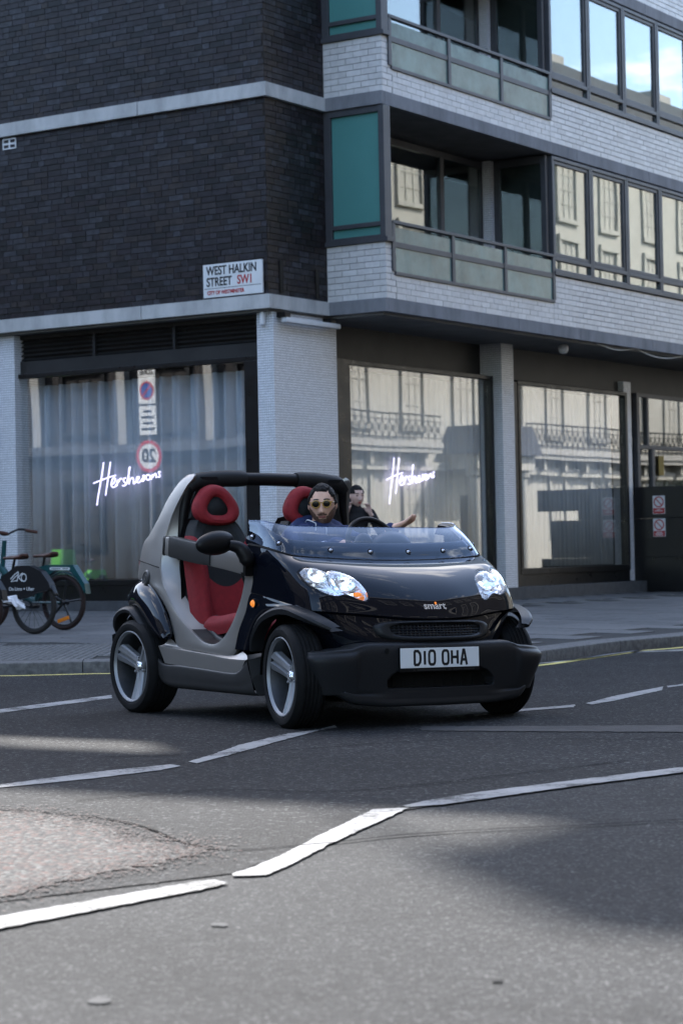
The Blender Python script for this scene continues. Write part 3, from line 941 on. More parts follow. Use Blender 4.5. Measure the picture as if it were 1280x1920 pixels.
# left shop window
part('fascia', (-4.16, -0.25, 0.20, 0.27, 3.42, 3.585), (-4.16, -0.25, 0.20, 0.27, 3.875, Z0 - 0.032), m='fascia')
lv = part('louvre', (-4.16, -0.25, 0.27, 0.30, 3.586, 3.874), m='black')
for i in range(5):
    o = obj('louvre_slat', boxes((-4.16, -0.25, -0.022, 0.022, -0.004, 0.004)), M['fascia'], lv, smooth=False, loc=(0, 0.236, 3.612 + i * 0.0575), rot=(R(35), 0, 0))
for x in (-2.9, -1.6):
    part('louvre_mullion', (x - 0.02, x + 0.02, 0.195, 0.262, 3.588, 3.872), m='fascia', parent=lv)
sf = part('shop_window', (-4.60, -0.245, 0.16, 0.28, 3.36, 3.418), (-4.60, -0.245, 0.16, 0.28, 0.62, 0.69), (-0.50, -0.247, 0.161, 0.28, 0.691, 3.359), (-4.60, -4.36, 0.161, 0.28, 0.691, 3.359), m='black', bev=0.004)
part('shop_pane', (-4.359, -0.501, 0.215, 0.223, 0.691, 3.359), m='shopglass', parent=sf)
part('stall_riser', (-4.16, -0.247, 0.17, 0.28, 0.42, 0.619), m='black')
part('plinth', (-14, 0.02, 0.045, 0.28, 0.0, 0.418), m='plinth', bev=0.006)
# right shop windows
part('fascia', (-0.42, -0.35, 1.486, 5.769, 3.47, Z0 - 0.032), (-0.42, -0.30, 6.126, 14, 3.47, Z0 - 0.032), m='fascia')
for y0, y1, zt in ((1.93, 5.765, 3.41), (6.5, 10.125, 3.385)):
    sf = part('shop_window', (-0.27, -0.14, y0, y1, zt, zt + 0.055), (-0.27, -0.14, y0, y1, 0.60, 0.69), (-0.27, -0.14, y0, y0 + 0.07, 0.691, zt - 0.001), (-0.27, -0.14, y1 - 0.07, y1, 0.691, zt - 0.001), m='black', bev=0.004)
    part('shop_pane', (-0.205, -0.197, y0 + 0.071, y1 - 0.071, 0.691, zt - 0.001), m='shopglass_r', parent=sf)
    part('stall_riser', (-0.27, -0.16, y0, y1, 0.42, 0.599), m='black')
part('jamb', (-0.30, -0.13, 1.486, 1.929, 0.3, 3.469), m='black')
part('jamb', (-0.30, -0.15, 6.126, 6.499, 0.3, 3.42), m='black')
part('plinth', (-0.42, 0.012, 1.486, 5.769, 0.0, 0.417), (-0.42, 0.012, 5.769, 10.39, 0.0, 0.425), m='plinth', bev=0.006)
part('inner_wall', (-1.1, -1.05, 1.5, 10.2, 0.2, 3.9), (-4.6, -0.5, 1.25, 1.3, 0.2, 3.9), m='dark_in')
# entrance recess on the far right
ew = part('entrance_window', (-0.26, -0.18, 10.56, 10.66, 1.9, 3.46), (-0.26, -0.18, 10.661, 15, 3.40, 3.46), (-0.26, -0.18, 10.661, 15, 2.56, 2.62), (-0.26, -0.18, 11.1, 11.2, 1.9, 2.559), (-0.26, -0.18, 10.93, 11.0, 2.621, 3.399), m='frame', bev=0.004)
part('entrance_pane', (-0.225, -0.218, 10.661, 15, 2.621, 3.399), m='darkglass', parent=ew)
part('entrance_pane', (-0.225, -0.218, 10.661, 15, 1.0, 2.559), m='darkglass', parent=ew)
part('inner_wall', (-2.2, -2.1, 10.4, 15, 0.2, 3.9), (-2.2, -0.42, 10.30, 10.36, 0.2, 3.9), m='dark_in')

# separate things on and around the building
def bthing(name, bm, m, label, cat, loc=None, rot=None, smooth=True, kind=None, group=None):
    o = obj(name, bm, m, None, smooth=smooth)
    w = b2w(*(loc or (0, 0, 0)))
    o.location = w
    o.rotation_euler = (rot[0] if rot else 0, rot[1] if rot else 0, BROT + (rot[2] if rot else 0))
    tag(o, label, cat, group, kind)
    return o
bw = empty('black_hoarding', b2w(0, 10.4, 0), BROT, 'low black wall beside the entrance carrying two red and white notices', 'wall')
for x0, x1, a, b in ((-0.19, 1.02, 0.12, 0.80), (1.023, 1.50, 0.12, 0.80), (-0.19, 0.80, 0.803, 1.42), (0.803, 1.32, 0.803, 1.42), (-0.19, 0.80, 1.423, 1.93), (0.803, 1.55, 1.58, 1.93)):
    obj('panel', boxes((x0, x1, 0.0, 0.10, a, b), bev=0.003), M['black'], bw, smooth=False)
def notice(z, label, lines):
    n = empty('notice', b2w(0.245, 10.394, z), BROT, label, 'sign')
    obj('plate', boxes((-0.105, 0.105, -0.004, 0.004, -0.145, 0.145)), M['signwhite'], n, smooth=False)
    bm = bmesh.new()
    q = 28
    for k in range(q):
        a, b = 2 * math.pi * k / q, 2 * math.pi * (k + 1) / q
        f = lambda r, t: (r * math.cos(t), -0.0055, 0.045 + r * math.sin(t))
        quad(bm, f(0.068, a), f(0.068, b), f(0.088, b), f(0.088, a))
    quad(bm, (-0.055, -0.0056, 0.09), (-0.042, -0.0056, 0.102), (0.055, -0.0056, 0.0), (0.042, -0.0056, -0.012))
    obj('prohibition_ring', bm, M['redink'], n, smooth=False)
    obj('red_field', boxes((-0.098, 0.098, -0.0055, -0.003, -0.138, -0.052)), M['redink'], n, smooth=False)
    bm = bmesh.new()
    for i, w in enumerate(lines):
        zz = -0.075 - i * 0.022
        quad(bm, (-w, -0.0062, zz - 0.006), (w, -0.0062, zz - 0.006), (w, -0.0062, zz + 0.006), (-w, -0.0062, zz + 0.006))
    obj('text_line', bm, M['signwhite'], n, smooth=False)
notice(1.635, 'upper red and white prohibition notice on the black wall', (0.03, 0.07))
notice(1.27, 'lower red and white prohibition notice with three text lines on the black wall', (0.05, 0.07, 0.06))
M['yellow'] = mat('yellow_sticker', (0.16, 0.11, 0.01), 0.5)
bthing('sticker', boxes((-0.003, 0.003, -0.10, 0.10, -0.16, 0.16)), M['yellow'], 'yellow sticker on the dark glass above the black wall', 'sticker', (-0.19, 11.45, 2.3), smooth=False)
# grass planter behind the black wall
M['grassleaf'] = mat('planter_leaf', (0.045, 0.06, 0.03), 0.7, var=0.4, vscale=9)
pl = empty('planter', b2w(0.55, 10.75, 0.25), BROT, 'dark grassy plant rising behind the black wall', 'plant')
obj('trough', boxes((-0.5, 0.15, -0.15, 0.15, 0, 1.35), bev=0.01), M['black'], pl)
bm = bmesh.new()
for i in range(420):
    x, y = rnd.uniform(-0.45, 0.12), rnd.uniform(-0.12, 0.12)
    a = rnd.uniform(0, 6.28); ln = rnd.uniform(0.25, 0.55); be = rnd.uniform(0.05, 0.3)
    d = Vector((math.cos(a), math.sin(a), 0)); s_ = Vector((-d.y, d.x, 0)) * 0.007
    p0 = Vector((x, y, 1.33)); p1 = p0 + d * be * 0.4 + Vector((0, 0, ln * 0.65)); p2 = p0 + d * be * 1.3 + Vector((0, 0, ln * rnd.uniform(0.75, 1.0)))
    v = [bm.verts.new(q) for q in (p0 - s_, p0 + s_, p1 + s_ * .7, p1 - s_ * .7, p2)]
    bm.faces.new(v[:4]); bm.faces.new((v[3], v[2], v[4]))
o = obj('blades', bm, M['grassleaf'], pl, smooth=False); o['kind'] = 'stuff'

def curtain(x0, x1, z0, z1, amp, wl_, along):
    bm = bmesh.new()
    n = int((x1 - x0) / wl_ * 14)
    A, B = [], []
    ph = 0.0
    for i in range(n + 1):
        t = x0 + (x1 - x0) * i / n
        ph += 2 * math.pi / 14 * (0.72 + 0.56 * noise.noise(Vector((t * 1.7, 3.1, 0))) + 0.2)
        d = amp * math.tanh(2.2 * math.sin(ph)) * (0.8 + 0.4 * noise.noise(Vector((t * 2.3, 9, 0)))) + 0.25 * amp * math.sin(2.3 * ph)
        A.append(bm.verts.new((t, d, z0))); B.append(bm.verts.new((t, d * 0.8, z1)))
    for i in range(n):
        bm.faces.new((A[i], A[i + 1], B[i + 1], B[i]))
    return bm
c1 = bthing('curtain', curtain(-4.6, -0.4, 0.70, 3.27, 0.11, 0.23, 'x'), M['curtain_b'], 'blue grey curtain in deep vertical folds behind the left shop window', 'curtain', (0, 0.45, 0))
c2 = bthing('curtain', curtain(0, 3.75, 0.70, 3.36, 0.022, 0.15, 'x'), M['curtain_c'], 'pale curtain behind the middle shop window', 'curtain', (-0.38, 1.98, 0), rot=(0, 0, math.pi / 2))
c3 = bthing('curtain', curtain(0, 3.45, 0.70, 3.36, 0.022, 0.13, 'x'), M['curtain_b'], 'grey pleated curtain behind the shop window next to the black wall', 'curtain', (-0.40, 6.6, 0), rot=(0, 0, math.pi / 2))
for o in (c1, c2, c3):
    solidify(o, 0.003)

# neon script: drawn pen strokes (x 0..10, y)
def arc(cx, cy, rx, ry, a0, a1, n=9):
    return [(cx + rx * math.cos(R(a0 + (a1 - a0) * i / n)), cy + ry * math.sin(R(a0 + (a1 - a0) * i / n))) for i in range(n + 1)]
NEON = [
    [(1.35, 2.9), (1.05, 1.4), (0.45, -1.0), (0.25, -2.0)],
    [(2.35, 2.9), (2.0, 1.2), (1.65, -0.4), (1.55, -0.9)],
    [(-0.2, 0.55), (0.9, 0.85), (2.1, 1.15), (3.1, 1.35)],
    [(2.35, 0.25), (2.8, 0.5), (3.0, 0.9), (2.75, 1.05), (2.45, 0.6), (2.45, 0.15), (2.8, 0.0), (3.25, 0.35)],
    [(3.2, 0.1), (3.35, 0.8), (3.4, 0.5), (3.75, 0.95), (3.95, 0.9)],
    [(4.55, 1.0), (4.2, 0.9), (4.25, 0.6), (4.5, 0.4), (4.4, 0.15), (4.0, 0.15), (4.6, 0.3), (5.1, 1.9), (5.2, 2.2), (5.0, 1.9), (4.95, 0.3), (5.15, 0.75), (5.5, 1.0), (5.65, 0.7), (5.65, 0.3), (6.0, 0.5)],
    [(6.0, 0.5), (6.4, 0.85), (6.45, 1.05), (6.15, 1.0), (6.1, 0.55), (6.4, 0.4), (6.8, 0.7), (7.25, 1.15), (7.0, 1.15), (7.2, 0.8), (7.0, 0.55), (6.8, 0.6)],
    arc(7.75, 0.95, 0.3, 0.3, 60, 420, 12),
    [(8.2, 0.7), (8.35, 1.25), (8.4, 0.95), (8.75, 1.35), (8.9, 1.2), (8.9, 0.85)],
    [(9.55, 1.5), (9.25, 1.5), (9.4, 1.15), (9.4, 0.95), (9.1, 0.95)],
]
def neon(sc_, label, loc, rot):
    bm = bmesh.new()
    for st in NEON:
        P = spline([(p[0] * sc_, 0, p[1] * sc_) for p in st], max(6, len(st) * 4))
        tube(bm, P, 0.0075, 6)
    bthing('neon_sign', bm, M['neon'], label, 'neon sign', loc, rot)
neon(0.113, 'white neon handwriting hanging in the left shop window', (-2.98, 0.262, 1.88), None)
neon(0.128, 'white neon handwriting hanging in the middle shop window', (-0.30, 3.12, 1.87), (0, 0, math.pi / 2))

# street name plate
sp_ = empty('street_sign', b2w(-0.50, -0.030, 4.357), BROT, 'white street name plate on the dark brick corner', 'sign')
bm = boxes((-0.447, 0.447, -0.012, 0.014, -0.205, 0.205), bev=0.006)
obj('plate', bm, M['signwhite'], sp_, smooth=False)
def sgn(txt, size, x, z, m, xs, bold=0.006):
    me = text_mesh(txt, size, bold, xs, 0.0015, 'LEFT')
    o = link('lettering', me, M[m], sp_, (x, -0.0135, z), (math.pi / 2, 0, 0))
sgn('WEST HALKIN', 0.152, -0.395, 0.118, 'ink', 0.775, 0.003)
sgn('STREET', 0.152, -0.395, -0.020, 'ink', 0.775, 0.003)
sgn('SW1', 0.152, 0.07, -0.020, 'redink', 0.775, 0.003)
sgn('CITY OF WESTMINSTER', 0.066, -0.385, -0.150, 'redink', 0.80, 0.002)
obj('rule', boxes((-0.43, 0.43, -0.0135, -0.012, -0.098, -0.092)), M['ink'], sp_, smooth=False)
# small fittings
bm = bmesh.new(); revolve(bm, [(-0.075, 0.0), (-0.075, 0.035), (0.06, 0.038), (0.078, 0.025), (0.078, 0.0)], seg=16, ax='z')
bthing('sensor', bm, M['white'], 'small white alarm sensor at the top left of the tiled corner pillar', 'sensor', (-0.125, 0.045, 3.85))
bt = empty('batten_light', b2w(0.10, 0.0, 3.83), BROT, 'long white batten light fixed across the top of the tiled corner pillar', 'lamp')
obj('tube_housing', boxes((-0.04, 0.04, 0.18, 1.38, -0.03, 0.03), bev=0.008), M['white'], bt)
for y in (0.16, 1.17):
    obj('bracket', boxes((-0.096, 0.03, y, y + 0.12, 0.032, 0.095), bev=0.004), M['black'], bt)
bm = bmesh.new(); revolve(bm, [(0.06, 0.0), (0.06, 0.05), (0.02, 0.075), (-0.03, 0.07), (-0.065, 0.045), (-0.075, 0.0)], seg=18, ax='z')
bthing('soffit_lamp', bm, M['white'], 'white globe lamp under the overhang', 'lamp', (0.52, 6.69, 3.87))
bm = bmesh.new()
P = [(0.80, 7.2, 3.965)] + [(0.84, 7.2 + 0.16 * i, 3.955 - 0.05 * math.sin(math.pi * i / 7.0)) for i in range(1, 8)] + [(0.84, 8.5 + 0.2 * i, 3.955 - 0.075 * math.sin(math.pi * i / 8.0)) for i in range(0, 9)]
tube(bm, spline(P, 50), 0.007, 6)
bthing('cable', bm, M['curtain_c'], 'loose pale cable drooping along the edge of the overhang', 'cable')
vt = empty('wall_vent', b2w(-4.1, -0.004, 6.447), BROT, 'small white air vent on the dark brick under the upper band', 'vent')
obj('frame', boxes((-0.115, 0.115, -0.008, 0.02, -0.07, -0.055), (-0.115, 0.115, -0.008, 0.02, 0.055, 0.07), (-0.115, -0.10, -0.008, 0.02, -0.055, 0.055), (0.10, 0.115, -0.008, 0.02, -0.055, 0.055), (-0.1, 0.1, -0.008, 0.02, -0.012, 0.012), (-0.012, 0.012, -0.007, 0.02, -0.055, 0.055)), M['white'], vt, smooth=False)
obj('slots', boxes((-0.1, 0.1, 0.006, 0.02, -0.055, 0.055)), M['ink'], vt, smooth=False)
bm = boxes((-0.02, 0.02, 0.0, 0.03, 0.0, 0.26), bev=0.003)
bthing('pipe_stub', boxes((0, 0.02, -0.03, 0.03, 0, 0.40), bev=0.004), M['mortar'], 'left of two rusty fixing strips on the brick return above the corner pillar', 'bracket', (0.004, 0.27, 4.17))
bthing('pipe_stub', boxes((0, 0.02, -0.03, 0.03, 0, 0.36), bev=0.004), M['mortar'], 'right of two rusty fixing strips on the brick return above the corner pillar', 'bracket', (0.004, 1.06, 4.17))
# ================================================================ CAR
M['gloss'] = mat('gloss_black_paint', (0.0035, 0.0045, 0.008), 0.25, coat=1.0, spec=0.0)
M['cell'] = mat('matt_titanium_paint', (0.265, 0.25, 0.235), 0.37, metal=0.6, rvar=0.05, vscale=3)
M['plastic'] = mat('dark_grey_plastic', (0.014, 0.0145, 0.016), 0.45, spec=0.18, bump=0.06, bscale=420, rvar=0.06, vscale=5)
M['skirt'] = mat('skirt_grey', (0.027, 0.0265, 0.0265), 0.42, spec=0.25, rvar=0.06, vscale=4)
M['blackpl'] = mat('black_plastic', (0.005, 0.005, 0.0055), 0.45, spec=0.2)
M['inside'] = mat('black_lining', (0.004, 0.004, 0.004), 0.9, spec=0.05)
M['rubber'] = mat('tyre_rubber', (0.0075, 0.0075, 0.008), 0.72, spec=0.12, var=0.25, vscale=12, bump=0.1, bscale=200)
M['alloy'] = mat('silver_alloy', (0.24, 0.243, 0.255), 0.48, metal=0.5, var=0.1, vscale=7, rvar=0.08)
M['alloy_dark'] = mat('brake_dusted_metal', (0.06, 0.06, 0.063), 0.5, metal=0.6)
M['barrel'] = mat('satin_barrel', (0.065, 0.067, 0.072), 0.36, metal=0.7, var=0.2, vscale=5)
M['chrome'] = mat('reflector_chrome', (0.92, 0.93, 0.95), 0.2, metal=1.0)
M['bulb'] = mat('lit_lamp', (0.9, 0.92, 1.0), 0.3, emis=(0.85, 0.92, 1.0), estr=0.35)
M['amber'] = mat('amber_lens', (0.60, 0.15, 0.015), 0.25, emis=(1.0, 0.30, 0.05), estr=0.16)
M['lens'] = glass_mat('lamp_lens', (0.97, 0.98, 1.0), 0.04, 0.0)
M['screen'] = glass_mat('smoked_deflector', (0.60, 0.64, 0.74), 0.035, 0.0, refl=(0.85, 0.92, 1.0))
M['red'] = mat('red_upholstery', (0.20, 0.0105, 0.015), 0.75, var=0.12, vscale=30, bump=0.25, bscale=300)
M['seatblack'] = mat('black_upholstery', (0.009, 0.0105, 0.0115), 0.75, var=0.2, vscale=25, bump=0.2, bscale=260)
M['plate'] = mat('plate_white', (0.72, 0.73, 0.74), 0.35)
M['bolt'] = mat('bolt_steel', (0.45, 0.46, 0.5), 0.25, metal=1.0)
M['gap'] = mat('panel_gap', (0.002, 0.002, 0.002), 0.9)
M['silver'] = mat('silver_badge', (0.75, 0.76, 0.78), 0.25, metal=0.9)
M['fabric_pad'] = mat('padded_bar_sleeve', (0.007, 0.0075, 0.0085), 0.6, bump=0.15, bscale=200)

CARO = Vector((0.346, 12.916, 0))
CARR = R(33 - 90)
car = empty('open_car', CARO, CARR, 'small open black and grey roadster turning across the junction with red seats', 'car')
LEAN = 0.020
def T(p):
    p = Vector(p)
    return Vector((p.x, p.y, p.z - LEAN * p.y))
def cpatch(bm, rows, nu, nv, both=True, flip=False, off=0.0):
    G = gridpts(rows, nu, nv)
    gridmesh(bm, G, flip, T)
    if both:
        gridmesh(bm, [mirror_y(r) for r in G], not flip, T)
    return G
def clink(name, bm, m, parent=car, pair=False, **k):
    if pair:
        a = bm.copy()
        bmesh.ops.delete(a, geom=[f for f in a.faces if f.calc_center_median().y > 0], context='FACES')
        bmesh.ops.delete(bm, geom=[f for f in bm.faces if f.calc_center_median().y <= 0], context='FACES')
        o1 = clink(name, a, m, parent, **k)
        clink(name, bm, m, parent, **k)
        return o1
    return obj(name, bm, M[m] if isinstance(m, str) else m, parent, **k)
def lerp_tab(tab, v):
    if v <= tab[0][0]: return tab[0][1]
    for (a, b), (c, d) in zip(tab, tab[1:]):
        if v <= c: return b + (d - b) * (v - a) / (c - a)
    return tab[-1][1]
YO0 = 0
YO = [(0.27, 0.785), (0.37, 0.772), (0.5, 0.762), (0.75, 0.742), (0.95, 0.722), (1.1, 0.69), (1.25, 0.655), (1.4, 0.612), (1.45, 0.592), (1.492, 0.562)]
def yo(x, z):
    return lerp_tab(YO, z) - 0.10 * max(0, (-1.65 - x) / 0.45) ** 2
A = [(-1.44, 1.490), (-1.425, 1.462), (-1.475, 1.40), (-1.56, 1.25), (-1.60, 1.12), (-1.612, 1.02), (-1.612, .92), (-1.575, .83), (-1.51, .753), (-1.44, .685), (-1.36, .62), (-1.25, .552), (-1.13, .498), (-1.02, .455), (-.89, .44), (-.80, .467), (-.734, .512), (-.667, .584), (-.61, .672), (-.575, .753), (-.555, .85), (-.55, .95), (-.56, 1.03)]
B = [(-1.545, 1.484), (-1.60, 1.44), (-1.69, 1.34), (-1.77, 1.22), (-1.90, 1.11), (-2.03, 1.06), (-2.095, .92), (-2.08, .835), (-1.86, .825), (-1.66, .755), (-1.49, .63), (-1.405, .50), (-1.32, .405), (-1.10, .39), (-.90, .378), (-.72, .37), (-.635, .41), (-.59, .527), (-.522, .636), (-.466, .749), (-.435, .852), (-.44, .95), (-.47, 1.03)]
Cc = [(-1.46, 1.472), (-1.475, 1.44), (-1.515, 1.375), (-1.545, 1.25), (-1.55, 1.12), (-1.545, 1.02), (-1.525, .91), (-1.495, .83), (-1.44, .745), (-1.37, .685), (-1.28, .62), (-1.17, .55), (-1.06, .50), (-.98, .468), (-.88, .455), (-.80, .475), (-.74, .518), (-.675, .59), (-.62, .68), (-.585, .755), (-.565, .85), (-.56, .95), (-.57, 1.03)]
def inn(i): return (0.03, 0.06)[i] if i < 2 else 0.085 if i <= 11 else (0.085 - 0.045 * min(1, (i - 11) / 5))
rA = [Vector((x, -yo(x, z), z)) for x, z in A]
rA2 = [Vector((x, -yo(x, z) + 0.010, z)) for x, z in [((a[0] * .9 + c[0] * .1), (a[1] * .9 + c[1] * .1)) for a, c in zip(A, Cc)]]
rM = [Vector(((a[0] + b[0]) / 2, -yo((a[0] + b[0]) / 2, (a[1] + b[1]) / 2) - 0.006, (a[1] + b[1]) / 2)) for a, b in zip(A, B)]
rA1 = [a.lerp(m, 0.10) + Vector((0, -0.003, 0)) for a, m in zip(rA, rM)]
rB = [Vector((x, -yo(x, z) + 0.004, z)) for x, z in B]
rC = [Vector((x, -yo(A[i][0], A[i][1]) + inn(i), z)) for i, (x, z) in enumerate(Cc)]
rBin = [b + Vector((0.0, 0.03, 0.0)) for b in rB]
bm = bmesh.new()
cpatch(bm, [rC, rC[:] and [a.lerp(c, 0.5) for a, c in zip(rA2, rC)], rA2, rA, rA1, rM, rB, rBin], 150, 26, flip=False)
# rear face of the pillars
rD = [Vector((b.x - 0.02, b.y + 0.10, b.z - 0.02)) for b in rB[:6]]
cpatch(bm, [rB[:6], rD], 24, 4)
# sill ledge and lower panel
S0 = [(-1.44, -.764, .470), (-1.25, -.766, .398), (-.95, -.768, .382), (-.66, -.766, .382), (-.55, -.764, .405)]
S1 = [(-1.545, -.782, .416), (-1.25, -.791, .400), (-.95, -.793, .383), (-.66, -.793, .363), (-.462, -.787, .366)]
S2 = [(-1.54, -.786, .405), (-1.25, -.795, .388), (-.95, -.797, .372), (-.66, -.797, .354), (-.485, -.791, .350)]
S3 = [(-1.47, -.785, .31), (-1.25, -.790, .302), (-.95, -.792, .291), (-.66, -.792, .280), (-.55, -.788, .277)]
S0b = [(-1.50, -.765, .43), (-1.25, -.776, .404), (-.95, -.778, .386), (-.66, -.778, .374), (-.49, -.774, .388)]
cpatch(bm, [S0, S0b, S1, S2, S3], 60, 20, flip=True)
clink('safety_cell', bm, 'cell', pair=True, angle=50)
# seam groove around the silver panel, sill tread pad
def gapline(name, pts, w=0.004, m='gap', n=40):
    bm = bmesh.new()
    P = spline(pts, n)
    tube(bm, [T(p) for p in P], w, 6)
    return clink(name, bm, m)
# skirt
K0 = [(-1.655, -.765, .445), (-1.60, -.784, .37), (-1.50, -.79, .302), (-1.25, -.795, .296), (-.95, -.797, .285), (-.66, -.797, .274), (-.555, -.795, .285), (-.47, -.785, .352)]
K1 = [(-1.63, -.772, .36), (-1.575, -.785, .27), (-1.47, -.79, .225), (-1.25, -.793, .222), (-.95, -.795, .216), (-.66, -.795, .21), (-.52, -.79, .22), (-.43, -.782, .25)]
K2 = [(-1.59, -.755, .27), (-1.53, -.76, .195), (-1.44, -.762, .165), (-1.25, -.764, .160), (-.95, -.766, .158), (-.66, -.766, .156), (-.50, -.762, .155), (-.405, -.755, .158)]
K3 = [(-1.59, -.60, .28), (-1.53, -.60, .20), (-1.44, -.60, .16), (-1.25, -.60, .155), (-.95, -.60, .153), (-.66, -.60, .151), (-.50, -.60, .15), (-.405, -.60, .153)]
K00 = [Vector(p) + Vector((0, .02, .006)) for p in K0]
bm = bmesh.new()
cpatch(bm, [K00, K0, K1, K2, K3], 80, 24, flip=True)
clink('side_skirt', bm, 'skirt', pair=True, angle=40)
bm = bmesh.new()
for s in (-1, 1):
    q = [T((x, s * y, z)) for x, y, z in ((-.468, .78, .36), (-.43, .78, .25), (-.405, .755, .158), (-.405, .55, .155), (-.44, .55, .40))]
    bm.faces.new([bm.verts.new(p) for p in (q if s < 0 else q[::-1])])
    q = [T((x, s * y, z)) for x, y, z in ((-.468, .782, .36), (-.52, .77, .385), (-.50, .55, .41), (-.44, .55, .40))]
    bm.faces.new([bm.verts.new(p) for p in (q if s < 0 else q[::-1])])
clink('skirt_end', bm, 'skirt', pair=True, smooth=False)
# door opening seal and inner trim
E1 = [p + Vector((0.0, 0.001, 0)) for p in rC]
E2 = [Vector((p.x + (0.035 if i < 10 else 0.012), p.y + 0.018, p.z + (0.0 if i < 7 else 0.022))) for i, p in enumerate(rC)]
E3 = [p + Vector((0.01, 0.10, 0.0)) for p in E2]
bm = bmesh.new(); cpatch(bm, [E1, E2, E3], 120, 10)
clink('door_seal', bm, 'plastic', pair=True)
# grip pad on the sill
bm = bmesh.new()
pi = list(range(10, 16))
g0 = [rA2[i].lerp(rC[i], 0.02) + Vector((0, -0.006, 0.004)) for i in pi]
g1 = [rA2[i].lerp(rC[i], 0.98) + Vector((0, -0.004, 0.006)) for i in pi]
G = gridpts([g0, g1], 40, 4); G = [r[12:34] for r in G]
gridmesh(bm, G, False, T); gridmesh(bm, [mirror_y(r) for r in G], True, T)
clink('tread_pad', bm, 'blackpl', pair=True)

# roll bar
def bar(name, pts, r, m, n=60, seg=14):
    bm = bmesh.new()
    P = spline(pts, n)
    rs = r if not isinstance(r, (list, tuple)) else [lerp_tab(list(zip([i / (len(r) - 1) for i in range(len(r))], r)), k / (n - 1)) for k in range(n)]
    tube(bm, [T(p) for p in P], rs, seg)
    return clink(name, bm, m)
hp = [(-1.53, -.625, .95), (-1.535, -.612, 1.15), (-1.525, -.59, 1.31), (-1.505, -.562, 1.42), (-1.482, -.48, 1.456), (-1.47, -.25, 1.464), (-1.465, 0, 1.467)]
hp = hp + [(x, -y, z) for x, y, z in hp[-2::-1]]
bar('hoop', hp, [0.020, 0.024, 0.030, 0.04, 0.042, 0.042, 0.042, 0.042, 0.042, 0.038, 0.026, 0.018, 0.014], 'blackpl', 90)
hs = [(-1.50, -.592, 1.44), (-1.49, -.52, 1.488), (-1.48, -.35, 1.5), (-1.475, 0, 1.503), (-1.48, .35, 1.5), (-1.49, .52, 1.488), (-1.50, .592, 1.44)]
bm = bmesh.new()
P0 = spline(hs, 60)
up_ = [Vector((p.x - 0.06, p.y, p.z - 0.006)) for p in P0]
up2 = [Vector((p.x + 0.012, p.y, p.z)) for p in P0]
up3 = [Vector((p.x + 0.022, p.y, p.z - 0.018)) for p in P0]
gridmesh(bm, [up_, P0, up2, up3], True, T)
clink('hoop_crown', bm, 'cell')
for s in (-1, 1):
    bar('bar_pad', [(-1.50, s * .578, 1.405), (-1.485, s * .52, 1.446), (-1.472, s * .36, 1.464), (-1.466, s * .24, 1.467), (-1.464, s * .19, 1.467)], [0.042, 0.052, 0.053, 0.053, 0.048], 'fabric_pad', 40)

# rear black fender panel, cap, rear body
F0 = [(-2.10, -.66, .735), (-1.98, -.70, .80), (-1.88, -.715, .828), (-1.75, -.735, .795), (-1.61, -.752, .725), (-1.49, -.765, .622), (-1.405, -.772, .515), (-1.412, -.776, .470)]
F3 = [(-2.105, -.665, .715), (-2.03, -.715, .645), (-1.93, -.745, .655), (-1.83, -.765, .645), (-1.72, -.775, .575), (-1.61, -.78, .50), (-1.53, -.78, .475), (-1.425, -.778, .462)]
F1 = [(Vector(a).lerp(Vector(b), 0.28) + Vector((0, -0.030, 0.006))) for a, b in zip(F0, F3)]
F2 = [(Vector(a).lerp(Vector(b), 0.7) + Vector((0, -0.040, 0.0))) for a, b in zip(F0, F3)]
F4 = [Vector((x, y + .12, z - .01)) for x, y, z in F3]
bm = bmesh.new(); cpatch(bm, [[Vector(p) + Vector((0, .012, 0)) for p in F0], F0, F1, F2, F3, F4], 60, 30, flip=True)
clink('rear_fender', bm, 'gloss', pair=True, angle=70)
gapline('fender_lip', [Vector(p) + Vector((0.004, -0.003, 0)) for p in F0[2:]] + [Vector((-1.47, -.782, .466)), Vector((-1.58, -.785, .488))], 0.008, 'gloss', 50)
bm = bmesh.new(); revolve(bm, [(-0.014, 0.0), (-0.016, 0.018), (-0.012, 0.020), (-0.012, 0.040), (-0.016, 0.044), (-0.010, 0.056), (0.02, 0.060)], seg=28)
clink('fuel_cap', bm, 'skirt', loc=T((-1.80, -.725, .835)), rot=(R(-12), 0, R(-8)))
bm = bmesh.new(); revolve(bm, [(0.0, 0.0), (0.0, 0.066), (0.03, 0.07)], seg=24)
clink('cap_recess', bm, 'blackpl', loc=T((-1.80, -.722, .825)), rot=(R(-12), 0, R(-8)))
prof = [(-1.66, 1.075), (-1.85, 1.09), (-1.985, 1.06), (-2.085, .93), (-2.10, .80), (-2.10, .60), (-2.06, .42)]
rows = []
for x, z in prof:
    hw = yo(x, z) - 0.012
    rows.append([(x + 0.05, -hw, z), (x + .01, -hw * .8, z), (x - .02, 0, z + .01), (x + .01, hw * .8, z), (x + .05, hw, z)])
bm = bmesh.new(); cpatch(bm, rows, 30, 30, both=False)
clink('rear_body', bm, 'plastic')
for s in (-1, 1):
    bm = bmesh.new(); tube(bm, [T((x, s * (yo(x, z) + .003), z)) for x, z in [(p.x, p.y) for p in spline([(-2.085, .955, 0), (-1.95, .945, 0), (-1.80, .930, 0), (-1.625, .905, 0)], 24)]], .0032, 5)
    clink('panel_seam', bm, 'gap')
bm = bmesh.new()
for s in (-1, 1):
    tube(bm, [T((-2.065, s * .57, .99)), T((-2.085, s * .58, .93)), T((-2.08, s * .585, .87))], [0.035, 0.045, 0.035], 10)
M['tail'] = mat('tail_red', (0.45, 0.02, 0.02), 0.15, coat=0.5)
clink('tail_lamp', bm, 'tail', pair=True)
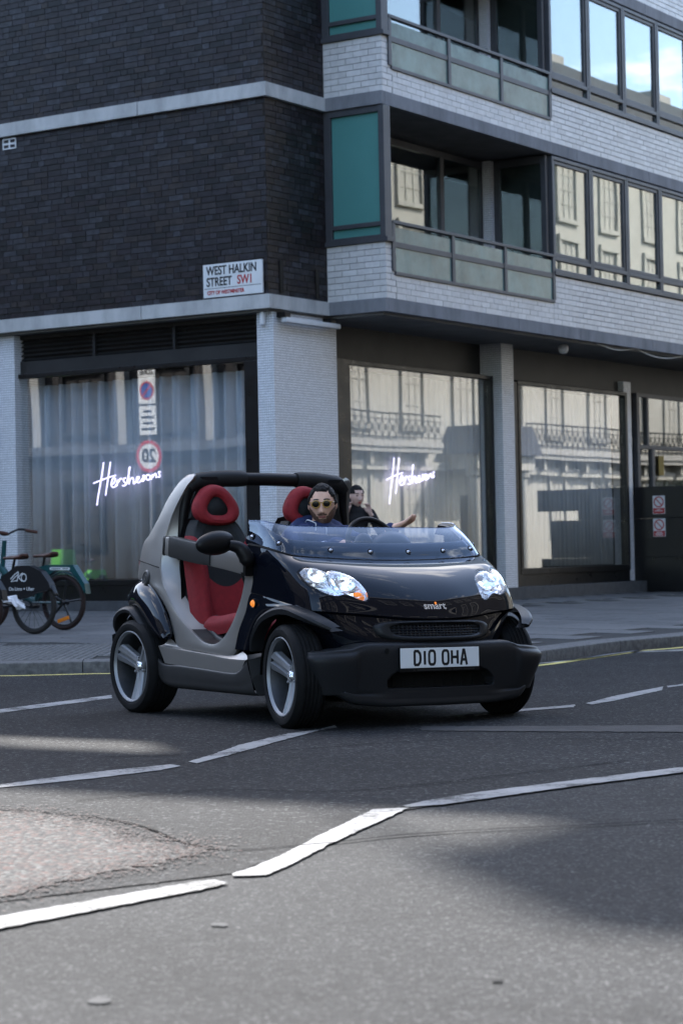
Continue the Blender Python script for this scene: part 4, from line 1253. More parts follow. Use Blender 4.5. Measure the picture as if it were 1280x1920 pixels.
# tub, floor, bulkheads, underbody
clink('tub', boxes((-1.62, -.30, -.62, .62, .22, .26), (-1.68, -1.62, -.60, .60, .22, 1.05), (-.34, -.30, -.66, .66, .22, .97), (-2.0, .16, -.52, .52, .17, .42), (-.29, .05, -.66, .66, .44, .60)), 'inside', smooth=False)
bm = bmesh.new()
for s in (-1, 1):
    P = spline([(p.x, s * 0.615, p.z - 0.02) for p in rC[4:17]], 50)
    Q = [Vector((p.x, p.y, 0.20)) for p in P]
    gridmesh(bm, [P, Q], s > 0, T)
clink('inner_side', bm, 'inside', pair=True)
# blue reflecting inner door shut
# ------------------------------------------------ front body
FR = [
 [(-.535, -.722, 1.036), (-.50, -.735, .96), (-.452, -.742, .89), (-.442, -.745, .82), (-.464, -.748, .752)],
 [(-.36, -.720, 1.015), (-.32, -.736, .945), (-.29, -.742, .875), (-.27, -.746, .80), (-.27, -.749, .726)],
 [(-.235, -.708, .99), (-.17, -.727, .935), (-.11, -.736, .865), (-.07, -.741, .785), (-.06, -.745, .694)],
 [(-.165, -.670, .968), (-.07, -.697, .912), (.015, -.712, .828), (.075, -.718, .745), (.105, -.72, .656)],
 [(-.145, -.60, .958), (-.02, -.622, .912), (.08, -.636, .832), (.145, -.64, .742), (.18, -.64, .645)],
 [(-.125, -.45, .948), (.01, -.455, .910), (.125, -.46, .836), (.205, -.46, .738), (.25, -.46, .630)],
 [(-.108, -.22, .938), (.03, -.22, .905), (.168, -.22, .828), (.268, -.22, .727), (.328, -.22, .607)],
 [(-.10, 0, .935), (.04, 0, .902), (.182, 0, .823), (.288, 0, .717), (.352, 0, .600)]]
cols = FR + [[(x, -y, z) for x, y, z in c] for c in FR[-2::-1]]
rowsF = [[c[j] for c in cols] for j in range(5)]
GF = gridpts(rowsF, 260, 90)
tb = bmesh.new(); gridmesh(tb, GF)
bmesh.ops.triangulate(tb, faces=list(tb.faces))
BV = BVHTree.FromBMesh(tb)
tb.free()
def onbody(y, z, x0=2.0):
    h = BV.ray_cast(Vector((x0, y, z)), Vector((-1, 0, 0)))
    if h[0] is None:
        h = BV.find_nearest(Vector((0.1, y, z)))
    n = h[1]
    if n.x < 0: n = -n
    return h[0], n
# headlight outlines in (y,z) (right lamp; mirrored for the left)
HL = [(-.700, .866), (-.668, .890), (-.63, .893), (-.592, .872), (-.578, .857), (-.548, .876), (-.49, .868), (-.432, .838), (-.400, .785), (-.394, .735), (-.414, .706), (-.46, .716), (-.515, .742), (-.56, .735), (-.60, .738), (-.655, .765), (-.695, .81)]
HL = [(p.x, p.y) for p in spline([(y, z, 0) for y, z in HL + HL[:1]], 90)][:-1]
def inside(poly, y, z):
    c = False
    n = len(poly)
    for i in range(n):
        (a, b), (d, e) = poly[i], poly[i - 1]
        if (b > z) != (e > z) and y < (d - a) * (z - b) / (e - b) + a:
            c = not c
    return c
def nearest_on(poly, y, z):
    best, bp = 1e9, None
    p = Vector((y, z))
    for i in range(len(poly)):
        a, b = Vector(poly[i - 1]), Vector(poly[i])
        d = b - a
        t = max(0, min(1, (p - a).dot(d) / max(1e-12, d.length_squared)))
        q = a + d * t
        if (p - q).length < best:
            best, bp = (p - q).length, q
    return bp
HL2 = [(-y, z) for y, z in HL]
bm = bmesh.new()
V = gridmesh(bm, GF)
ins = {}
for v in bm.verts:
    ins[v] = 0
    if v.co.x > -0.03:
        if inside(HL, v.co.y, v.co.z): ins[v] = 1
        elif inside(HL2, v.co.y, v.co.z): ins[v] = 2
dead = [f for f in bm.faces if all(ins[v] for v in f.verts)]
edge_v = set()
for f in bm.faces:
    if any(ins[v] for v in f.verts) and not all(ins[v] for v in f.verts):
        edge_v.update(v for v in f.verts if ins[v])
for v in edge_v:
    q = nearest_on(HL if ins[v] == 1 else HL2, v.co.y, v.co.z)
    v.co = onbody(q.x, q.y)[0]
bmesh.ops.delete(bm, geom=dead, context='FACES')
for v in bm.verts: v.co = T(v.co)
# inward return of the lower edge
o = clink('front_bodywork', bm, 'gloss', angle=60)
solidify(o, 0.006, -1)
lowrow = GF[-1]
bm = bmesh.new()
gridmesh(bm, [lowrow, [Vector((p.x - .012 * (1 if abs(p.y) < .7 else 0), p.y * .985, p.z - .010)) for p in lowrow], [Vector((p.x - .06 * (1 if abs(p.y) < .7 else 0.1), p.y * .94, p.z - .004)) for p in lowrow]], False, T)
clink('front_lower_lip', bm, 'gloss')
def on_line(pts, off=0.001):
    return [onbody(y, z)[0] + onbody(y, z)[1] * off for y, z in pts]
for s in (-1, 1):
    for pts in ([(-.508, .950), (-.53, .915), (-.555, .888)], [(-.405, .708), (-.375, .665), (-.35, .622)]):
        pp = [(p.x * -s, p.y) for p in spline([(y, z, 0) for y, z in pts], 14)]
        bm = bmesh.new(); tube(bm, [T(q) for q in on_line(pp)], 0.0035, 5)
        clink('panel_seam', bm, 'gap')
# headlights
for s in (-1, 1):
    poly = HL if s < 0 else HL2
    if s > 0: poly = poly[::-1]
    ring = [onbody(y, z) for y, z in poly]
    P = [r[0] for r in ring]; N = [r[1] for r in ring]
    c = sum(P, Vector()) / len(P)
    nn = sum(N, Vector()).normalized()
    hl = empty('headlight'); hl.parent = car
    # bezel
    bm = bmesh.new()
    gridmesh(bm, [[p + n * .004 for p, n in zip(P, N)], [p + (p - c).normalized() * .013 + n * .003 for p, n in zip(P, N)], [p + (p - c).normalized() * .017 - n * .004 for p, n in zip(P, N)]], False, T, closed_u=True)
    gridmesh(bm, [[p + n * .004 for p, n in zip(P, N)], [p.lerp(c, .02) - nn * .03 for p in P]], True, T, closed_u=True)
    clink('bezel', bm, 'gap', hl)
    # reflector bowl with facets
    bm = bmesh.new()
    rings = []
    for k, (sc_, dp) in enumerate(((1.0, -.004), (.93, .024), (.80, .040), (.62, .052), (.42, .060), (.2, .064))):
        rings.append([p.lerp(c, 1 - sc_) - nn * (dp + (0.007 * noise.noise(p * 60 + Vector((k * 7, 0, 0))) if k > 0 else 0)) for p in P[::2]])
    gridmesh(bm, rings, False, T, closed_u=True)
    bm.faces.new([bm.verts.new(T(p)) for p in rings[-1]][::1])
    clink('reflector', bm, 'chrome', hl, smooth=False)
    # two bowls, lamps and amber insert
    t1 = (nn.cross(Vector((0, 0, 1)))).normalized(); t2 = t1.cross(nn).normalized()
    sg = 1 if s < 0 else -1
    for (a, b, r_, dep) in ((-.070, .055, .058, .012), (.062, .010, .060, .010)):
        cc = c + Vector((0, 0, 0)) + Vector((0, sg * a, b)); cc.x = onbody(cc.y, cc.z)[0].x
        rot_ = nn.to_track_quat('Z', 'Y').to_matrix().to_4x4()
        bm = bmesh.new(); revolve(bm, [(-.055, .010), (-.052, .026), (-.036, .045), (-.012, .058), (-.009, .0595)], seg=22, ax='z')
        bm.transform(Matrix.Scale(r_ / .0595, 4)); bm.transform(Matrix.Translation(T(cc)) @ rot_)
        clink('lamp_bowl', bm, 'chrome', hl, smooth=False)
        bm = bmesh.new(); bmesh.ops.create_icosphere(bm, subdivisions=2, radius=.019)
        bm.transform(Matrix.Translation(T(cc - nn * .034)))
        clink('bulb', bm, 'bulb', hl)
    cc = c + Vector((0, sg * .105, -.052)); cc.x = onbody(cc.y, cc.z)[0].x
    bm = bmesh.new(); bmesh.ops.create_icosphere(bm, subdivisions=3, radius=1)
    bm.transform(Matrix.Translation(T(cc - nn * .018)) @ nn.to_track_quat('Z', 'Y').to_matrix().to_4x4() @ Matrix.Diagonal((.026, .016, .010, 1)))
    if s < 0: clink('turn_lamp', bm, 'amber', hl)
    else: bm.free()
    # lens
    bm = bmesh.new()
    rings = []
    for k, (sc_, h) in enumerate(((1.0, .004), (.9, .012), (.7, .018), (.45, .021), (.2, .022))):
        rr_ = []
        for (y, z) in poly:
            p2 = Vector((y, z)).lerp(Vector((c.y, c.z)), 1 - sc_)
            q, n_ = onbody(p2.x, p2.y)
            rr_.append(q + n_ * h)
        rings.append(rr_)
    gridmesh(bm, rings, False, T, closed_u=True)
    bm.faces.new([bm.verts.new(T(p)) for p in rings[-1]])
    clink('lens', bm, 'lens', hl)

# lower front with grille
LF = [
 [(.02, -.735, .690), (.0, -.70, .58), (.0, -.62, .44)],
 [(.098, -.705, .645), (.10, -.655, .55), (.11, -.59, .44)],
 [(.165, -.625, .640), (.175, -.59, .54), (.185, -.545, .44)],
 [(.235, -.45, .628), (.265, -.44, .53), (.275, -.42, .44)],
 [(.312, -.22, .606), (.342, -.22, .52), (.345, -.22, .44)],
 [(.336, 0, .598), (.366, 0, .52), (.368, 0, .44)]]
lc = LF + [[(x, -y, z) for x, y, z in c] for c in LF[-2::-1]]
GL = gridpts([[c[j] for c in lc] for j in range(3)], 120, 24)
tb = bmesh.new(); gridmesh(tb, GL); bmesh.ops.triangulate(tb, faces=list(tb.faces)); BVL = BVHTree.FromBMesh(tb); tb.free()
bm = bmesh.new(); gridmesh(bm, GL, False, T)
clink('lower_front', bm, 'gloss', angle=70)
def onlow(y, z):
    h = BVL.ray_cast(Vector((2, y, z)), Vector((-1, 0, 0)))
    return h[0] if h[0] else BVL.find_nearest(Vector((.3, y, z)))[0]
def race(hw, z0, z1, n=80, sx=0.0):
    pts = []
    for i in range(n):
        a = 2 * math.pi * i / n
        ca, sa = math.cos(a), math.sin(a)
        y = hw * (abs(ca) ** 0.42) * (1 if ca > 0 else -1)
        z = (z0 + z1) / 2 + (z1 - z0) / 2 * (abs(sa) ** 0.62) * (1 if sa > 0 else -1)
        taper = 1.0 - 0.10 * ((z1 - z) / (z1 - z0))
        pts.append((y * taper, z))
    return pts
ro, ri = race(.415, .478, .594), race(.330, .503, .577)
rmid = [((a[0] + b[0]) / 2, (a[1] + b[1]) / 2) for a, b in zip(ro, ri)]
bm = bmesh.new()
gridmesh(bm, [[onlow(*p) + Vector((-.004, 0, 0)) for p in ro], [onlow(p[0], p[1]) + Vector((.018, 0, 0)) for p in [(o_[0] * .985, o_[1]) for o_ in ro]], [onlow(*p) + Vector((.026, 0, 0)) for p in rmid], [onlow(*p) + Vector((.018, 0, 0)) for p in ri], [onlow(*p) + Vector((.006, 0, 0)) for p in ri]], True, T, closed_u=True)
clink('grille_surround', bm, 'plastic', angle=70)
bm = bmesh.new()
for i in range(5):
    z = .512 + i * .0145
    P = [onlow(y, z) + Vector((.010, 0, 0)) for y in [(-.325 + .65 * k / 24) for k in range(25)]]
    tube(bm, [T(p) for p in P], .0022, 4)
for k in range(27):
    y = -.312 + .024 * k
    tube(bm, [T(onlow(y, .505) + Vector((.009, 0, 0))), T(onlow(y + .008, .575) + Vector((.009, 0, 0)))], .0018, 4)
clink('grille_mesh', bm, 'blackpl')
bm = bmesh.new()
gr = [onlow(*p) + Vector((.0045, 0, 0)) for p in ri]
bm.faces.new([bm.verts.new(T(p)) for p in gr])
clink('grille_opening', bm, 'gap', smooth=False)
# badge
cpt, cn = onbody(0, .672)
me = text_mesh('smart', 0.062, 0.0012, 1.08, 0.0025)
o = link('badge', me, M['silver'], car, T(cpt + cn * .004))
zax = cn; xax = Vector((0, 1, -LEAN)).normalized(); yax = zax.cross(xax).normalized()
o.rotation_euler = Matrix((xax, yax, zax)).transposed().to_euler()
bm = boxes((0.004, 0.016, 0.010, 0.024, 0.003, 0.006), bev=0.002)
clink('badge_dot', bm, 'amber', o)

# black side panel in front of the opening, with indicator
SP0 = [(-.635, -.768, .418), (-.592, -.764, .527), (-.524, -.756, .636), (-.468, -.749, .748), (-.30, -.748, .732), (-.12, -.746, .706), (.03, -.742, .685), (.13, -.715, .66)]
SP1 = [(-.49, -.772, .416), (-.455, -.770, .49), (-.40, -.766, .575), (-.30, -.760, .635), (-.20, -.756, .655), (-.09, -.752, .664), (.03, -.745, .662), (.12, -.71, .64)]
SPm = [(Vector(a).lerp(Vector(b), .5) + Vector((0, -.004, 0))) for a, b in zip(SP0, SP1)]
SP2 = [Vector((p[0], p[1] + .10, p[2] - .004)) for p in SP1]
bm = bmesh.new(); cpatch(bm, [SP0, SPm, SP1, SP2], 60, 16, flip=True)
clink('front_side_panel', bm, 'gloss', pair=True, angle=60)
bm = bmesh.new(); revolve(bm, [(-.018, 0), (-.016, .012), (-.006, .021), (.01, .022)], seg=20)
clink('side_indicator', bm, 'amber', loc=T((-.415, -.765, .690)))
bm = bmesh.new(); revolve(bm, [(-.008, .0222), (-.010, .026), (.002, .029), (.01, .029)], seg=20)
clink('indicator_bezel', bm, 'blackpl', loc=T((-.415, -.762, .690)))

# wheel arch flares
def flare(name, top, yin, lip, n=60):
    P = spline(top, n)
    q = n - 1
    rows = []
    def inner(i):
        k = i / q
        return yin(k)
    r0_ = [Vector((p.x, inner(i), p.z + .012)) for i, p in enumerate(P)]
    r1_ = [Vector((p.x, p.y + .03, p.z + .010)) for p in P]
    r2_ = [p + Vector((0, .006, .004)) for p in P]
    c = Vector((sum(p.x for p in P) / n, 0, .29))
    def inw(p, d):
        v = Vector((p.x - c.x, 0, p.z - c.z)).normalized()
        return p - v * d
    r3_ = [inw(p, .010) + Vector((0, -.004, 0)) for p in P]
    r4_ = [inw(p, lip(i / q)) + Vector((0, .002, 0)) for i, p in enumerate(P)]
    r5_ = [inw(p, lip(i / q) + .004) + Vector((0, .02, 0)) for i, p in enumerate(P)]
    r6_ = [inw(p, lip(i / q) * .8) + Vector((0, .09, 0)) for i, p in enumerate(P)]
    for s in (-1, 1):
        bm = bmesh.new()
        G = [r0_, r1_, r2_, r3_, r4_, r5_, r6_]
        if s > 0: G = [mirror_y(r) for r in G]
        gridmesh(bm, G, s < 0, T)
        clink(name, bm, 'plastic', angle=45)
flare('front_arch', [(-.435, -.79, .418), (-.395, -.805, .505), (-.30, -.815, .595), (-.205, -.818, .640), (-.09, -.82, .668), (.02, -.82, .670), (.11, -.815, .650), (.19, -.795, .622), (.255, -.757, .590), (.305, -.695, .553)],
      lambda k: -.745 + .11 * max(0, (k - .55) / .45) ** 1.4, lambda k: .022 + .018 * math.sin(math.pi * min(1, k)) )
flare('rear_arch', [(-2.205, -.74, .47), (-2.165, -.785, .54), (-2.09, -.81, .605), (-1.98, -.82, .645), (-1.88, -.822, .645), (-1.80, -.82, .605), (-1.74, -.815, .555), (-1.695, -.81, .515)],
      lambda k: -.70, lambda k: .030)
bm = bmesh.new()
for s in (-1, 1):
    G = gridpts([[(-2.20, s * .60, .50), (-2.205, s * .72, .49), (-2.20, s * .775, .47)], [(-2.19, s * .60, .40), (-2.205, s * .72, .40), (-2.195, s * .77, .40)], [(-2.13, s * .60, .32), (-2.15, s * .70, .33), (-2.15, s * .75, .36)]], 10, 10)
    gridmesh(bm, G, s > 0, T)
clink('mud_flap', bm, 'plastic', pair=True)
# wheel housings
bm = bmesh.new()
for xc in (0.0, -1.812):
    for s in (-1, 1):
        lo = 62 if xc == 0.0 else 0
        P = [Vector((xc + .40 * math.cos(a), s * .74, .29 + .37 * math.sin(a))) for a in [R(lo + (180 - lo) * k / 16) for k in range(17)]]
        Q = [Vector((p.x, s * .45, p.z)) for p in P]
        gridmesh(bm, [P, Q], s < 0)
        if xc < 0: continue
        xe = xc + .10
        ib = bmesh.new()
        quad(ib, (xc - .4, s * .47, .15), (xe, s * .47, .15), (xe, s * .47, .66), (xc - .4, s * .47, .66))
        clink('inner_arch', ib, 'inside')
clink('wheel_housing', bm, 'inside', pair=True)

# bumper
BC = [(.13, .785), (.235, .80), (.290, .755), (.330, .67), (.352, .585), (.357, .535), (.364, .47), (.378, .36), (.392, .2), (.397, 0)]
def brow(fz, dx, dyo=0.0):
    return [(x + dx(y), -(y + dyo), fz(y)) for x, y in BC]
def tp(y, t): return y - t * max(0, (y - .5) / .3) ** 1.5
def ex(y, t): return t if y in (.785,) else 0
def cz(y): return min(1, max(0, (y - .34) / .14))
def ztop(y): return lerp_tab([(0, .463), (.47, .463), (.53, .452), (.575, .436), (.80, .420)], y)
def zbot(y): return lerp_tab([(0, .112), (.4, .114), (.6, .135), (.70, .165), (.80, .19)], y)
rows = [
 [(x - (.15 if y > .5 else .08), -(y - (.10 if y > .7 else 0)), ztop(y) + .004) for x, y in BC],
 [(x - .028, -(y - (.02 if y > .7 else 0)), ztop(y) + .003) for x, y in BC],
 [(x - .004, -y, ztop(y) - .016) for x, y in BC],
 [(x + .004, -(y + .002), ztop(y) * .72 + .21 * .28) for x, y in [(x + (.012 if y > .56 else 0), y) for x, y in BC]],
 [(x - .012 + ex(y, .03), -tp(y, .05), .225) for x, y in BC],
 [(x - .013 - .006 * cz(y) + ex(y, .04), -tp(y, .07), .188) for x, y in BC],
 [(x - .013 + .007 * cz(y) + ex(y, .05), -tp(y, .095), zbot(y) + .045) for x, y in BC],
 [(x - .016 + ex(y, .06), -tp(y, .13), zbot(y) + .006) for x, y in BC],
 [(x - .10 + ex(y, .06), -tp(y, .18), zbot(y) + .010) for x, y in BC]]
rows = [r + [(x, -y, z) for x, y, z in r[-2::-1]] for r in rows]
GB = gridpts(rows, 200, 110)
INT = [(-.375, .228), (-.368, .262), (-.33, .300), (-.27, .322), (.27, .322), (.33, .300), (.368, .262), (.375, .228), (.355, .214), (-.355, .214)]
def dens(poly, n=8):
    out = []
    for i in range(len(poly)):
        a, b = Vector(poly[i]), Vector(poly[(i + 1) % len(poly)])
        for k in range(n): out.append(tuple(a.lerp(b, k / n)))
    return out
INT = dens(INT)
tb = bmesh.new(); gridmesh(tb, GB[12:]); bmesh.ops.triangulate(tb, faces=list(tb.faces)); BVB = BVHTree.FromBMesh(tb); tb.free()
def onbump(y, z):
    h = BVB.ray_cast(Vector((2, y, z)), Vector((-1, 0, 0)))
    return h[0] if h[0] else BVB.find_nearest(Vector((.4, y, z)))[0]
bm = bmesh.new(); gridmesh(bm, GB)
ins = {v: (v.co.x > .28 and inside(INT, v.co.y, v.co.z)) for v in bm.verts}
dead = [f for f in bm.faces if all(ins[v] for v in f.verts)]
ev = set()
for f in bm.faces:
    k = [ins[v] for v in f.verts]
    if any(k) and not all(k): ev.update(v for v in f.verts if ins[v])
for v in ev:
    q = nearest_on(INT, v.co.y, v.co.z); v.co = onbump(q.x, q.y)
bmesh.ops.delete(bm, geom=dead, context='FACES')
for v in bm.verts: v.co = T(v.co)
solidify(clink('bumper', bm, 'plastic', angle=50), 0.006, -1)
ring = [onbump(*p) for p in INT]
cI = Vector((.33, 0, .262))
bm = bmesh.new()
gridmesh(bm, [ring, [p + Vector((-.09, 0, 0)) for p in ring]], True, T, closed_u=True)
clink('intake_return', bm, 'plastic')
bm = bmesh.new()
bm.faces.new([bm.verts.new(T(p + Vector((-.085, 0, 0)))) for p in ring])
for k in range(9):
    y = -.28 + .07 * k
    box(bm, .285, .300, y - .006, y + .006, .21, .32)
clink('intake_grille', bm, 'gap', smooth=False)
bm = bmesh.new(); revolve(bm, [(0, 0), (0, .017)], seg=20)
q = onbump(-.38, .425)
clink('tow_eye_hole', bm, 'gap', loc=T(q + Vector((.010, 0, 0))), rot=(0, 0, R(-82)))
# number plate
px_ = .408
npl = boxes((px_, px_ + .004, -.305, .24, .328, .440), bev=0.0015)
for v in npl.verts: v.co = T(v.co)
npo = clink('number_plate', npl, 'plate', smooth=False)
bm = boxes((px_ - .012, px_ + .001, -.311, .246, .306, .446), bev=0.002)
for v in bm.verts: v.co = T(v.co)
clink('plate_holder', bm, 'blackpl', smooth=False)
CH = {'D': [[(0, 0), (0, 1)], [(-.07, 1), (.62, 1), (.92, .82), (1, .62), (1, .38), (.92, .18), (.62, 0), (-.07, 0)]],
      'I': [[(.5, 0), (.5, 1)]],
      'O': [[(.28, 0), (.72, 0), (.92, .08), (1, .24), (1, .76), (.92, .92), (.72, 1), (.28, 1), (.08, .92), (0, .76), (0, .24), (.08, .08), (.28, 0), (.4, 0)]],
      'H': [[(0, 0), (0, 1)], [(1, 0), (1, 1)], [(0, .5), (1, .5)]],
      'A': [[(-.02, -.09), (.44, 1.08)], [(.56, 1.08), (1.02, -.09)], [(.17, .3), (.83, .3)], [(.40, 1.02), (.60, 1.02)]]}
y = -.210
hc, wc, stw = .077, .040, .0155
for ch in 'DIO OHA':
    if ch == ' ':
        y += .030; continue
    w_ = .012 if ch == 'I' else wc
    bm = bmesh.new()
    tf = (lambda yy, ww: (lambda a, b, d: T((px_ + .0048 + d, yy + a, .384 + b))))(y, w_)
    ribbon(bm, [[(p[0] * wc - (wc / 2 - w_ / 2 if ch == 'I' else 0), (p[1] - .5) * hc) for p in st] for st in CH[ch]], stw, tf)
    y += w_ + .024
    obj('character', bm, M['ink'], npo, smooth=False)
bm = bmesh.new()
for k in range(34):
    y0 = -.215 + k * .0125
    if rnd.random() < .82:
        quad(bm, T((px_ + .0018, y0, .312)), T((px_ + .0018, y0 + .0085, .312)), T((px_ + .0018, y0 + .0085, .320)), T((px_ + .0018, y0, .320)))
obj('holder_print', bm, M['skirt'], npo, smooth=False)

# ------------------------------------------------ cowl, deflector, dash
seam = [c[0] for c in cols]
rim = [(-.566, -.70, 1.165), (-.445, -.69, 1.150), (-.31, -.665, 1.088), (-.24, -.63, 1.060), (-.218, -.57, 1.051), (-.205, -.43, 1.043), (-.19, -.2, 1.036), (-.185, 0, 1.034)]
top = [(-.570, -.695, 1.176), (-.445, -.678, 1.172), (-.365, -.655, 1.158), (-.318, -.60, 1.146), (-.30, -.53, 1.140), (-.288, -.42, 1.138), (-.275, -.2, 1.137), (-.27, 0, 1.137)]
mir = lambda c: c + [(x, -y, z) for x, y, z in c[-2::-1]]
rim, top = mir(rim), mir(top)
sm = [Vector(p) for p in seam]
sm2 = [p + Vector((-.03, 0, .020)) for p in sm]
def inw(p, d): 
    p = Vector(p)
    return Vector((p.x - d * .8, p.y * (1 - d * .6), p.z - d * .15))
bm = bmesh.new()
cw = [[p + Vector((0, 0, -.012)) for p in sm], [inw(p, .008) for p in sm2], [inw(Vector(a).lerp(Vector(b), .55), .010) for a, b in zip(sm, rim)], [inw(p, .008) for p in rim], [inw(Vector(p) + Vector((0, 0, .004)), .03) for p in rim], [inw(Vector(p) + Vector((0, 0, -.05)), .06) for p in rim]]
G = gridpts(cw, 160, 30); gridmesh(bm, G, True, T)
clink('cowl', bm, 'gloss', angle=60)
sg0 = [p + Vector((.006, 0, .006)) for p in sm]
mid1 = [Vector(a).lerp(Vector(b), .35) + Vector((.010, 0, .010)) for a, b in zip(sg0, top)]
mid2 = [Vector(a).lerp(Vector(b), .7) + Vector((.010, 0, .006)) for a, b in zip(sg0, top)]
GG = gridpts([sg0, mid1, mid2, [Vector(p) for p in top]], 160, 26)
bm = bmesh.new(); gridmesh(bm, GG, True, T)
clink('wind_deflector', bm, 'screen')
bm = bmesh.new(); tube(bm, [T(p) for p in GG[-1]], 0.003, 6); clink('deflector_edge', bm, M['screen'])
bm = bmesh.new(); tube(bm, [T(p + Vector((.002, 0, -.008))) for p in GG[0]], 0.010, 6); clink('deflector_seal', bm, 'gap')
# bolts along the deflector
tb = bmesh.new(); gridmesh(tb, GG, True); bmesh.ops.triangulate(tb, faces=list(tb.faces)); BVG = BVHTree.FromBMesh(tb); tb.free()
for (x, y, z) in ((-.50, -.8, 1.080), (-.24, -.8, 1.038), (1, -.40, .997), (1, -.135, .988), (1, .135, .988), (1, .40, .997), (1, .625, 1.012), (-.24, .8, 1.038), (-.50, .8, 1.080)):
    if x > 0:
        h = BVG.ray_cast(Vector((1, y, z)), Vector((-1, 0, 0)))
    else:
        h = BVG.ray_cast(Vector((x, y * 1.5, z)), Vector((0, -1 if y > 0 else 1, 0)))
    if h[0] is None: continue
    n = h[1]
    if n.dot(h[0] - Vector((-.9, 0, .8))) < 0: n = -n
    bm = bmesh.new(); revolve(bm, [(0.010, 0.0), (0.009, .007), (.004, .011), (0, .0125)], seg=14, ax='z')
    clink('deflector_bolt', bm, 'bolt', loc=T(h[0]), rot=n.to_track_quat('Z', 'Y').to_euler())
    bm = bmesh.new(); revolve(bm, [(0.002, .010), (.003, .018), (0, .019)], seg=14, ax='z')
    clink('bolt_washer', bm, 'blackpl', loc=T(h[0]), rot=n.to_track_quat('Z', 'Y').to_euler())
# dashboard
rows = [[(-.225, y, 1.015 - .02 * (abs(y) > .5)), (-.34, y, 1.02), (-.46, y, 1.0), (-.50, y, .93), (-.46, y, .78)] for y in (-.62, -.4, -.2, 0, .2, .4, .62)]
bm = bmesh.new(); G = gridpts(rows, 24, 40); gridmesh(bm, G, False, T)
clink('dashboard', bm, 'plastic')
bm = bmesh.new(); bmesh.ops.create_uvsphere(bm, u_segments=28, v_segments=18, radius=1)
bm.transform(Matrix.Translation(T((-.40, .20, 1.03))) @ Matrix.Diagonal((.11, .125, .088, 1)))
clink('instrument_pod', bm, 'plastic')
bm = bmesh.new(); bmesh.ops.create_uvsphere(bm, u_segments=20, v_segments=12, radius=1)
bm.transform(Matrix.Translation(T((-.37, -.02, 1.03))) @ Matrix.Diagonal((.06, .06, .075, 1)))
clink('clock_pod', bm, 'plastic')
# steering wheel
sw = Matrix.Translation(T((-.545, .165, 1.035))) @ Matrix.Rotation(R(-24), 4, 'Y')
def swp(a, r, d=0): return sw @ Vector((d, r * math.cos(a), r * math.sin(a)))
swo = empty('steering_wheel'); swo.parent = car
bm = bmesh.new(); tube(bm, [swp(2 * math.pi * k / 48, .175) for k in range(48)], .0165, 10, closed=True)
clink('wheel_rim', bm, 'blackpl', swo)
bm = bmesh.new()
for a in (R(18), R(162), R(270)):
    tube(bm, [swp(a, .04, .02), swp(a, .11, .012), swp(a, .17, 0)], [.022, .017, .013], 8)
bmesh.ops.create_uvsphere(bm, u_segments=16, v_segments=10, radius=.055, matrix=sw @ Matrix.Translation((.02, 0, 0)))
clink('wheel_boss', bm, 'blackpl', swo)

# ------------------------------------------------ safety bar across the side + mirror
def slab_bar(pts, hts, th, name, m, parent=car):
    bm = bmesh.new()
    rings = []
    P = spline(pts, 24)
    for i, p in enumerate(P):
        h = lerp_tab([(k / (len(hts) - 1), v) for k, v in enumerate(hts)], i / 23) / 2
        sec = [(-th * .5, -h + .012), (-th * .4, -h), (th * .4, -h), (th * .5, -h + .012), (th * .5, h - .012), (th * .4, h), (-th * .4, h), (-th * .5, h - .012)]
        rings.append([bm.verts.new(T((p.x + z * .12, p.y + y, p.z + z))) for y, z in sec])
    for A_, B_ in zip(rings, rings[1:]):
        for k in range(8): bm.faces.new((A_[k], A_[(k + 1) % 8], B_[(k + 1) % 8], B_[k]))
    bm.faces.new(rings[0][::-1]); bm.faces.new(rings[-1])
    bmesh.ops.recalc_face_normals(bm, faces=list(bm.faces))
    return clink(name, bm, m, parent, angle=40)
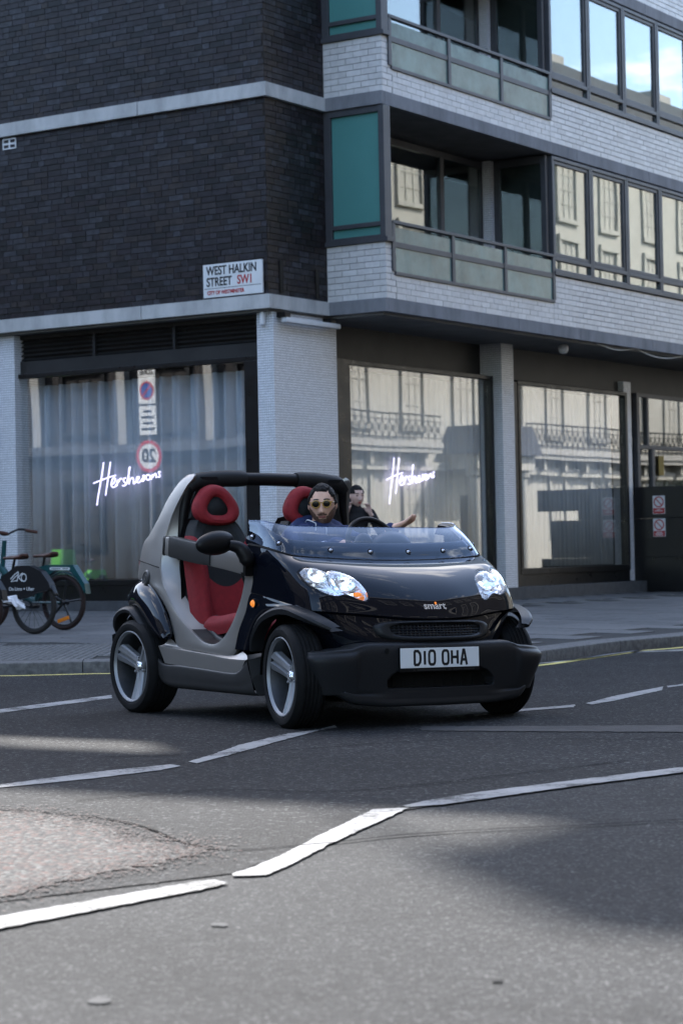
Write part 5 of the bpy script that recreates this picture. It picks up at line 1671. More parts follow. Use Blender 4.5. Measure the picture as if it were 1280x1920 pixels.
for s in (-1, 1):
    sbar = slab_bar([(-1.475, s * .745, 1.038), (-1.30, s * .768, 1.025), (-.95, s * .778, .982), (-.65, s * .775, .945), (-.47, s * .765, .920)], [.115, .12, .118, .122, .128], .05, 'safety_bar', 'cell')
    slab_bar([(-1.36, s * .780, 1.034), (-1.25, s * .786, 1.02), (-1.0, s * .790, .988), (-.84, s * .788, .968)], [.126, .128, .126, .112], .05, 'bar_cover', 'skirt', sbar)
    slab_bar([(-.50, s * .764, .924), (-.455, s * .762, .917)], [.138, .136], .055, 'bar_end', 'blackpl', sbar)
    slab_bar([(-1.50, s * .742, 1.04), (-1.47, s * .746, 1.038)], [.122, .118], .055, 'bar_end', 'blackpl', sbar)
    bar('strut', [(-.66, s * .70, .885), (-.60, s * .69, .76), (-.55, s * .68, .64)], .011, 'blackpl', 8, 8)
    if s > 0: continue
    mr = empty('door_mirror'); mr.parent = car
    bm = bmesh.new(); bmesh.ops.create_uvsphere(bm, u_segments=32, v_segments=20, radius=1)
    for v in bm.verts:
        u = v.co.copy()
        sq = 1 + 0.10 * (abs(u.y) ** 4)
        v.co = Vector((u.x * .055 if u.x > 0 else u.x * .03, u.y * .142, u.z * .070 * sq * (1.0 + .10 * u.y * -s)))
    bm.transform(Matrix.Translation(T((-.47, s * .985, 1.040))) @ Matrix.Rotation(R(6) * -s, 4, 'X') @ Matrix.Rotation(R(-10) * s, 4, 'Z'))
    clink('mirror_housing', bm, 'blackpl', mr)
    bm = bmesh.new(); tube(bm, [T(p) for p in spline([(-.455, s * .90, 1.03), (-.44, s * .845, 1.015), (-.425, s * .815, .98), (-.42, s * .80, .94), (-.425, s * .795, .915)], 16)], [lerp_tab([(0, .03), (.4, .042), (.75, .045), (1, .03)], k / 15) for k in range(16)], 12)
    clink('mirror_arm', bm, 'blackpl', mr)
    bm = bmesh.new(); bmesh.ops.create_circle(bm, cap_ends=True, segments=28, radius=1)
    bm.transform(Matrix.Translation(T((-.5015, s * .985, 1.040))) @ Matrix.Rotation(R(-10) * s, 4, 'Z') @ Matrix.Rotation(R(-90), 4, 'Y') @ Matrix.Diagonal((.055, .118, 1, 1)))
    clink('mirror_glass', bm, 'chrome', mr, smooth=False)

# ------------------------------------------------ wheels
def make_wheel(w, label=None):
    root = bpy.data.objects.new('wheel', None); COL.objects.link(root); root.parent = car
    h = w / 2
    # outer side is -y
    prof = [(-h + .012, .226), (-h - .001, .234), (-h - .005, .250), (-h - .003, .270), (-h + .012, .285)]
    n = 5
    gw = (w - .05) / n
    y = -h + .025
    prof.append((y, .2935))
    for k in range(n):
        prof += [(y + .003, .2945), (y + gw - .010, .2955), (y + gw - .009, .289), (y + gw - .002, .289), (y + gw - .001, .2945)]
        y += gw
    prof += [(h - .025, .2935), (h - .012, .285), (h + .004, .268), (h + .004, .24), (h - .01, .213)]
    bm = bmesh.new(); revolve(bm, prof, seg=72)
    bmesh.ops.recalc_face_normals(bm, faces=list(bm.faces))
    clink('tyre', bm, 'rubber', root, angle=30)
    bm = bmesh.new()
    revolve(bm, [(-h + .016, .2135), (-h + .004, .2125), (-h + .002, .207), (-h + .012, .202), (-h + .018, .1965)], seg=64)
    bmesh.ops.recalc_face_normals(bm, faces=list(bm.faces))
    rim_o = clink('rim', bm, 'alloy', root)
    bm = bmesh.new()
    revolve(bm, [(-h + .018, .1965), (-h + .05, .188), (-h + .12, .18), (h - .03, .18), (h - .02, .05)], seg=48)
    clink('barrel', bm, 'barrel', rim_o)
    bm = bmesh.new()
    for k in range(3):
        a = R(155 + 120 * k)
        ca, sa = math.cos(a), math.sin(a)
        rings = []
        for i in range(11):
            t = i / 10
            r_ = .028 + .176 * t
            wd = .041 + .022 * t ** 1.5
            yb = -h + .068 - .050 * t ** 1.3
            g = .010
            sec = [(-wd, .040), (-wd * .96, .010), (-wd * .80, 0), (-g - .004, -.006), (-g + .003, .010), (g - .003, .010), (g + .004, -.006), (wd * .80, 0), (wd * .96, .010), (wd, .040)]
            rings.append([bm.verts.new((r_ * ca - u * sa, yb + d, r_ * sa + u * ca)) for u, d in sec])
        for A_, B_ in zip(rings, rings[1:]):
            for q in range(9): bm.faces.new((A_[q], B_[q], B_[q + 1], A_[q + 1]))
        bm.faces.new(rings[0]); bm.faces.new(rings[-1][::-1])
    bmesh.ops.recalc_face_normals(bm, faces=list(bm.faces))
    clink('spokes', bm, 'alloy', rim_o, angle=30)
    bm = bmesh.new()
    revolve(bm, [(-h + .05, 0), (-h + .05, .018), (-h + .054, .020), (-h + .054, .026), (-h + .058, .030), (-h + .10, .046)], seg=28)
    bmesh.ops.recalc_face_normals(bm, faces=list(bm.faces))
    clink('hub_cap', bm, 'silver', rim_o)
    rim_o.scale = (1.065, 1, 1.065)
    bm = bmesh.new()
    for k in range(3):
        a = R(155 + 60 + 120 * k)
        revolve(bm, [(-h + .058, .0), (-h + .060, .006), (-h + .064, .008), (-h + .09, .008)], c=(.055 * math.cos(a), 0, .055 * math.sin(a)), seg=12)
    clink('wheel_bolts', bm, 'alloy', rim_o)['kind'] = 'stuff'
    bm = bmesh.new(); revolve(bm, [(-h + .105, .05), (-h + .105, .125), (-h + .118, .125)], seg=36)
    clink('brake_disc', bm, 'alloy_dark', rim_o)
    return root
def copy_tree(o, parent):
    c = o.copy(); COL.objects.link(c); c.parent = parent
    for ch in o.children: copy_tree(ch, c)
    return c
wf = make_wheel(.170)
wf.location = (-.03, -.735, .295); wf.rotation_euler = (0, 0, R(-10.5))
wr = make_wheel(.215)
wr.location = (-1.845, -.728, .295)
w2 = copy_tree(wf, car); w2.location = (-.02, .725, .295); w2.rotation_euler = (0, 0, R(180 - 10.5))
w3 = copy_tree(wr, car); w3.location = (-1.812, .685, .295); w3.rotation_euler = (0, 0, R(180))

# ------------------------------------------------ seats
def backcloth():
    m = M['red'].copy(); m.name = 'two_tone_upholstery'
    n, l = m.node_tree.nodes, m.node_tree.links
    b = n['Principled BSDF']
    src = b.inputs['Base Color'].links[0].from_socket
    at = n.new('ShaderNodeAttribute'); at.attribute_name = 'panel'
    gt = n.new('ShaderNodeMath'); gt.operation = 'GREATER_THAN'; gt.inputs[1].default_value = 0.0
    l.new(at.outputs['Fac'], gt.inputs[0])
    mx = n.new('ShaderNodeMixRGB'); mx.inputs[2].default_value = (0.009, 0.0105, 0.0115, 1)
    l.new(gt.outputs[0], mx.inputs[0]); l.new(src, mx.inputs[1]); l.new(mx.outputs[0], b.inputs['Base Color'])
    return m
M['backcloth'] = backcloth()
def seat(yc, xo):
    st = empty('seat', (xo, yc, 0)); st.parent = car
    # back rest
    rows = []
    for z, x, w, bol in ((.50, .0, .225, .05), (.62, -.02, .228, .055), (.78, -.06, .228, .06), (.95, -.105, .222, .06), (1.06, -.135, .20, .04), (1.15, -.16, .165, .012), (1.20, -.175, .13, 0.0)):
        rows.append([(x - .09, -w - .005, z), (x + bol * .2, -w, z), (x + bol, -w * .86, z), (x + bol * .8, -w * .68, z), (x + .008, -w * .52, z), (x, 0, z), (x + .008, w * .52, z), (x + bol * .8, w * .68, z), (x + bol, w * .86, z), (x + bol * .2, w, z), (x - .09, w + .005, z)])
    G = gridpts(rows, 150, 110)
    bm = bmesh.new(); gridmesh(bm, G, True, lambda p: Vector((p.x, p.y, p.z - LEAN * (p.y + yc))))
    lay = bm.verts.layers.float.new('panel')
    for v in bm.verts:
        c = v.co
        zz = c.z + LEAN * (c.y + yc)
        edge_ = .118 if zz < 1.02 else .118 + (zz - 1.02) * .9
        v[lay] = max(min(edge_ - abs(c.y), (zz - .785 - .055 * (c.y / .118) ** 2) * .7), zz - 1.115)
    o = clink('backrest', bm, 'backcloth', st)
    # cushion
    rows = []
    for x, z, w in ((.02, .50, .21), (.05, .575, .215), (.2, .585, .222), (.38, .605, .226), (.46, .595, .225), (.50, .555, .22), (.50, .47, .21)):
        rows.append([(x, -w, z - .09), (x, -w - .01, z - .02), (x, -w * .84, z + .025), (x, -w * .6, z), (x, 0, z - .012), (x, w * .6, z), (x, w * .84, z + .025), (x, w + .01, z - .02), (x, w, z - .09)])
    bm = bmesh.new(); G = gridpts(rows, 46, 36); gridmesh(bm, G, True, lambda p: Vector((p.x, p.y, p.z - LEAN * (p.y + yc))))
    clink('cushion', bm, 'red', st)
    # head restraint: rounded triangular ring
    bm = bmesh.new()
    n, mrg = 60, 12
    rings = []
    for i in range(n):
        a = 2 * math.pi * i / n
        ca, sa = math.cos(a), math.sin(a)
        tri = 1 + .075 * math.cos(3 * (a - math.pi / 2))
        yo_, zo_ = .158 * ca * tri, .130 * sa * tri
        tri2 = 1 + .10 * math.cos(3 * (a - math.pi / 2))
        yi_, zi_ = .066 * ca * tri2, .054 * sa * tri2 - .004
        cy_, cz_ = (yo_ + yi_) / 2, (zo_ + zi_) / 2
        rw = math.hypot(yo_ - yi_, zo_ - zi_) / 2
        ux, uz = (yo_ - yi_) / (2 * rw), (zo_ - zi_) / (2 * rw)
        ring = []
        for k in range(mrg):
            b = 2 * math.pi * k / mrg
            cb, sb = math.cos(b), math.sin(b)
            d = .052 * (abs(sb) ** .8) * (1 if sb > 0 else -1)
            ring.append((d, cy_ + ux * rw * cb, cz_ + uz * rw * cb))
        rings.append(ring)
    VV = [[bm.verts.new((x - .185 - .16 * z + 0.0, y, z + 1.285 - LEAN * (y + yc))) for x, y, z in r] for r in rings]
    for i in range(n):
        for k in range(mrg):
            bm.faces.new((VV[i][k], VV[(i + 1) % n][k], VV[(i + 1) % n][(k + 1) % mrg], VV[i][(k + 1) % mrg]))
    bmesh.ops.recalc_face_normals(bm, faces=list(bm.faces))
    hr = clink('head_restraint', bm, 'red', st)
    bm = bmesh.new()
    vs_ = [bm.verts.new((-.168 - .16 * z, y, z + 1.285 - LEAN * (y + yc))) for y, z in [(.092 * math.cos(2 * math.pi * k / 30), .080 * math.sin(2 * math.pi * k / 30)) for k in range(30)]]
    bm.faces.new(vs_)
    solidify(clink('restraint_pad', bm, 'seatblack', hr), .02, 0)
    bm = bmesh.new()
    G = gridpts([[(-.215, -.235, .60), (-.23, -.23, .9), (-.28, -.20, 1.12), (-.30, -.14, 1.22)], [(-.23, 0, .60), (-.26, 0, .9), (-.31, 0, 1.12), (-.33, 0, 1.24)], [(-.215, .235, .60), (-.23, .23, .9), (-.28, .20, 1.12), (-.30, .14, 1.22)]], 20, 20)
    gridmesh(bm, G, True)
    clink('seat_shell', bm, 'blackpl', st)
    return st
seat(-.455, -1.20)
seat(.185, -1.16)
bar('belt_reel', [(-1.60, -.55, 1.17), (-1.60, -.55, 1.235)], .035, 'blackpl', 4, 10)
bar('belt_reel', [(-1.62, -.56, 1.06), (-1.60, -.55, 1.17)], .02, 'blackpl', 4, 10)
bar('gear_lever', [(-.75, -.12, .5), (-.78, -.12, .72)], .015, 'blackpl', 4, 8)
# ================================================================ BUILDINGS ACROSS THE STREETS (mirrored in glass and paint)
M['stucco'] = mat('cream_stucco', (0.40, 0.375, 0.32), 0.8, var=0.08, vscale=1.2)
M['stucco2'] = mat('pale_grey_stucco', (0.33, 0.31, 0.275), 0.8, var=0.08, vscale=1.2)
M['dkbrick'] = mat('dark_brown_brick', (0.030, 0.026, 0.024), 0.85, var=0.25, vscale=4)  # very dark brown shared by both mirrored blocks
M['iron'] = mat('black_ironwork', (0.012, 0.012, 0.013), 0.4)
M['slate'] = mat('slate_roof', (0.06, 0.062, 0.07), 0.7, var=0.2)
M['room'] = mat('dark_room_glass', (0.06, 0.07, 0.08), 0.06, coat=0.5)
def far_window(name, w, h, m_frame):
    bm = boxes((-w / 2 - .14, w / 2 + .14, -.10, .02, -h / 2 - .14, -h / 2), (-w / 2 - .14, w / 2 + .14, -.10, .02, h / 2, h / 2 + .18), (-w / 2 - .14, -w / 2, -.08, .02, -h / 2, h / 2), (w / 2, w / 2 + .14, -.08, .02, -h / 2, h / 2))
    for k in range(1, 3): box(bm, -w / 2 + w * k / 3 - .02, -w / 2 + w * k / 3 + .02, -.02, .03, -h / 2, h / 2)
    for k in range(1, 4): box(bm, -w / 2, w / 2, -.022, .028, -h / 2 + h * k / 4 - .02, -h / 2 + h * k / 4 + .02)
    me = bpy.data.meshes.new(name); bm.to_mesh(me); bm.free(); me.materials.append(m_frame)
    pb = boxes((-w / 2, w / 2, .012, .05, -h / 2, h / 2))
    pm = bpy.data.meshes.new('pane'); pb.to_mesh(pm); pb.free(); pm.materials.append(M['room'])
    return me, pm
def add_window(parent, mp, loc, rot):
    o = link('window', mp[0], None, parent, loc, rot)
    link('pane', mp[1], None, o)
    return o
# stucco terrace across the right hand street: local x runs along the street, front faces local -y
te = empty('stucco_terrace', b2w(18, 14, 0), BROT - math.pi / 2 + math.pi, 'cream stucco terrace with an iron balcony, seen mirrored in the shop windows', 'building')
te.rotation_euler = (0, 0, BROT + math.pi / 2)   # local x -> +v, local y -> -u side? front at y=+0
# local: x along v, y towards the brick building (-x_b)
obj('wall', boxes((0, 48, -9, 0, 0, 14.2)), M['stucco'], te, smooth=False)
obj('cornice', boxes((-.1, 48.1, -9.1, .45, 13.6, 13.95), (-.1, 48.1, -9.1, .22, 3.30, 3.55), (-.1, 48.1, -9.1, .16, 8.0, 8.2), (-.1, 48.1, -.3, .1, 14.2, 15.0)), M['stucco'], te, smooth=False)
obj('roof', boxes((0, 48, -8.5, -1.2, 14.2, 16.6)), M['slate'], te, smooth=False)
for x in (4.5, 13.5, 22.5, 31.5, 40.5):
    obj('chimney', boxes((x, x + 1.8, -5, -4, 15, 18.2)), M['stucco2'], te, smooth=False)
wg = far_window('window', 1.0, 1.75, M['stucco']); w1 = far_window('window', 1.15, 2.6, M['stucco']); w2 = far_window('window', 1.05, 1.8, M['stucco'])
for i in range(16):
    x = 1.5 + 3.0 * i
    if not 20.4 < x < 25: add_window(te, wg, (x, 0.001, 2.35), (0, 0, math.pi))
    add_window(te, w1, (x, 0.001, 5.9), (0, 0, math.pi))
    add_window(te, w2, (x, 0.001, 9.6), (0, 0, math.pi))
    add_window(te, w2, (x, 0.001, 12.1), (0, 0, math.pi))
for x0, x1 in ((-.0, 20.2), (25.4, 48)):
    obj('balcony', boxes((x0, x1, 0.0, .62, 3.95, 4.12), (x0, x1, 0.0, .56, 3.80, 3.949)), M['stucco2'], te, smooth=False)
    bm = bmesh.new()
    box(bm, x0, x1, .54, .58, 4.88, 4.93); box(bm, x0, x1, .545, .575, 4.22, 4.25); box(bm, x0, x1, .545, .575, 4.72, 4.75)
    n = int((x1 - x0) / .36)
    for k in range(n):
        a = x0 + (x1 - x0) * k / n; b = a + .36
        tube(bm, [(a, .56, 4.13), (a, .56, 4.9)], .014, 4)
        tube(bm, [(a, .56, 4.25), (b, .56, 4.73)], .013, 4); tube(bm, [(b, .56, 4.25), (a, .56, 4.73)], .013, 4)
        bmesh.ops.create_circle(bm, cap_ends=False, segments=8, radius=.05, matrix=Matrix.Translation(((a + b) / 2, .56, 4.49)))
        tube(bm, [((a + b) / 2 + .08 * math.cos(t), .56, 4.49 + .08 * math.sin(t)) for t in [math.pi * 2 * q / 8 for q in range(8)]], .014, 4, closed=True)
    o = obj('balcony_railing', bm, M['iron'], te, smooth=False); o['kind'] = 'stuff'
    bm = bmesh.new()
    for k in range(int((x1 - x0) / 1.5) + 1):
        box(bm, x0 + 1.5 * k, x0 + 1.5 * k + .16, 0.0, .42, 3.45, 3.799)
    o = obj('balcony_brackets', bm, M['stucco'], te, smooth=False); o['kind'] = 'stuff'
pr = obj('porch', boxes((21, 24.6, .0, 1.3, 3.35, 3.8)), M['stucco'], te, smooth=False)
bm = bmesh.new(); prism(bm, [(20.8, 3.801), (24.8, 3.801), (24.1, 4.7), (21.5, 4.7)], 'y', .02, 1.5); obj('porch_roof', bm, M['slate'], pr, smooth=False)
for x in (21.3, 24.3):
    bm = bmesh.new(); revolve(bm, [(0, .26), (.2, .26), (.22, .21), (3.1, .18), (3.15, .25), (3.35, .25)], c=(x, 1.0, 0), seg=16, ax='z'); obj('porch_column', bm, M['stucco'], pr)
obj('front_door', boxes((22.2, 23.4, .0, .05, .1, 2.6)), M['iron'], te, smooth=False)
obj('end_range', boxes((48.6, 60, -9, 26, 0, 13)), M['stucco2'], te, smooth=False)
for i in range(10):
    for z in (2.4, 5.9, 9.6):
        add_window(te, wg, (48.599, -6.5 + 3.1 * i, z), (0, 0, -math.pi / 2))
# dark brick block right of the camera
bb = empty('brick_block', b2w(20, -26, 0), BROT + math.pi / 2, 'dark brick block with rows of windows, seen mirrored in the bonnet', 'building')
obj('wall', boxes((0, 36, -10, 0, 0, 15)), M['dkbrick'], bb, smooth=False)
obj('string_band', boxes((-.1, 36.1, -10.1, .15, 3.7, 4.0), (-.1, 36.1, -10.1, .3, 14.6, 15.2)), M['stucco2'], bb, smooth=False)
wb1 = far_window('window', 1.3, 1.7, M['stucco2'])
wb2 = far_window('window', 1.3, 1.7, M['iron'])
for r_ in range(4):
    for i in range(12):
        add_window(bb, wb1, (1.6 + 3.0 * i, .001, 2.2 + 3.2 * r_), (0, 0, math.pi))
# block across the left hand street
lb = empty('brick_block', b2w(-12, -27, 0), BROT + math.pi, 'dark block across the left street, seen mirrored in the side of the car', 'building')
obj('wall', boxes((-16, 30, 0, 10, 0, 15)), M['dkbrick'], lb, smooth=False)
obj('string_band', boxes((-16.1, 30.1, -.3, 10.1, 3.9, 4.15), (-16.1, 30.1, -.3, 10.1, 14.6, 15.2)), M['slate'], lb, smooth=False)
obj('added_street_end', boxes((32, 44, -34, 10, 0, 16)), M['dkbrick'], lb, smooth=False)  # unseen block added to hide bright horizon sky mirrored in the car
for i in range(15):
    obj('pilaster', boxes((-15.8 + 3.1 * i, -15.5 + 3.1 * i, -.28, 0.0, 4.151, 14.599)), M['stucco2'], lb, smooth=False)
    for r_ in range(4):
        add_window(lb, wb2, (-14.1 + 3.1 * i, -.001, 2.2 + 3.2 * r_), (0, 0, 0))
# sign post on the left pavement, seen mirrored in the left shop window
M['blue'] = mat('sign_blue', (0.02, 0.10, 0.42), 0.4)
M['signwhite2'] = mat('bright_sign_white', (0.85, 0.86, 0.86), 0.4)
M['signred'] = mat('sign_red', (0.55, 0.02, 0.03), 0.4)
M['post'] = mat('grey_post', (0.25, 0.25, 0.26), 0.5)
sp2 = empty('road_sign', b2w(-9.3, -9.0, 0.1), BROT + math.pi, 'parking zone plate above a 20 speed limit roundel, seen mirrored in the left shop window', 'sign')
# local -y faces the shop window after the half turn
bm = bmesh.new(); tube(bm, [(0, .06, 0), (0, .06, 4.5)], .038, 10); obj('post', bm, M['post'], sp2)
def disc(bm, r, y, zc, n=40, r0=0.0):
    for k in range(n):
        a, b = 2 * math.pi * k / n, 2 * math.pi * (k + 1) / n
        if r0: quad(bm, (r0 * math.cos(a), y, zc + r0 * math.sin(a)), (r0 * math.cos(b), y, zc + r0 * math.sin(b)), (r * math.cos(b), y, zc + r * math.sin(b)), (r * math.cos(a), y, zc + r * math.sin(a)))
        else: bm.faces.new([bm.verts.new(p) for p in ((0, y, zc), (r * math.cos(a), y, zc + r * math.sin(a)), (r * math.cos(b), y, zc + r * math.sin(b)))])
bm = bmesh.new(); revolve(bm, [(-.004, .0), (-.004, .30), (.012, .30), (.012, 0)], c=(0, 0, 2.67), seg=40); rd = obj('speed_roundel', bm, M['signwhite2'], sp2, smooth=False)
bm = bmesh.new(); disc(bm, .298, -.006, 2.67, r0=.232); obj('red_ring', bm, M['signred'], rd, smooth=False)
me = text_mesh('20', .34, .012, .95, .001); link('digits', me, M['ink'], rd, (0, -.0065, 2.67), (math.pi / 2, 0, 0))
zp = obj('zone_plate', boxes((-.20, .20, -.004, .012, 3.62, 4.42)), M['signwhite2'], sp2, smooth=False)
link('lettering', text_mesh('ZONE', .15, .003, .8, .001), M['ink'], zp, (0, -.0065, 4.2), (math.pi / 2, 0, 0))
bm = bmesh.new(); disc(bm, .165, -.006, 3.86); obj('blue_disc', bm, M['blue'], zp, smooth=False)
bm = bmesh.new(); disc(bm, .17, -.0068, 3.86, r0=.135); quad(bm, (-.11, -.0069, 3.945), (-.085, -.0069, 3.97), (.11, -.0069, 3.775), (.085, -.0069, 3.75)); obj('red_ring', bm, M['signred'], zp, smooth=False)
tp = obj('time_plate', boxes((-.20, .20, -.004, .012, 3.06, 3.58)), M['signwhite2'], sp2, smooth=False)
bm = bmesh.new()
for i, w in enumerate((.10, .15, .12, .15)):
    z = 3.48 - .105 * i
    quad(bm, (-w, -.006, z - .022), (w, -.006, z - .022), (w, -.006, z + .022), (-w, -.006, z + .022))
obj('text_lines', bm, M['ink'], tp, smooth=False)
# ================================================================ BICYCLES
M['teal'] = mat('teal_plastic', (0.007, 0.055, 0.058), 0.35, coat=0.3)
M['bikeblack'] = mat('bike_black', (0.010, 0.0105, 0.012), 0.4)
M['lime'] = mat('lime_green', (0.16, 0.60, 0.10), 0.4)
M['saddle'] = mat('brown_saddle', (0.055, 0.02, 0.011), 0.5, var=0.15, vscale=20)
M['tyre_b'] = mat('bike_tyre', (0.018, 0.016, 0.015), 0.8)
M['tyre_brown'] = mat('brown_bike_tyre', (0.022, 0.012, 0.010), 0.75)
M['orange'] = mat('orange_reflector', (0.75, 0.22, 0.02), 0.3)
M['bag'] = mat('crumpled_plastic_bag', (0.72, 0.72, 0.74), 0.45)
def bike(label, loc, rot, body, tyre, style, group=None, lean=0.0):
    """origin at the rear wheel contact, forward = local +x"""
    b = empty('bicycle', loc, rot, label, 'bicycle', group)
    b.rotation_euler = (lean, 0, rot)
    Rr_ = .300
    for x in (0, 1.08):
        bm = bmesh.new(); tube(bm, [(x + (Rr_ - .026) * math.cos(2 * math.pi * k / 48), 0, Rr_ + (Rr_ - .026) * math.sin(2 * math.pi * k / 48)) for k in range(48)], .026, 8, closed=True)
        w = obj('wheel', bm, tyre, b)
        bm = bmesh.new(); tube(bm, [(x + (Rr_ - .052) * math.cos(2 * math.pi * k / 48), 0, Rr_ + (Rr_ - .052) * math.sin(2 * math.pi * k / 48)) for k in range(48)], .011, 6, closed=True)
        obj('rim', bm, M['bikeblack'], w)
        bm = bmesh.new()
        if style == 'teal' and x == 0:
            for k in range(5):
                a = 2 * math.pi * k / 5 + .5
                tube(bm, [(x, 0, Rr_), (x + .25 * math.cos(a), 0, Rr_ + .25 * math.sin(a))], [.014, .012], 6)
        else:
            for k in range(20):
                a = 2 * math.pi * k / 20
                tube(bm, [(x + .03 * math.cos(a + .8), .02 * (-1) ** k, Rr_ + .03 * math.sin(a + .8)), (x + .25 * math.cos(a), 0, Rr_ + .25 * math.sin(a))], .0022, 4)
        tube(bm, [(x, -.06, Rr_), (x, .06, Rr_)], .032, 10)
        obj('spokes', bm, M['bikeblack'], w)
    bm = bmesh.new()
    tube(bm, spline([(.40, 0, .30), (.62, 0, .42), (.90, 0, .70)], 12), [.04] * 12, 10)
    tube(bm, [(.40, 0, .30), (.30, 0, .62)], .024, 8)
    for s in (-1, 1): tube(bm, [(.40, s * .04, .30), (0, s * .055, .30)], .014, 6)
    tube(bm, [(.87, 0, .62), (.83, 0, .98)], .026, 8)
    for s in (-1, 1): tube(bm, [(.885, s * .03, .62), (.98, s * .055, .46), (1.08, s * .06, .30)], .014, 6)
    obj('frame', bm, body, b)
    bm = bmesh.new(); tube(bm, [(.31, 0, .60), (.255, 0, .80)], .014, 8)
    ps = obj('seat_post', bm, M['bikeblack'], b)
    bm = bmesh.new()
    G = gridpts([[(.13, -.085, .815), (.20, -.075, .805), (.30, -.035, .80), (.41, -.018, .80)], [(.115, -.05, .845), (.20, -.045, .828), (.30, -.02, .825), (.415, -.01, .812)], [(.11, 0, .848), (.20, 0, .83), (.30, 0, .828), (.42, 0, .814)], [(.115, .05, .845), (.20, .045, .828), (.30, .02, .825), (.415, .01, .812)], [(.13, .085, .815), (.20, .075, .805), (.30, .035, .80), (.41, .018, .80)]], 16, 16)
    gridmesh(bm, G)
    solidify(obj('saddle', bm, M['saddle'], b), .03)
    bm = bmesh.new(); tube(bm, spline([(.70, -.29, 1.08), (.78, -.18, 1.10), (.83, 0, 1.04), (.78, .18, 1.10), (.70, .29, 1.08)], 24), .012, 8)
    hb = obj('handlebar', bm, M['bikeblack'], b)
    bm = bmesh.new()
    for s in (-1, 1): tube(bm, [(.74, s * .24, 1.09), (.64, s * .33, 1.065)], .018, 8)
    obj('grips', bm, M['saddle'], hb)
    # mudguard
    bm = bmesh.new()
    A_ = [R(a) for a in range(18, 176, 6)]
    r_ = Rr_ + .030
    G = [[Vector((-r_ * math.cos(a), y, Rr_ + r_ * math.sin(a) - .008 * (abs(y) > .02))) for a in A_] for y in (-.035, -.02, .02, .035)]
    gridmesh(bm, G)
    solidify(obj('mudguard', bm, body, b), .004)
    bm = bmesh.new()
    if style == 'teal':
        pts = [(-.30, .585), (-.10, .675), (.15, .685), (.18, .60), (.05, .655), (-.10, .645), (-.22, .585), (-.29, .47), (-.345, .40)]
        pts = [(-.345, .39), (-.325, .50), (-.23, .62), (-.17, .70), (.20, .705), (.33, .68), (.35, .60), (.20, .575), (.1, .635), (0, .650), (-.12, .632), (-.23, .56), (-.30, .45)]
        prism(bm, pts, 'y', -.04, .04)
        obj('rear_cover', bm, body, b, smooth=False)
        bm = bmesh.new()
        q = [(-.13, .66), (-.12, .675), (.14, .68), (.155, .665), (.14, .65), (-.12, .645)]
        prism(bm, q, 'y', .0405, .043)
        lb_ = obj('white_label', bm, M['signwhite'], b, smooth=False)
        bm = bmesh.new()
        for k in range(9):
            if k == 3: continue
            quad(bm, (-.10 + .026 * k, .0437, .656), (-.082 + .026 * k, .0437, .656), (-.082 + .026 * k, .0437, .670), (-.10 + .026 * k, .0437, .670))
        obj('label_print', bm, M['teal'], lb_, smooth=False)
        bm = boxes((-.10, .06, .02, .035, .075, .115), bev=.006); bm.transform(Matrix.Translation((0, 0, 0)))
        bm.transform(Matrix.Translation((-.02, 0, .02)) @ Matrix.Rotation(R(16), 4, 'Y'))
        obj('reflector', bm, M['orange'], b)
    elif style == 'black':
        pts = [(-.27, .47), (-.24, .54), (-.14, .655), (.02, .72), (.20, .72), (.38, .62), (.50, .48), (.42, .40), (.25, .36), (.12, .38), (-.02, .43)]
        prism(bm, pts, 'y', -.045, .045)
        rc = obj('rear_cover', bm, body, b, smooth=False)
        tf = lambda x, z, d: Vector((.17 - x, .0465, .60 + z))
        bm = bmesh.new()
        ribbon(bm, [[(-.11, -.02), (-.05, .03), (0.0, .055), (.005, .035), (-.06, -.01), (-.10, -.045), (-.02, -.035)], [(.005, .05), (-.02, -.045)], [(.06, .045), (.0, .0), (.05, -.045)],
                    [(.075 + .035 * math.cos(t), -.005 + .04 * math.sin(t)) for t in [2 * math.pi * k / 12 for k in range(13)]]], .011, tf)
        obj('logo', bm, M['signwhite'], rc, smooth=False)
        me = text_mesh('On Lime + Uber', .052, .0005, 1.0, .001)
        link('lettering', me, M['signwhite'], rc, (.13, .047, .475), (math.pi / 2, 0, math.pi))
    else:
        prism(bm, [(-.20, .56), (-.16, .66), (.18, .66), (.30, .58), (.12, .50), (-.05, .58)], 'y', -.05, .05)
        prism(bm, [(.70, .70), (.76, 1.0), (1.02, 1.0), (1.06, .66)], 'y', -.14, .14)
        obj('panels', bm, M['lime'], b, smooth=False)
    return b
BR = math.atan2(0.54799, -0.83648)
def at_pav(x, y): return Vector((x, y, pav_z(x, y)))
bike('teal share bike with a white label on its rear cover and an orange reflector', at_pav(-3.00, 23.75), BR, M['teal'], M['tyre_brown'], 'teal', 'share bikes parked on the pavement')
bk2 = bike('black share bike with white lettering on its rear wheel cover', at_pav(-3.235, 23.15), BR, M['bikeblack'], M['tyre_b'], 'black', 'share bikes parked on the pavement')
bike('share bike cut off by the left edge with only its rear tyre showing', at_pav(-3.62, 22.55), BR, M['bikeblack'], M['tyre_brown'], 'plain2', 'share bikes parked on the pavement') if False else None
bike('dark share bike cut off by the left edge of the picture, its rear tyre showing', at_pav(-3.70, 22.55), BR, M['bikeblack'], M['tyre_brown'], 'teal', 'share bikes parked on the pavement')
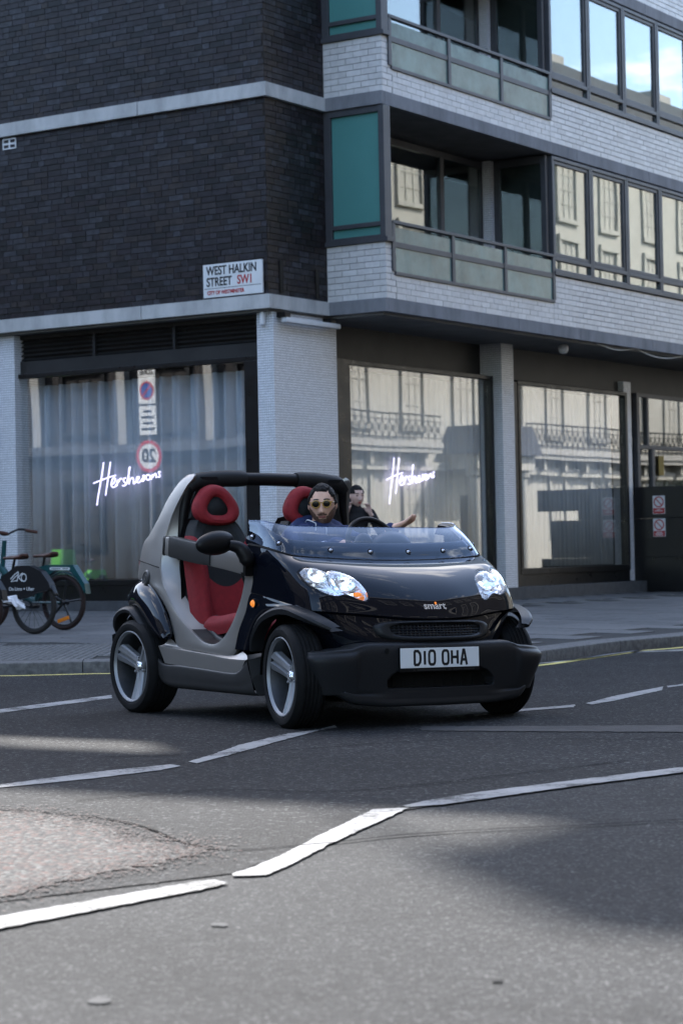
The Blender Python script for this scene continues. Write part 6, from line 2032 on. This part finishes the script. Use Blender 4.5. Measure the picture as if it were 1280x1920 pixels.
# crumpled bag caught on the black bike
bm = bmesh.new(); bmesh.ops.create_icosphere(bm, subdivisions=3, radius=1)
for v in bm.verts:
    n_ = noise.noise(v.co * 2.3) * .5 + noise.noise(v.co * 5.1) * .25
    v.co = Vector((v.co.x * .15, v.co.y * .05, v.co.z * .045 - (.05 if v.co.x < -.3 else 0))) * (1 + n_)
o = obj('plastic_bag', bm, M['bag'], None, smooth=False)
w_ = bk2.location
o.location = w_ + Vector((math.cos(BR) * .22 - math.sin(BR) * .075, math.sin(BR) * .22 + math.cos(BR) * .075, .36)); o.rotation_euler = (0, 0, BR)
tag(o, 'crumpled white plastic bag caught under the rear cover of the black bike', 'bag')
for i, (x, y, r_) in enumerate(((-8.3, -6.3, 20), (-9.3, -6.4, 28), (-10.1, -6.6, 15))):
    w = b2w(x, y)
    bike(['lime green share bike mirrored in the left shop window, nearest the corner pillar', 'lime green share bike mirrored in the left shop window, between two others', 'lime green share bike mirrored in the left shop window, farthest from the corner pillar'][i], Vector((w.x, w.y, .12)), BROT + R(70 + r_), M['lime'], M['tyre_b'], 'lime', 'lime green bikes mirrored in the window')
# ================================================================ PEOPLE
M['skin'] = mat('skin', (0.60, 0.36, 0.26), 0.5, var=0.10, vscale=14)
M['skin2'] = mat('pale_skin', (0.50, 0.33, 0.27), 0.5, var=0.06, vscale=12)
M['hair'] = mat('black_hair', (0.008, 0.0065, 0.006), 0.65, spec=0.25, bump=0.8, bscale=160)
M['beard'] = mat('short_beard', (0.14, 0.078, 0.055), 0.85, var=0.5, vscale=90, bump=0.6, bscale=320)
M['lips'] = mat('lips', (0.33, 0.13, 0.11), 0.45)
M['lipred'] = mat('red_lips', (0.42, 0.06, 0.07), 0.4)
M['hoodie'] = mat('navy_hoodie', (0.016, 0.026, 0.080), 0.85, var=0.2, vscale=18, bump=0.35, bscale=190)
M['zip'] = mat('white_zip', (0.55, 0.56, 0.6), 0.6)
M['jeans'] = mat('dark_trousers', (0.015, 0.018, 0.03), 0.85)
M['blackwool'] = mat('black_roll_neck', (0.008, 0.008, 0.009), 0.9, bump=0.3, bscale=150)
M['glassframe'] = mat('amber_acetate', (0.30, 0.16, 0.025), 0.25, coat=0.6)
M['glasslens'] = mat('dark_lens', (0.004, 0.004, 0.004), 0.12, spec=0.15)

def gs(x, s): return math.exp(-(x / s) ** 2)
def headshape(d, female=False):
    """unit direction -> point, x forward, z up, about 0.235 tall"""
    x, y, z = d
    h = z
    px = x * (0.098 if x > 0 else 0.100); py = y * 0.080; pz = z * 0.120
    if pz < 0:
        k = (-pz / 0.12)
        py *= 1 - (0.34 if female else 0.24) * k ** 1.7
        if x < 0: px *= 1 - 0.55 * k ** 1.3
        else: px *= 1 + 0.02 * k
    if x > 0.15:
        f = min(1, (x - 0.15) / 0.35)
        yy, zz = py, pz
        px -= f * 0.004 * gs(yy, .03)
        # brow, sockets, nose, lips, chin, cheek bones
        px += f * (0.004 * gs(zz - .034, .011) * gs(abs(yy) - .027, .022))
        px -= f * (0.011 * gs(zz - .014, .012) * gs(abs(yy) - .031, .014))
        nz = 0.0
        if -.052 < zz < .032:
            u = (0.032 - zz) / 0.068
            nz = 0.024 * min(1, max(0, u)) ** 1.1 if zz > -.036 else 0.024 * max(0, 1 - ((-.036 - zz) / .012) ** 2)
        wd = .0085 + .007 * max(0, min(1, (0.02 - zz) / .055))
        px += f * nz * gs(yy, wd)
        px += f * 0.005 * gs(zz + .036, .009) * gs(abs(yy) - .014, .006)
        px += f * (0.006 * gs(zz + .064, .012) * gs(yy, .024)) - f * 0.004 * gs(zz + .066, .0028) * gs(yy, .022)
        px -= f * 0.003 * gs(zz + .083, .007) * gs(yy, .025)
        px += f * 0.008 * gs(zz + .103, .015) * gs(yy, .022)
        px += f * 0.004 * gs(zz + .012, .018) * gs(abs(yy) - .046, .014)
    return Vector((px, py, pz))
def head_grid(female=False, nu=120, nv=84):
    rows = []
    for j in range(nv + 1):
        t = math.pi * j / nv
        rows.append([headshape((math.sin(t) * math.cos(a), math.sin(t) * math.sin(a), math.cos(t)), female) for a in [2 * math.pi * i / nu - math.pi for i in range(nu)]])
    return rows
def add_head(bm, X, female=False):
    G = head_grid(female)
    gridmesh(bm, G[1:-1], True, lambda p: X @ p, closed_u=True)
    bm.faces.new([bm.verts.new(X @ p) for p in G[1]]); bm.faces.new([bm.verts.new(X @ p) for p in G[-2]][::-1])
    for s in (-1, 1):   # ears
        e = bmesh.new(); bmesh.ops.create_uvsphere(e, u_segments=16, v_segments=12, radius=1)
        for v in e.verts:
            c = v.co
            dent = -0.35 * gs(c.x, .5) * gs(c.z, .5) if c.y * s > 0 else 0
            v.co = Vector((c.x * .018, s * (c.y * s * .010 * (1 + dent)), c.z * .031 * (1 - .15 * (c.z < 0))))
        e.transform(X @ Matrix.Translation((-.006, s * .079, .000)) @ Matrix.Rotation(R(26) * s, 4, 'Z') @ Matrix.Rotation(R(-8), 4, 'Y'))
        me = bpy.data.meshes.new('t'); e.to_mesh(me); e.free(); bm.from_mesh(me); bpy.data.meshes.remove(me)
def shell(X, keep, off, name, m, parent, female=False, rough=0.0):
    G = head_grid(female, 160, 112)
    bm = bmesh.new()
    V = gridmesh(bm, G[1:-1], True, None, closed_u=True)
    bmesh.ops.recalc_face_normals(bm, faces=list(bm.faces)); bm.normal_update()
    k = {v: keep(v.co) for v in bm.verts}
    n = {v: v.normal.copy() for v in bm.verts}
    pos = {v: v.co.copy() for v in bm.verts}
    for v in bm.verts:
        t = k[v]
        o_ = off * min(1, max(0, t)) if not callable(off) else off(pos[v]) * min(1, max(0, t))
        v.co = pos[v] + n[v] * (o_ + (rough * noise.noise(pos[v] * 70) if t > .3 else 0)) - n[v] * (.003 if t <= 0 else 0)
    bmesh.ops.delete(bm, geom=[f for f in bm.faces if all(k[v] <= 0 for v in f.verts)], context='FACES')
    bm.transform(X)
    return obj(name, bm, M[m], parent, angle=80)
def limb(bm, pts, rad, n=None, seg=14):
    n = n or max(6, len(pts) * 5)
    P = spline(pts, n)
    rs = [cr1([Vector((r, 0, 0)) for r in rad], (len(rad) - 1) * i / (n - 1)).x for i in range(n)]
    tube(bm, P, rs, seg)
    for p, r in ((P[0], rs[0]), (P[-1], rs[-1])):
        bmesh.ops.create_uvsphere(bm, u_segments=seg, v_segments=8, radius=r * .995, matrix=Matrix.Translation(p))
def hand(bm, wrist, fdir, palm_n, side, curl=0.25, size=1.0, spread=1.0):
    """wrist point, finger direction, palm normal (out of the palm), side +1 thumb towards fdir x palm_n"""
    f = Vector(fdir).normalized(); pn = Vector(palm_n); pn = (pn - f * pn.dot(f)).normalized(); sd = f.cross(pn) * side
    w = Vector(wrist)
    P = lambda a, b, c: w + (f * a + sd * b + pn * c) * size
    limb(bm, [P(-.02, 0, 0), P(.01, 0, 0), P(.03, .002, 0)], [.024 * size, .027 * size, .026 * size], 8, 12)
    for b in (-.026, -.009, .009, .026):
        limb(bm, [P(.005, b * .5, 0), P(.05, b * .9, -.002), P(.088, b, -.002)], [.016 * size, .0155 * size, .0115 * size], 8, 10)
    for i, (b, ln) in enumerate(((.028, .070), (.0095, .078), (-.0095, .073), (-.027, .058))):
        c = curl * (1 + .12 * i)
        p0 = Vector((.085, b, 0)); a = 0.0; pts = [p0]
        for k, fr in enumerate((.45, .30, .25)):
            a += c * (1.0 if k else .6)
            p0 = p0 + Vector((math.cos(a) * ln * fr, b * .10 * spread * fr * 4, math.sin(a) * ln * fr)); pts.append(p0)
        limb(bm, [P(*q) for q in pts], [.0098 * size, .0092 * size, .0085 * size, .0070 * size], 12, 10)
    limb(bm, [P(.012, .020, .006), P(.038, .040, .012), P(.064, .053, .018), P(.086, .058, .024)], [.017 * size, .0145 * size, .0115 * size, .0085 * size], 12, 10)
def fuse(bm, name, m, parent, voxel=0.005, smooth=4):
    me = bpy.data.meshes.new(name); bm.to_mesh(me); bm.free()
    o = bpy.data.objects.new('tmp', me); COL.objects.link(o)
    rm = o.modifiers.new('r', 'REMESH'); rm.mode = 'VOXEL'; rm.voxel_size = voxel; rm.use_smooth_shade = True
    if smooth:
        s = o.modifiers.new('s', 'SMOOTH'); s.factor = .5; s.iterations = smooth
    out = evalmesh(o)
    bpy.data.objects.remove(o); bpy.data.meshes.remove(me)
    out.materials.clear()
    for p in out.polygons: p.use_smooth = True
    return link(name, out, M[m], parent)
def XF(loc, yaw, pitch=0.0, roll=0.0):
    return Matrix.Translation(loc) @ Matrix.Rotation(yaw, 4, 'Z') @ Matrix.Rotation(pitch, 4, 'Y') @ Matrix.Rotation(roll, 4, 'X')

# ---- driver, in the car's own directions
dr = empty('person', CARO, CARR, 'driver in yellow framed sunglasses and navy zipped top, one palm held out', 'person')
HX = XF((-1.20, .225, 1.290), R(-37), R(2), R(1.5)) @ Matrix.Scale(1.05, 4)
bm = bmesh.new()
add_head(bm, HX)
limb(bm, [(-1.225, .215, 1.06), (-1.225, .218, 1.15), (-1.212, .222, 1.225)], [.066, .058, .056])
limb(bm, [(-1.12, .19, .68), (-1.16, .19, .85), (-1.21, .20, 1.0), (-1.225, .205, 1.07)], [.15, .15, .15, .09])
RS, LS = Vector((-1.215, .01, 1.075)), Vector((-1.215, .40, 1.075))
RE, LE = Vector((-1.03, -.085, .93)), Vector((-.93, .47, .93))
RW, LW = Vector((-.665, .015, 1.045)), Vector((-.62, .355, 1.125))
limb(bm, [RS, RS.lerp(RE, .5), RE], [.062, .052, .044]); limb(bm, [RE, RE.lerp(RW, .4), RW], [.044, .042, .028])
limb(bm, [LS, LS.lerp(LE, .5), LE], [.062, .052, .044]); limb(bm, [LE, LE.lerp(LW, .4), LW], [.044, .042, .028])
hand(bm, RW, (.8, -.10, -.05), (.15, .1, -1), 1, .75)
hand(bm, LW, (.40, .80, .40), (-.45, -.15, .85), -1, .12, 1.08, 1.5)
for s in (-1, 1):
    limb(bm, [(-1.10, .19 + s * .09, .68), (-.85, .19 + s * .11, .74), (-.66, .19 + s * .12, .70)], [.085, .075, .06])
    limb(bm, [(-.66, .19 + s * .12, .70), (-.55, .19 + s * .11, .50), (-.46, .19 + s * .10, .31)], [.058, .052, .036])
fuse(bm, 'body', 'skin', dr, 0.0048, 3)
# hair, beard, lips
def fn_hair(p):
    hl = 0.086 - 0.05 * max(0, (abs(p.y) - .040) / .03) + .006 * noise.noise(p * 60) if p.x > .02 else (-.005 + .6 * (p.x + .0)) if p.x > -.02 else -.055
    if p.x > .02: hl = max(hl, .012)
    if p.x > .02 and abs(p.y) > .056: hl = .0 if p.x < .032 else .05
    return (p.z - hl) / .012
shell(HX, fn_hair, lambda p: .008 + .008 * max(0, p.z / .12) + .005 * noise.noise(p * 40), 'hair', 'hair', dr, rough=.005)
def fn_beard(p):
    if p.x < -.012: return 0
    jaw = (-.060 - p.z) / .012 if abs(p.y) < .036 else (-.052 - p.z + (abs(p.y) - .036) * 1.2) / .03
    mo = 1.3 - (abs(p.z + .0525) / .006) ** 2 - (abs(p.y) / .030) ** 4 if p.x > .05 else 0
    if abs(p.y) < .024 and -.079 < p.z < -.056: jaw = 0
    if abs(p.y) >= .024 and abs(p.y) < .036 and p.z > -.072: jaw = min(jaw, .2 if p.z < -.052 else 0)
    return max(jaw, mo)
shell(HX, fn_beard, .0035, 'beard', 'beard', dr, rough=.0012)
def fn_lips(p):
    return 1 - (abs(p.z + .0665) / .0085) ** 2 - (p.y / .025) ** 2 if p.x > .04 else 0
shell(HX, fn_lips, .002, 'lips', 'lips', dr)
def fn_brow(p):
    c = .036 + .004 * gs(abs(p.y) - .03, .02)
    return 1 - ((p.z - c) / .0048) ** 2 - ((abs(p.y) - .033) / .021) ** 4 if p.x > .04 else 0
shell(HX, fn_brow, .003, 'eyebrows', 'hair', dr)
# sunglasses
sgx = HX @ Matrix.Translation((.100, 0, .012))
gl = bpy.data.objects.new('sunglasses', None); COL.objects.link(gl); gl.parent = dr
bm = bmesh.new()
for s in (-1, 1):
    P = []
    for k in range(28):
        a = 2 * math.pi * k / 28
        y, z = .0245 * math.cos(a), .0225 * math.sin(a) * (1.0 if math.sin(a) < 0 else .92)
        P.append(sgx @ Vector((.004 - .16 * (y * s + .033) ** 2 * 4, s * .033 + y, z)))
    tube(bm, P, .0042, 8, closed=True)
    tube(bm, [sgx @ Vector(p) for p in ((-.004, s * .056, .010), (-.012, s * .068, .010), (-.06, s * .079, .006), (-.10, s * .079, .002))], [.0055, .0045, .003, .003], 8)
tube(bm, [sgx @ Vector(p) for p in ((.004, -.011, .006), (.006, 0, .009), (.004, .011, .006))], .0035, 8)
obj('glasses_frame', bm, M['glassframe'], gl)
bm = bmesh.new()
for s in (-1, 1):
    vs_ = []
    for k in range(24):
        a = 2 * math.pi * k / 24
        y, z = .023 * math.cos(a), .021 * math.sin(a)
        vs_.append(bm.verts.new(sgx @ Vector((.003 - .16 * (y * s + .033) ** 2 * 4, s * .033 + y, z))))
    c = bm.verts.new(sgx @ Vector((.004, s * .033, 0)))
    for k in range(24): bm.faces.new((c, vs_[k], vs_[(k + 1) % 24]))
obj('glasses_lenses', bm, M['glasslens'], gl)
# navy top with stand-up zipped collar
bm = bmesh.new()
limb(bm, [(-1.12, .19, .64), (-1.15, .19, .85), (-1.20, .20, .98), (-1.215, .203, 1.045)], [.175, .18, .175, .125], 24, 22)
limb(bm, [(-1.215, .02, 1.07), (-1.22, .205, 1.11), (-1.215, .39, 1.07)], [.085, .095, .085], 16, 16)
limb(bm, [(-1.20, .045, 1.10), (-1.27, .08, 1.135), (-1.315, .20, 1.15), (-1.27, .34, 1.135), (-1.21, .38, 1.10)], [.05, .068, .072, .068, .05], 30, 14)
for S_, E_, W_ in ((RS, RE, RW), (LS, LE, LW)):
    limb(bm, [S_, S_.lerp(E_, .5), E_], [.088, .072, .066]); limb(bm, [E_, E_.lerp(W_, .5), E_.lerp(W_, .98)], [.066, .056, .046])
for v in bm.verts:
    q = v.co
    v.co = q + Vector((noise.noise(q * 11), noise.noise(q * 11 + Vector((5, 0, 0))), noise.noise(q * 11 + Vector((0, 7, 0))))) * .016 + Vector((0, 0, .008 * math.sin(q.x * 60 + q.y * 25)))
fuse(bm, 'hoodie', 'hoodie', dr, 0.0075, 2)
bm = bmesh.new()
rows = []
for k in range(36):
    a = R(-37) + R(24) + R(326) * k / 35
    opn = 1 + .16 * gs(((k / 35) if k < 18 else (k / 35 - 1)), .16)
    dx, dy = math.cos(a), math.sin(a)
    rows.append([Vector((-1.215 + dx * .108, .215 + dy * .112, 1.085)), Vector((-1.215 + dx * .098 * opn, .215 + dy * .104 * opn, 1.11)), Vector((-1.21 + dx * .092 * opn * 1.02, .217 + dy * .100 * opn * 1.02, 1.138 + .036 * gs(k - 31, 5))), Vector((-1.21 + dx * .088 * opn, .217 + dy * .096 * opn, 1.150 + .048 * gs(k - 31, 5))), Vector((-1.21 + dx * .078 * opn, .217 + dy * .084 * opn, 1.10))])
G = [[rows[k][j] for k in range(36)] for j in range(5)]
gridmesh(bm, G)
solidify(obj('collar', bm, M['hoodie'], dr), .005, 0)
bm = bmesh.new(); tube(bm, [r[3] + Vector((.002, -.003, .002)) for r in rows[27:36]] + [rows[35][2], rows[35][1]], .0040, 6)
obj('zip', bm, M['zip'], dr)
bm = bmesh.new(); tube(bm, [rows[0][3], rows[0][2], rows[0][1], rows[0][0]], .003, 6)
obj('zip', bm, M['zip'], dr)
bm = boxes((-.02, .02, -.016, .016, -.003, .003), bev=.002); bm.transform(Matrix.Translation((-.80, -.028, 1.058)) @ Matrix.Rotation(R(10), 4, 'X'))
obj('cuff_label', bm, M['zip'], dr)
bm = bmesh.new()
for s in (-1, 1):
    limb(bm, [(-1.14, .19 + s * .09, .67), (-.85, .19 + s * .11, .735), (-.66, .19 + s * .12, .695)], [.105, .090, .072])
    limb(bm, [(-.66, .19 + s * .12, .695), (-.55, .19 + s * .11, .50), (-.47, .19 + s * .10, .34)], [.072, .064, .055])
fuse(bm, 'trousers', 'jeans', dr, 0.012, 3)
bm = bmesh.new()
for s in (-1, 1): limb(bm, [(-.49, .19 + s * .10, .31), (-.42, .19 + s * .10, .30), (-.33, .19 + s * .10, .295)], [.042, .042, .034])
fuse(bm, 'shoes', 'blackpl', dr, 0.012, 2)

# ---- woman on the pavement
wx, wy = 0.185, 27.25
wz = pav_z(wx, wy) + .002
wm = empty('person', (wx, wy, wz), 0, 'woman in black roll neck holding a phone to her ear by the shop window', 'person')
HX2 = XF((0.0, 0.0, 1.425), R(-62), R(3), 0) @ Matrix.Scale(1.13, 4)
bm = bmesh.new()
add_head(bm, HX2, True)
limb(bm, [(0, .01, 1.22), (0, .008, 1.30), (0, 0, 1.37)], [.055, .048, .047])
limb(bm, [(0, .02, .82), (0, .02, 1.0), (0, .015, 1.15), (0, .012, 1.24)], [.14, .12, .13, .07])
rs, ls = Vector((-.16, .0, 1.21)), Vector((.17, .02, 1.21))
re_, le_ = Vector((-.20, -.10, .98)), Vector((.29, -.06, .99))
rw, lw = Vector((-.115, -.10, 1.235)), Vector((.165, -.16, 1.22))
for S_, E_, W_ in ((rs, re_, rw), (ls, le_, lw)):
    limb(bm, [S_, S_.lerp(E_, .5), E_], [.05, .044, .038]); limb(bm, [E_, E_.lerp(W_, .4), W_], [.038, .035, .024])
hand(bm, rw, (.15, .15, 1), (.9, .2, 0), -1, .55, .95)
hand(bm, lw, (-.25, -.05, 1), (-.6, -.6, 0), -1, .55, .95)
for s in (-1, 1): limb(bm, [(s * .09, .02, .82), (s * .09, .01, .45), (s * .09, .03, .08)], [.085, .06, .038]); limb(bm, [(s * .09, .03, .05), (s * .10, -.10, .04)], [.04, .032])
fuse(bm, 'body', 'skin2', wm, 0.0055, 2)
def fn_hair2(p):
    hl = .070 if p.x > .045 else (.02 + (p.x) * 1.1) if p.x > -.02 else -.06
    if p.x > .0 and abs(p.y) > .050: hl = min(hl, .030)
    return (p.z - hl) / .014
shell(HX2, fn_hair2, .009, 'hair', 'hair', wm, True, .002)
def fn_lips2(p): return 1 - (abs(p.z + .0665) / .009) ** 2 - (p.y / .024) ** 2 if p.x > .04 else 0
shell(HX2, fn_lips2, .003, 'lips', 'lipred', wm, True)
def fn_brow2(p): return 1 - ((p.z - .036) / .0045) ** 2 - ((abs(p.y) - .032) / .020) ** 4 if p.x > .04 else 0
shell(HX2, fn_brow2, .002, 'eyebrows', 'hair', wm, True)
bm = bmesh.new()
for s in (-1, 1): bmesh.ops.create_uvsphere(bm, u_segments=12, v_segments=8, radius=1, matrix=HX2 @ Matrix.Translation((.083, s * .031, .012)) @ Matrix.Diagonal((.008, .013, .0055, 1)))
obj('eyes', bm, M['hair'], wm)
bm = bmesh.new()
limb(bm, [(0, .02, .84), (0, .02, 1.0), (0, .015, 1.14), (0, .012, 1.22)], [.155, .135, .145, .10], 20, 18)
limb(bm, [(-.15, .005, 1.205), (0, .012, 1.225), (.16, .02, 1.205)], [.068, .072, .068])
limb(bm, [(0, .01, 1.22), (0, .006, 1.30), (0, .002, 1.335)], [.066, .058, .056])
for S_, E_, W_ in ((rs, re_, rw), (ls, le_, lw)):
    limb(bm, [S_, S_.lerp(E_, .5), E_], [.068, .062, .058]); limb(bm, [E_, E_.lerp(W_, .5), E_.lerp(W_, .72)], [.058, .052, .045])
fuse(bm, 'jumper', 'blackwool', wm, 0.009, 2)
bm = bmesh.new()
for s in (-1, 1): limb(bm, [(s * .085, .02, .85), (s * .09, .01, .45), (s * .09, .03, .10)], [.11, .085, .07])
fuse(bm, 'trousers', 'blackwool', wm, 0.012, 2)
ph = obj('phone', boxes((-.004, .004, -.035, .035, -.07, .07), bev=.003), M['ink'], None)
ph.location = (wx - .085, wy - .02, wz + 1.415); ph.rotation_euler = (R(-12), 0, R(25))
tag(ph, "dark phone held to the woman's ear", 'phone')
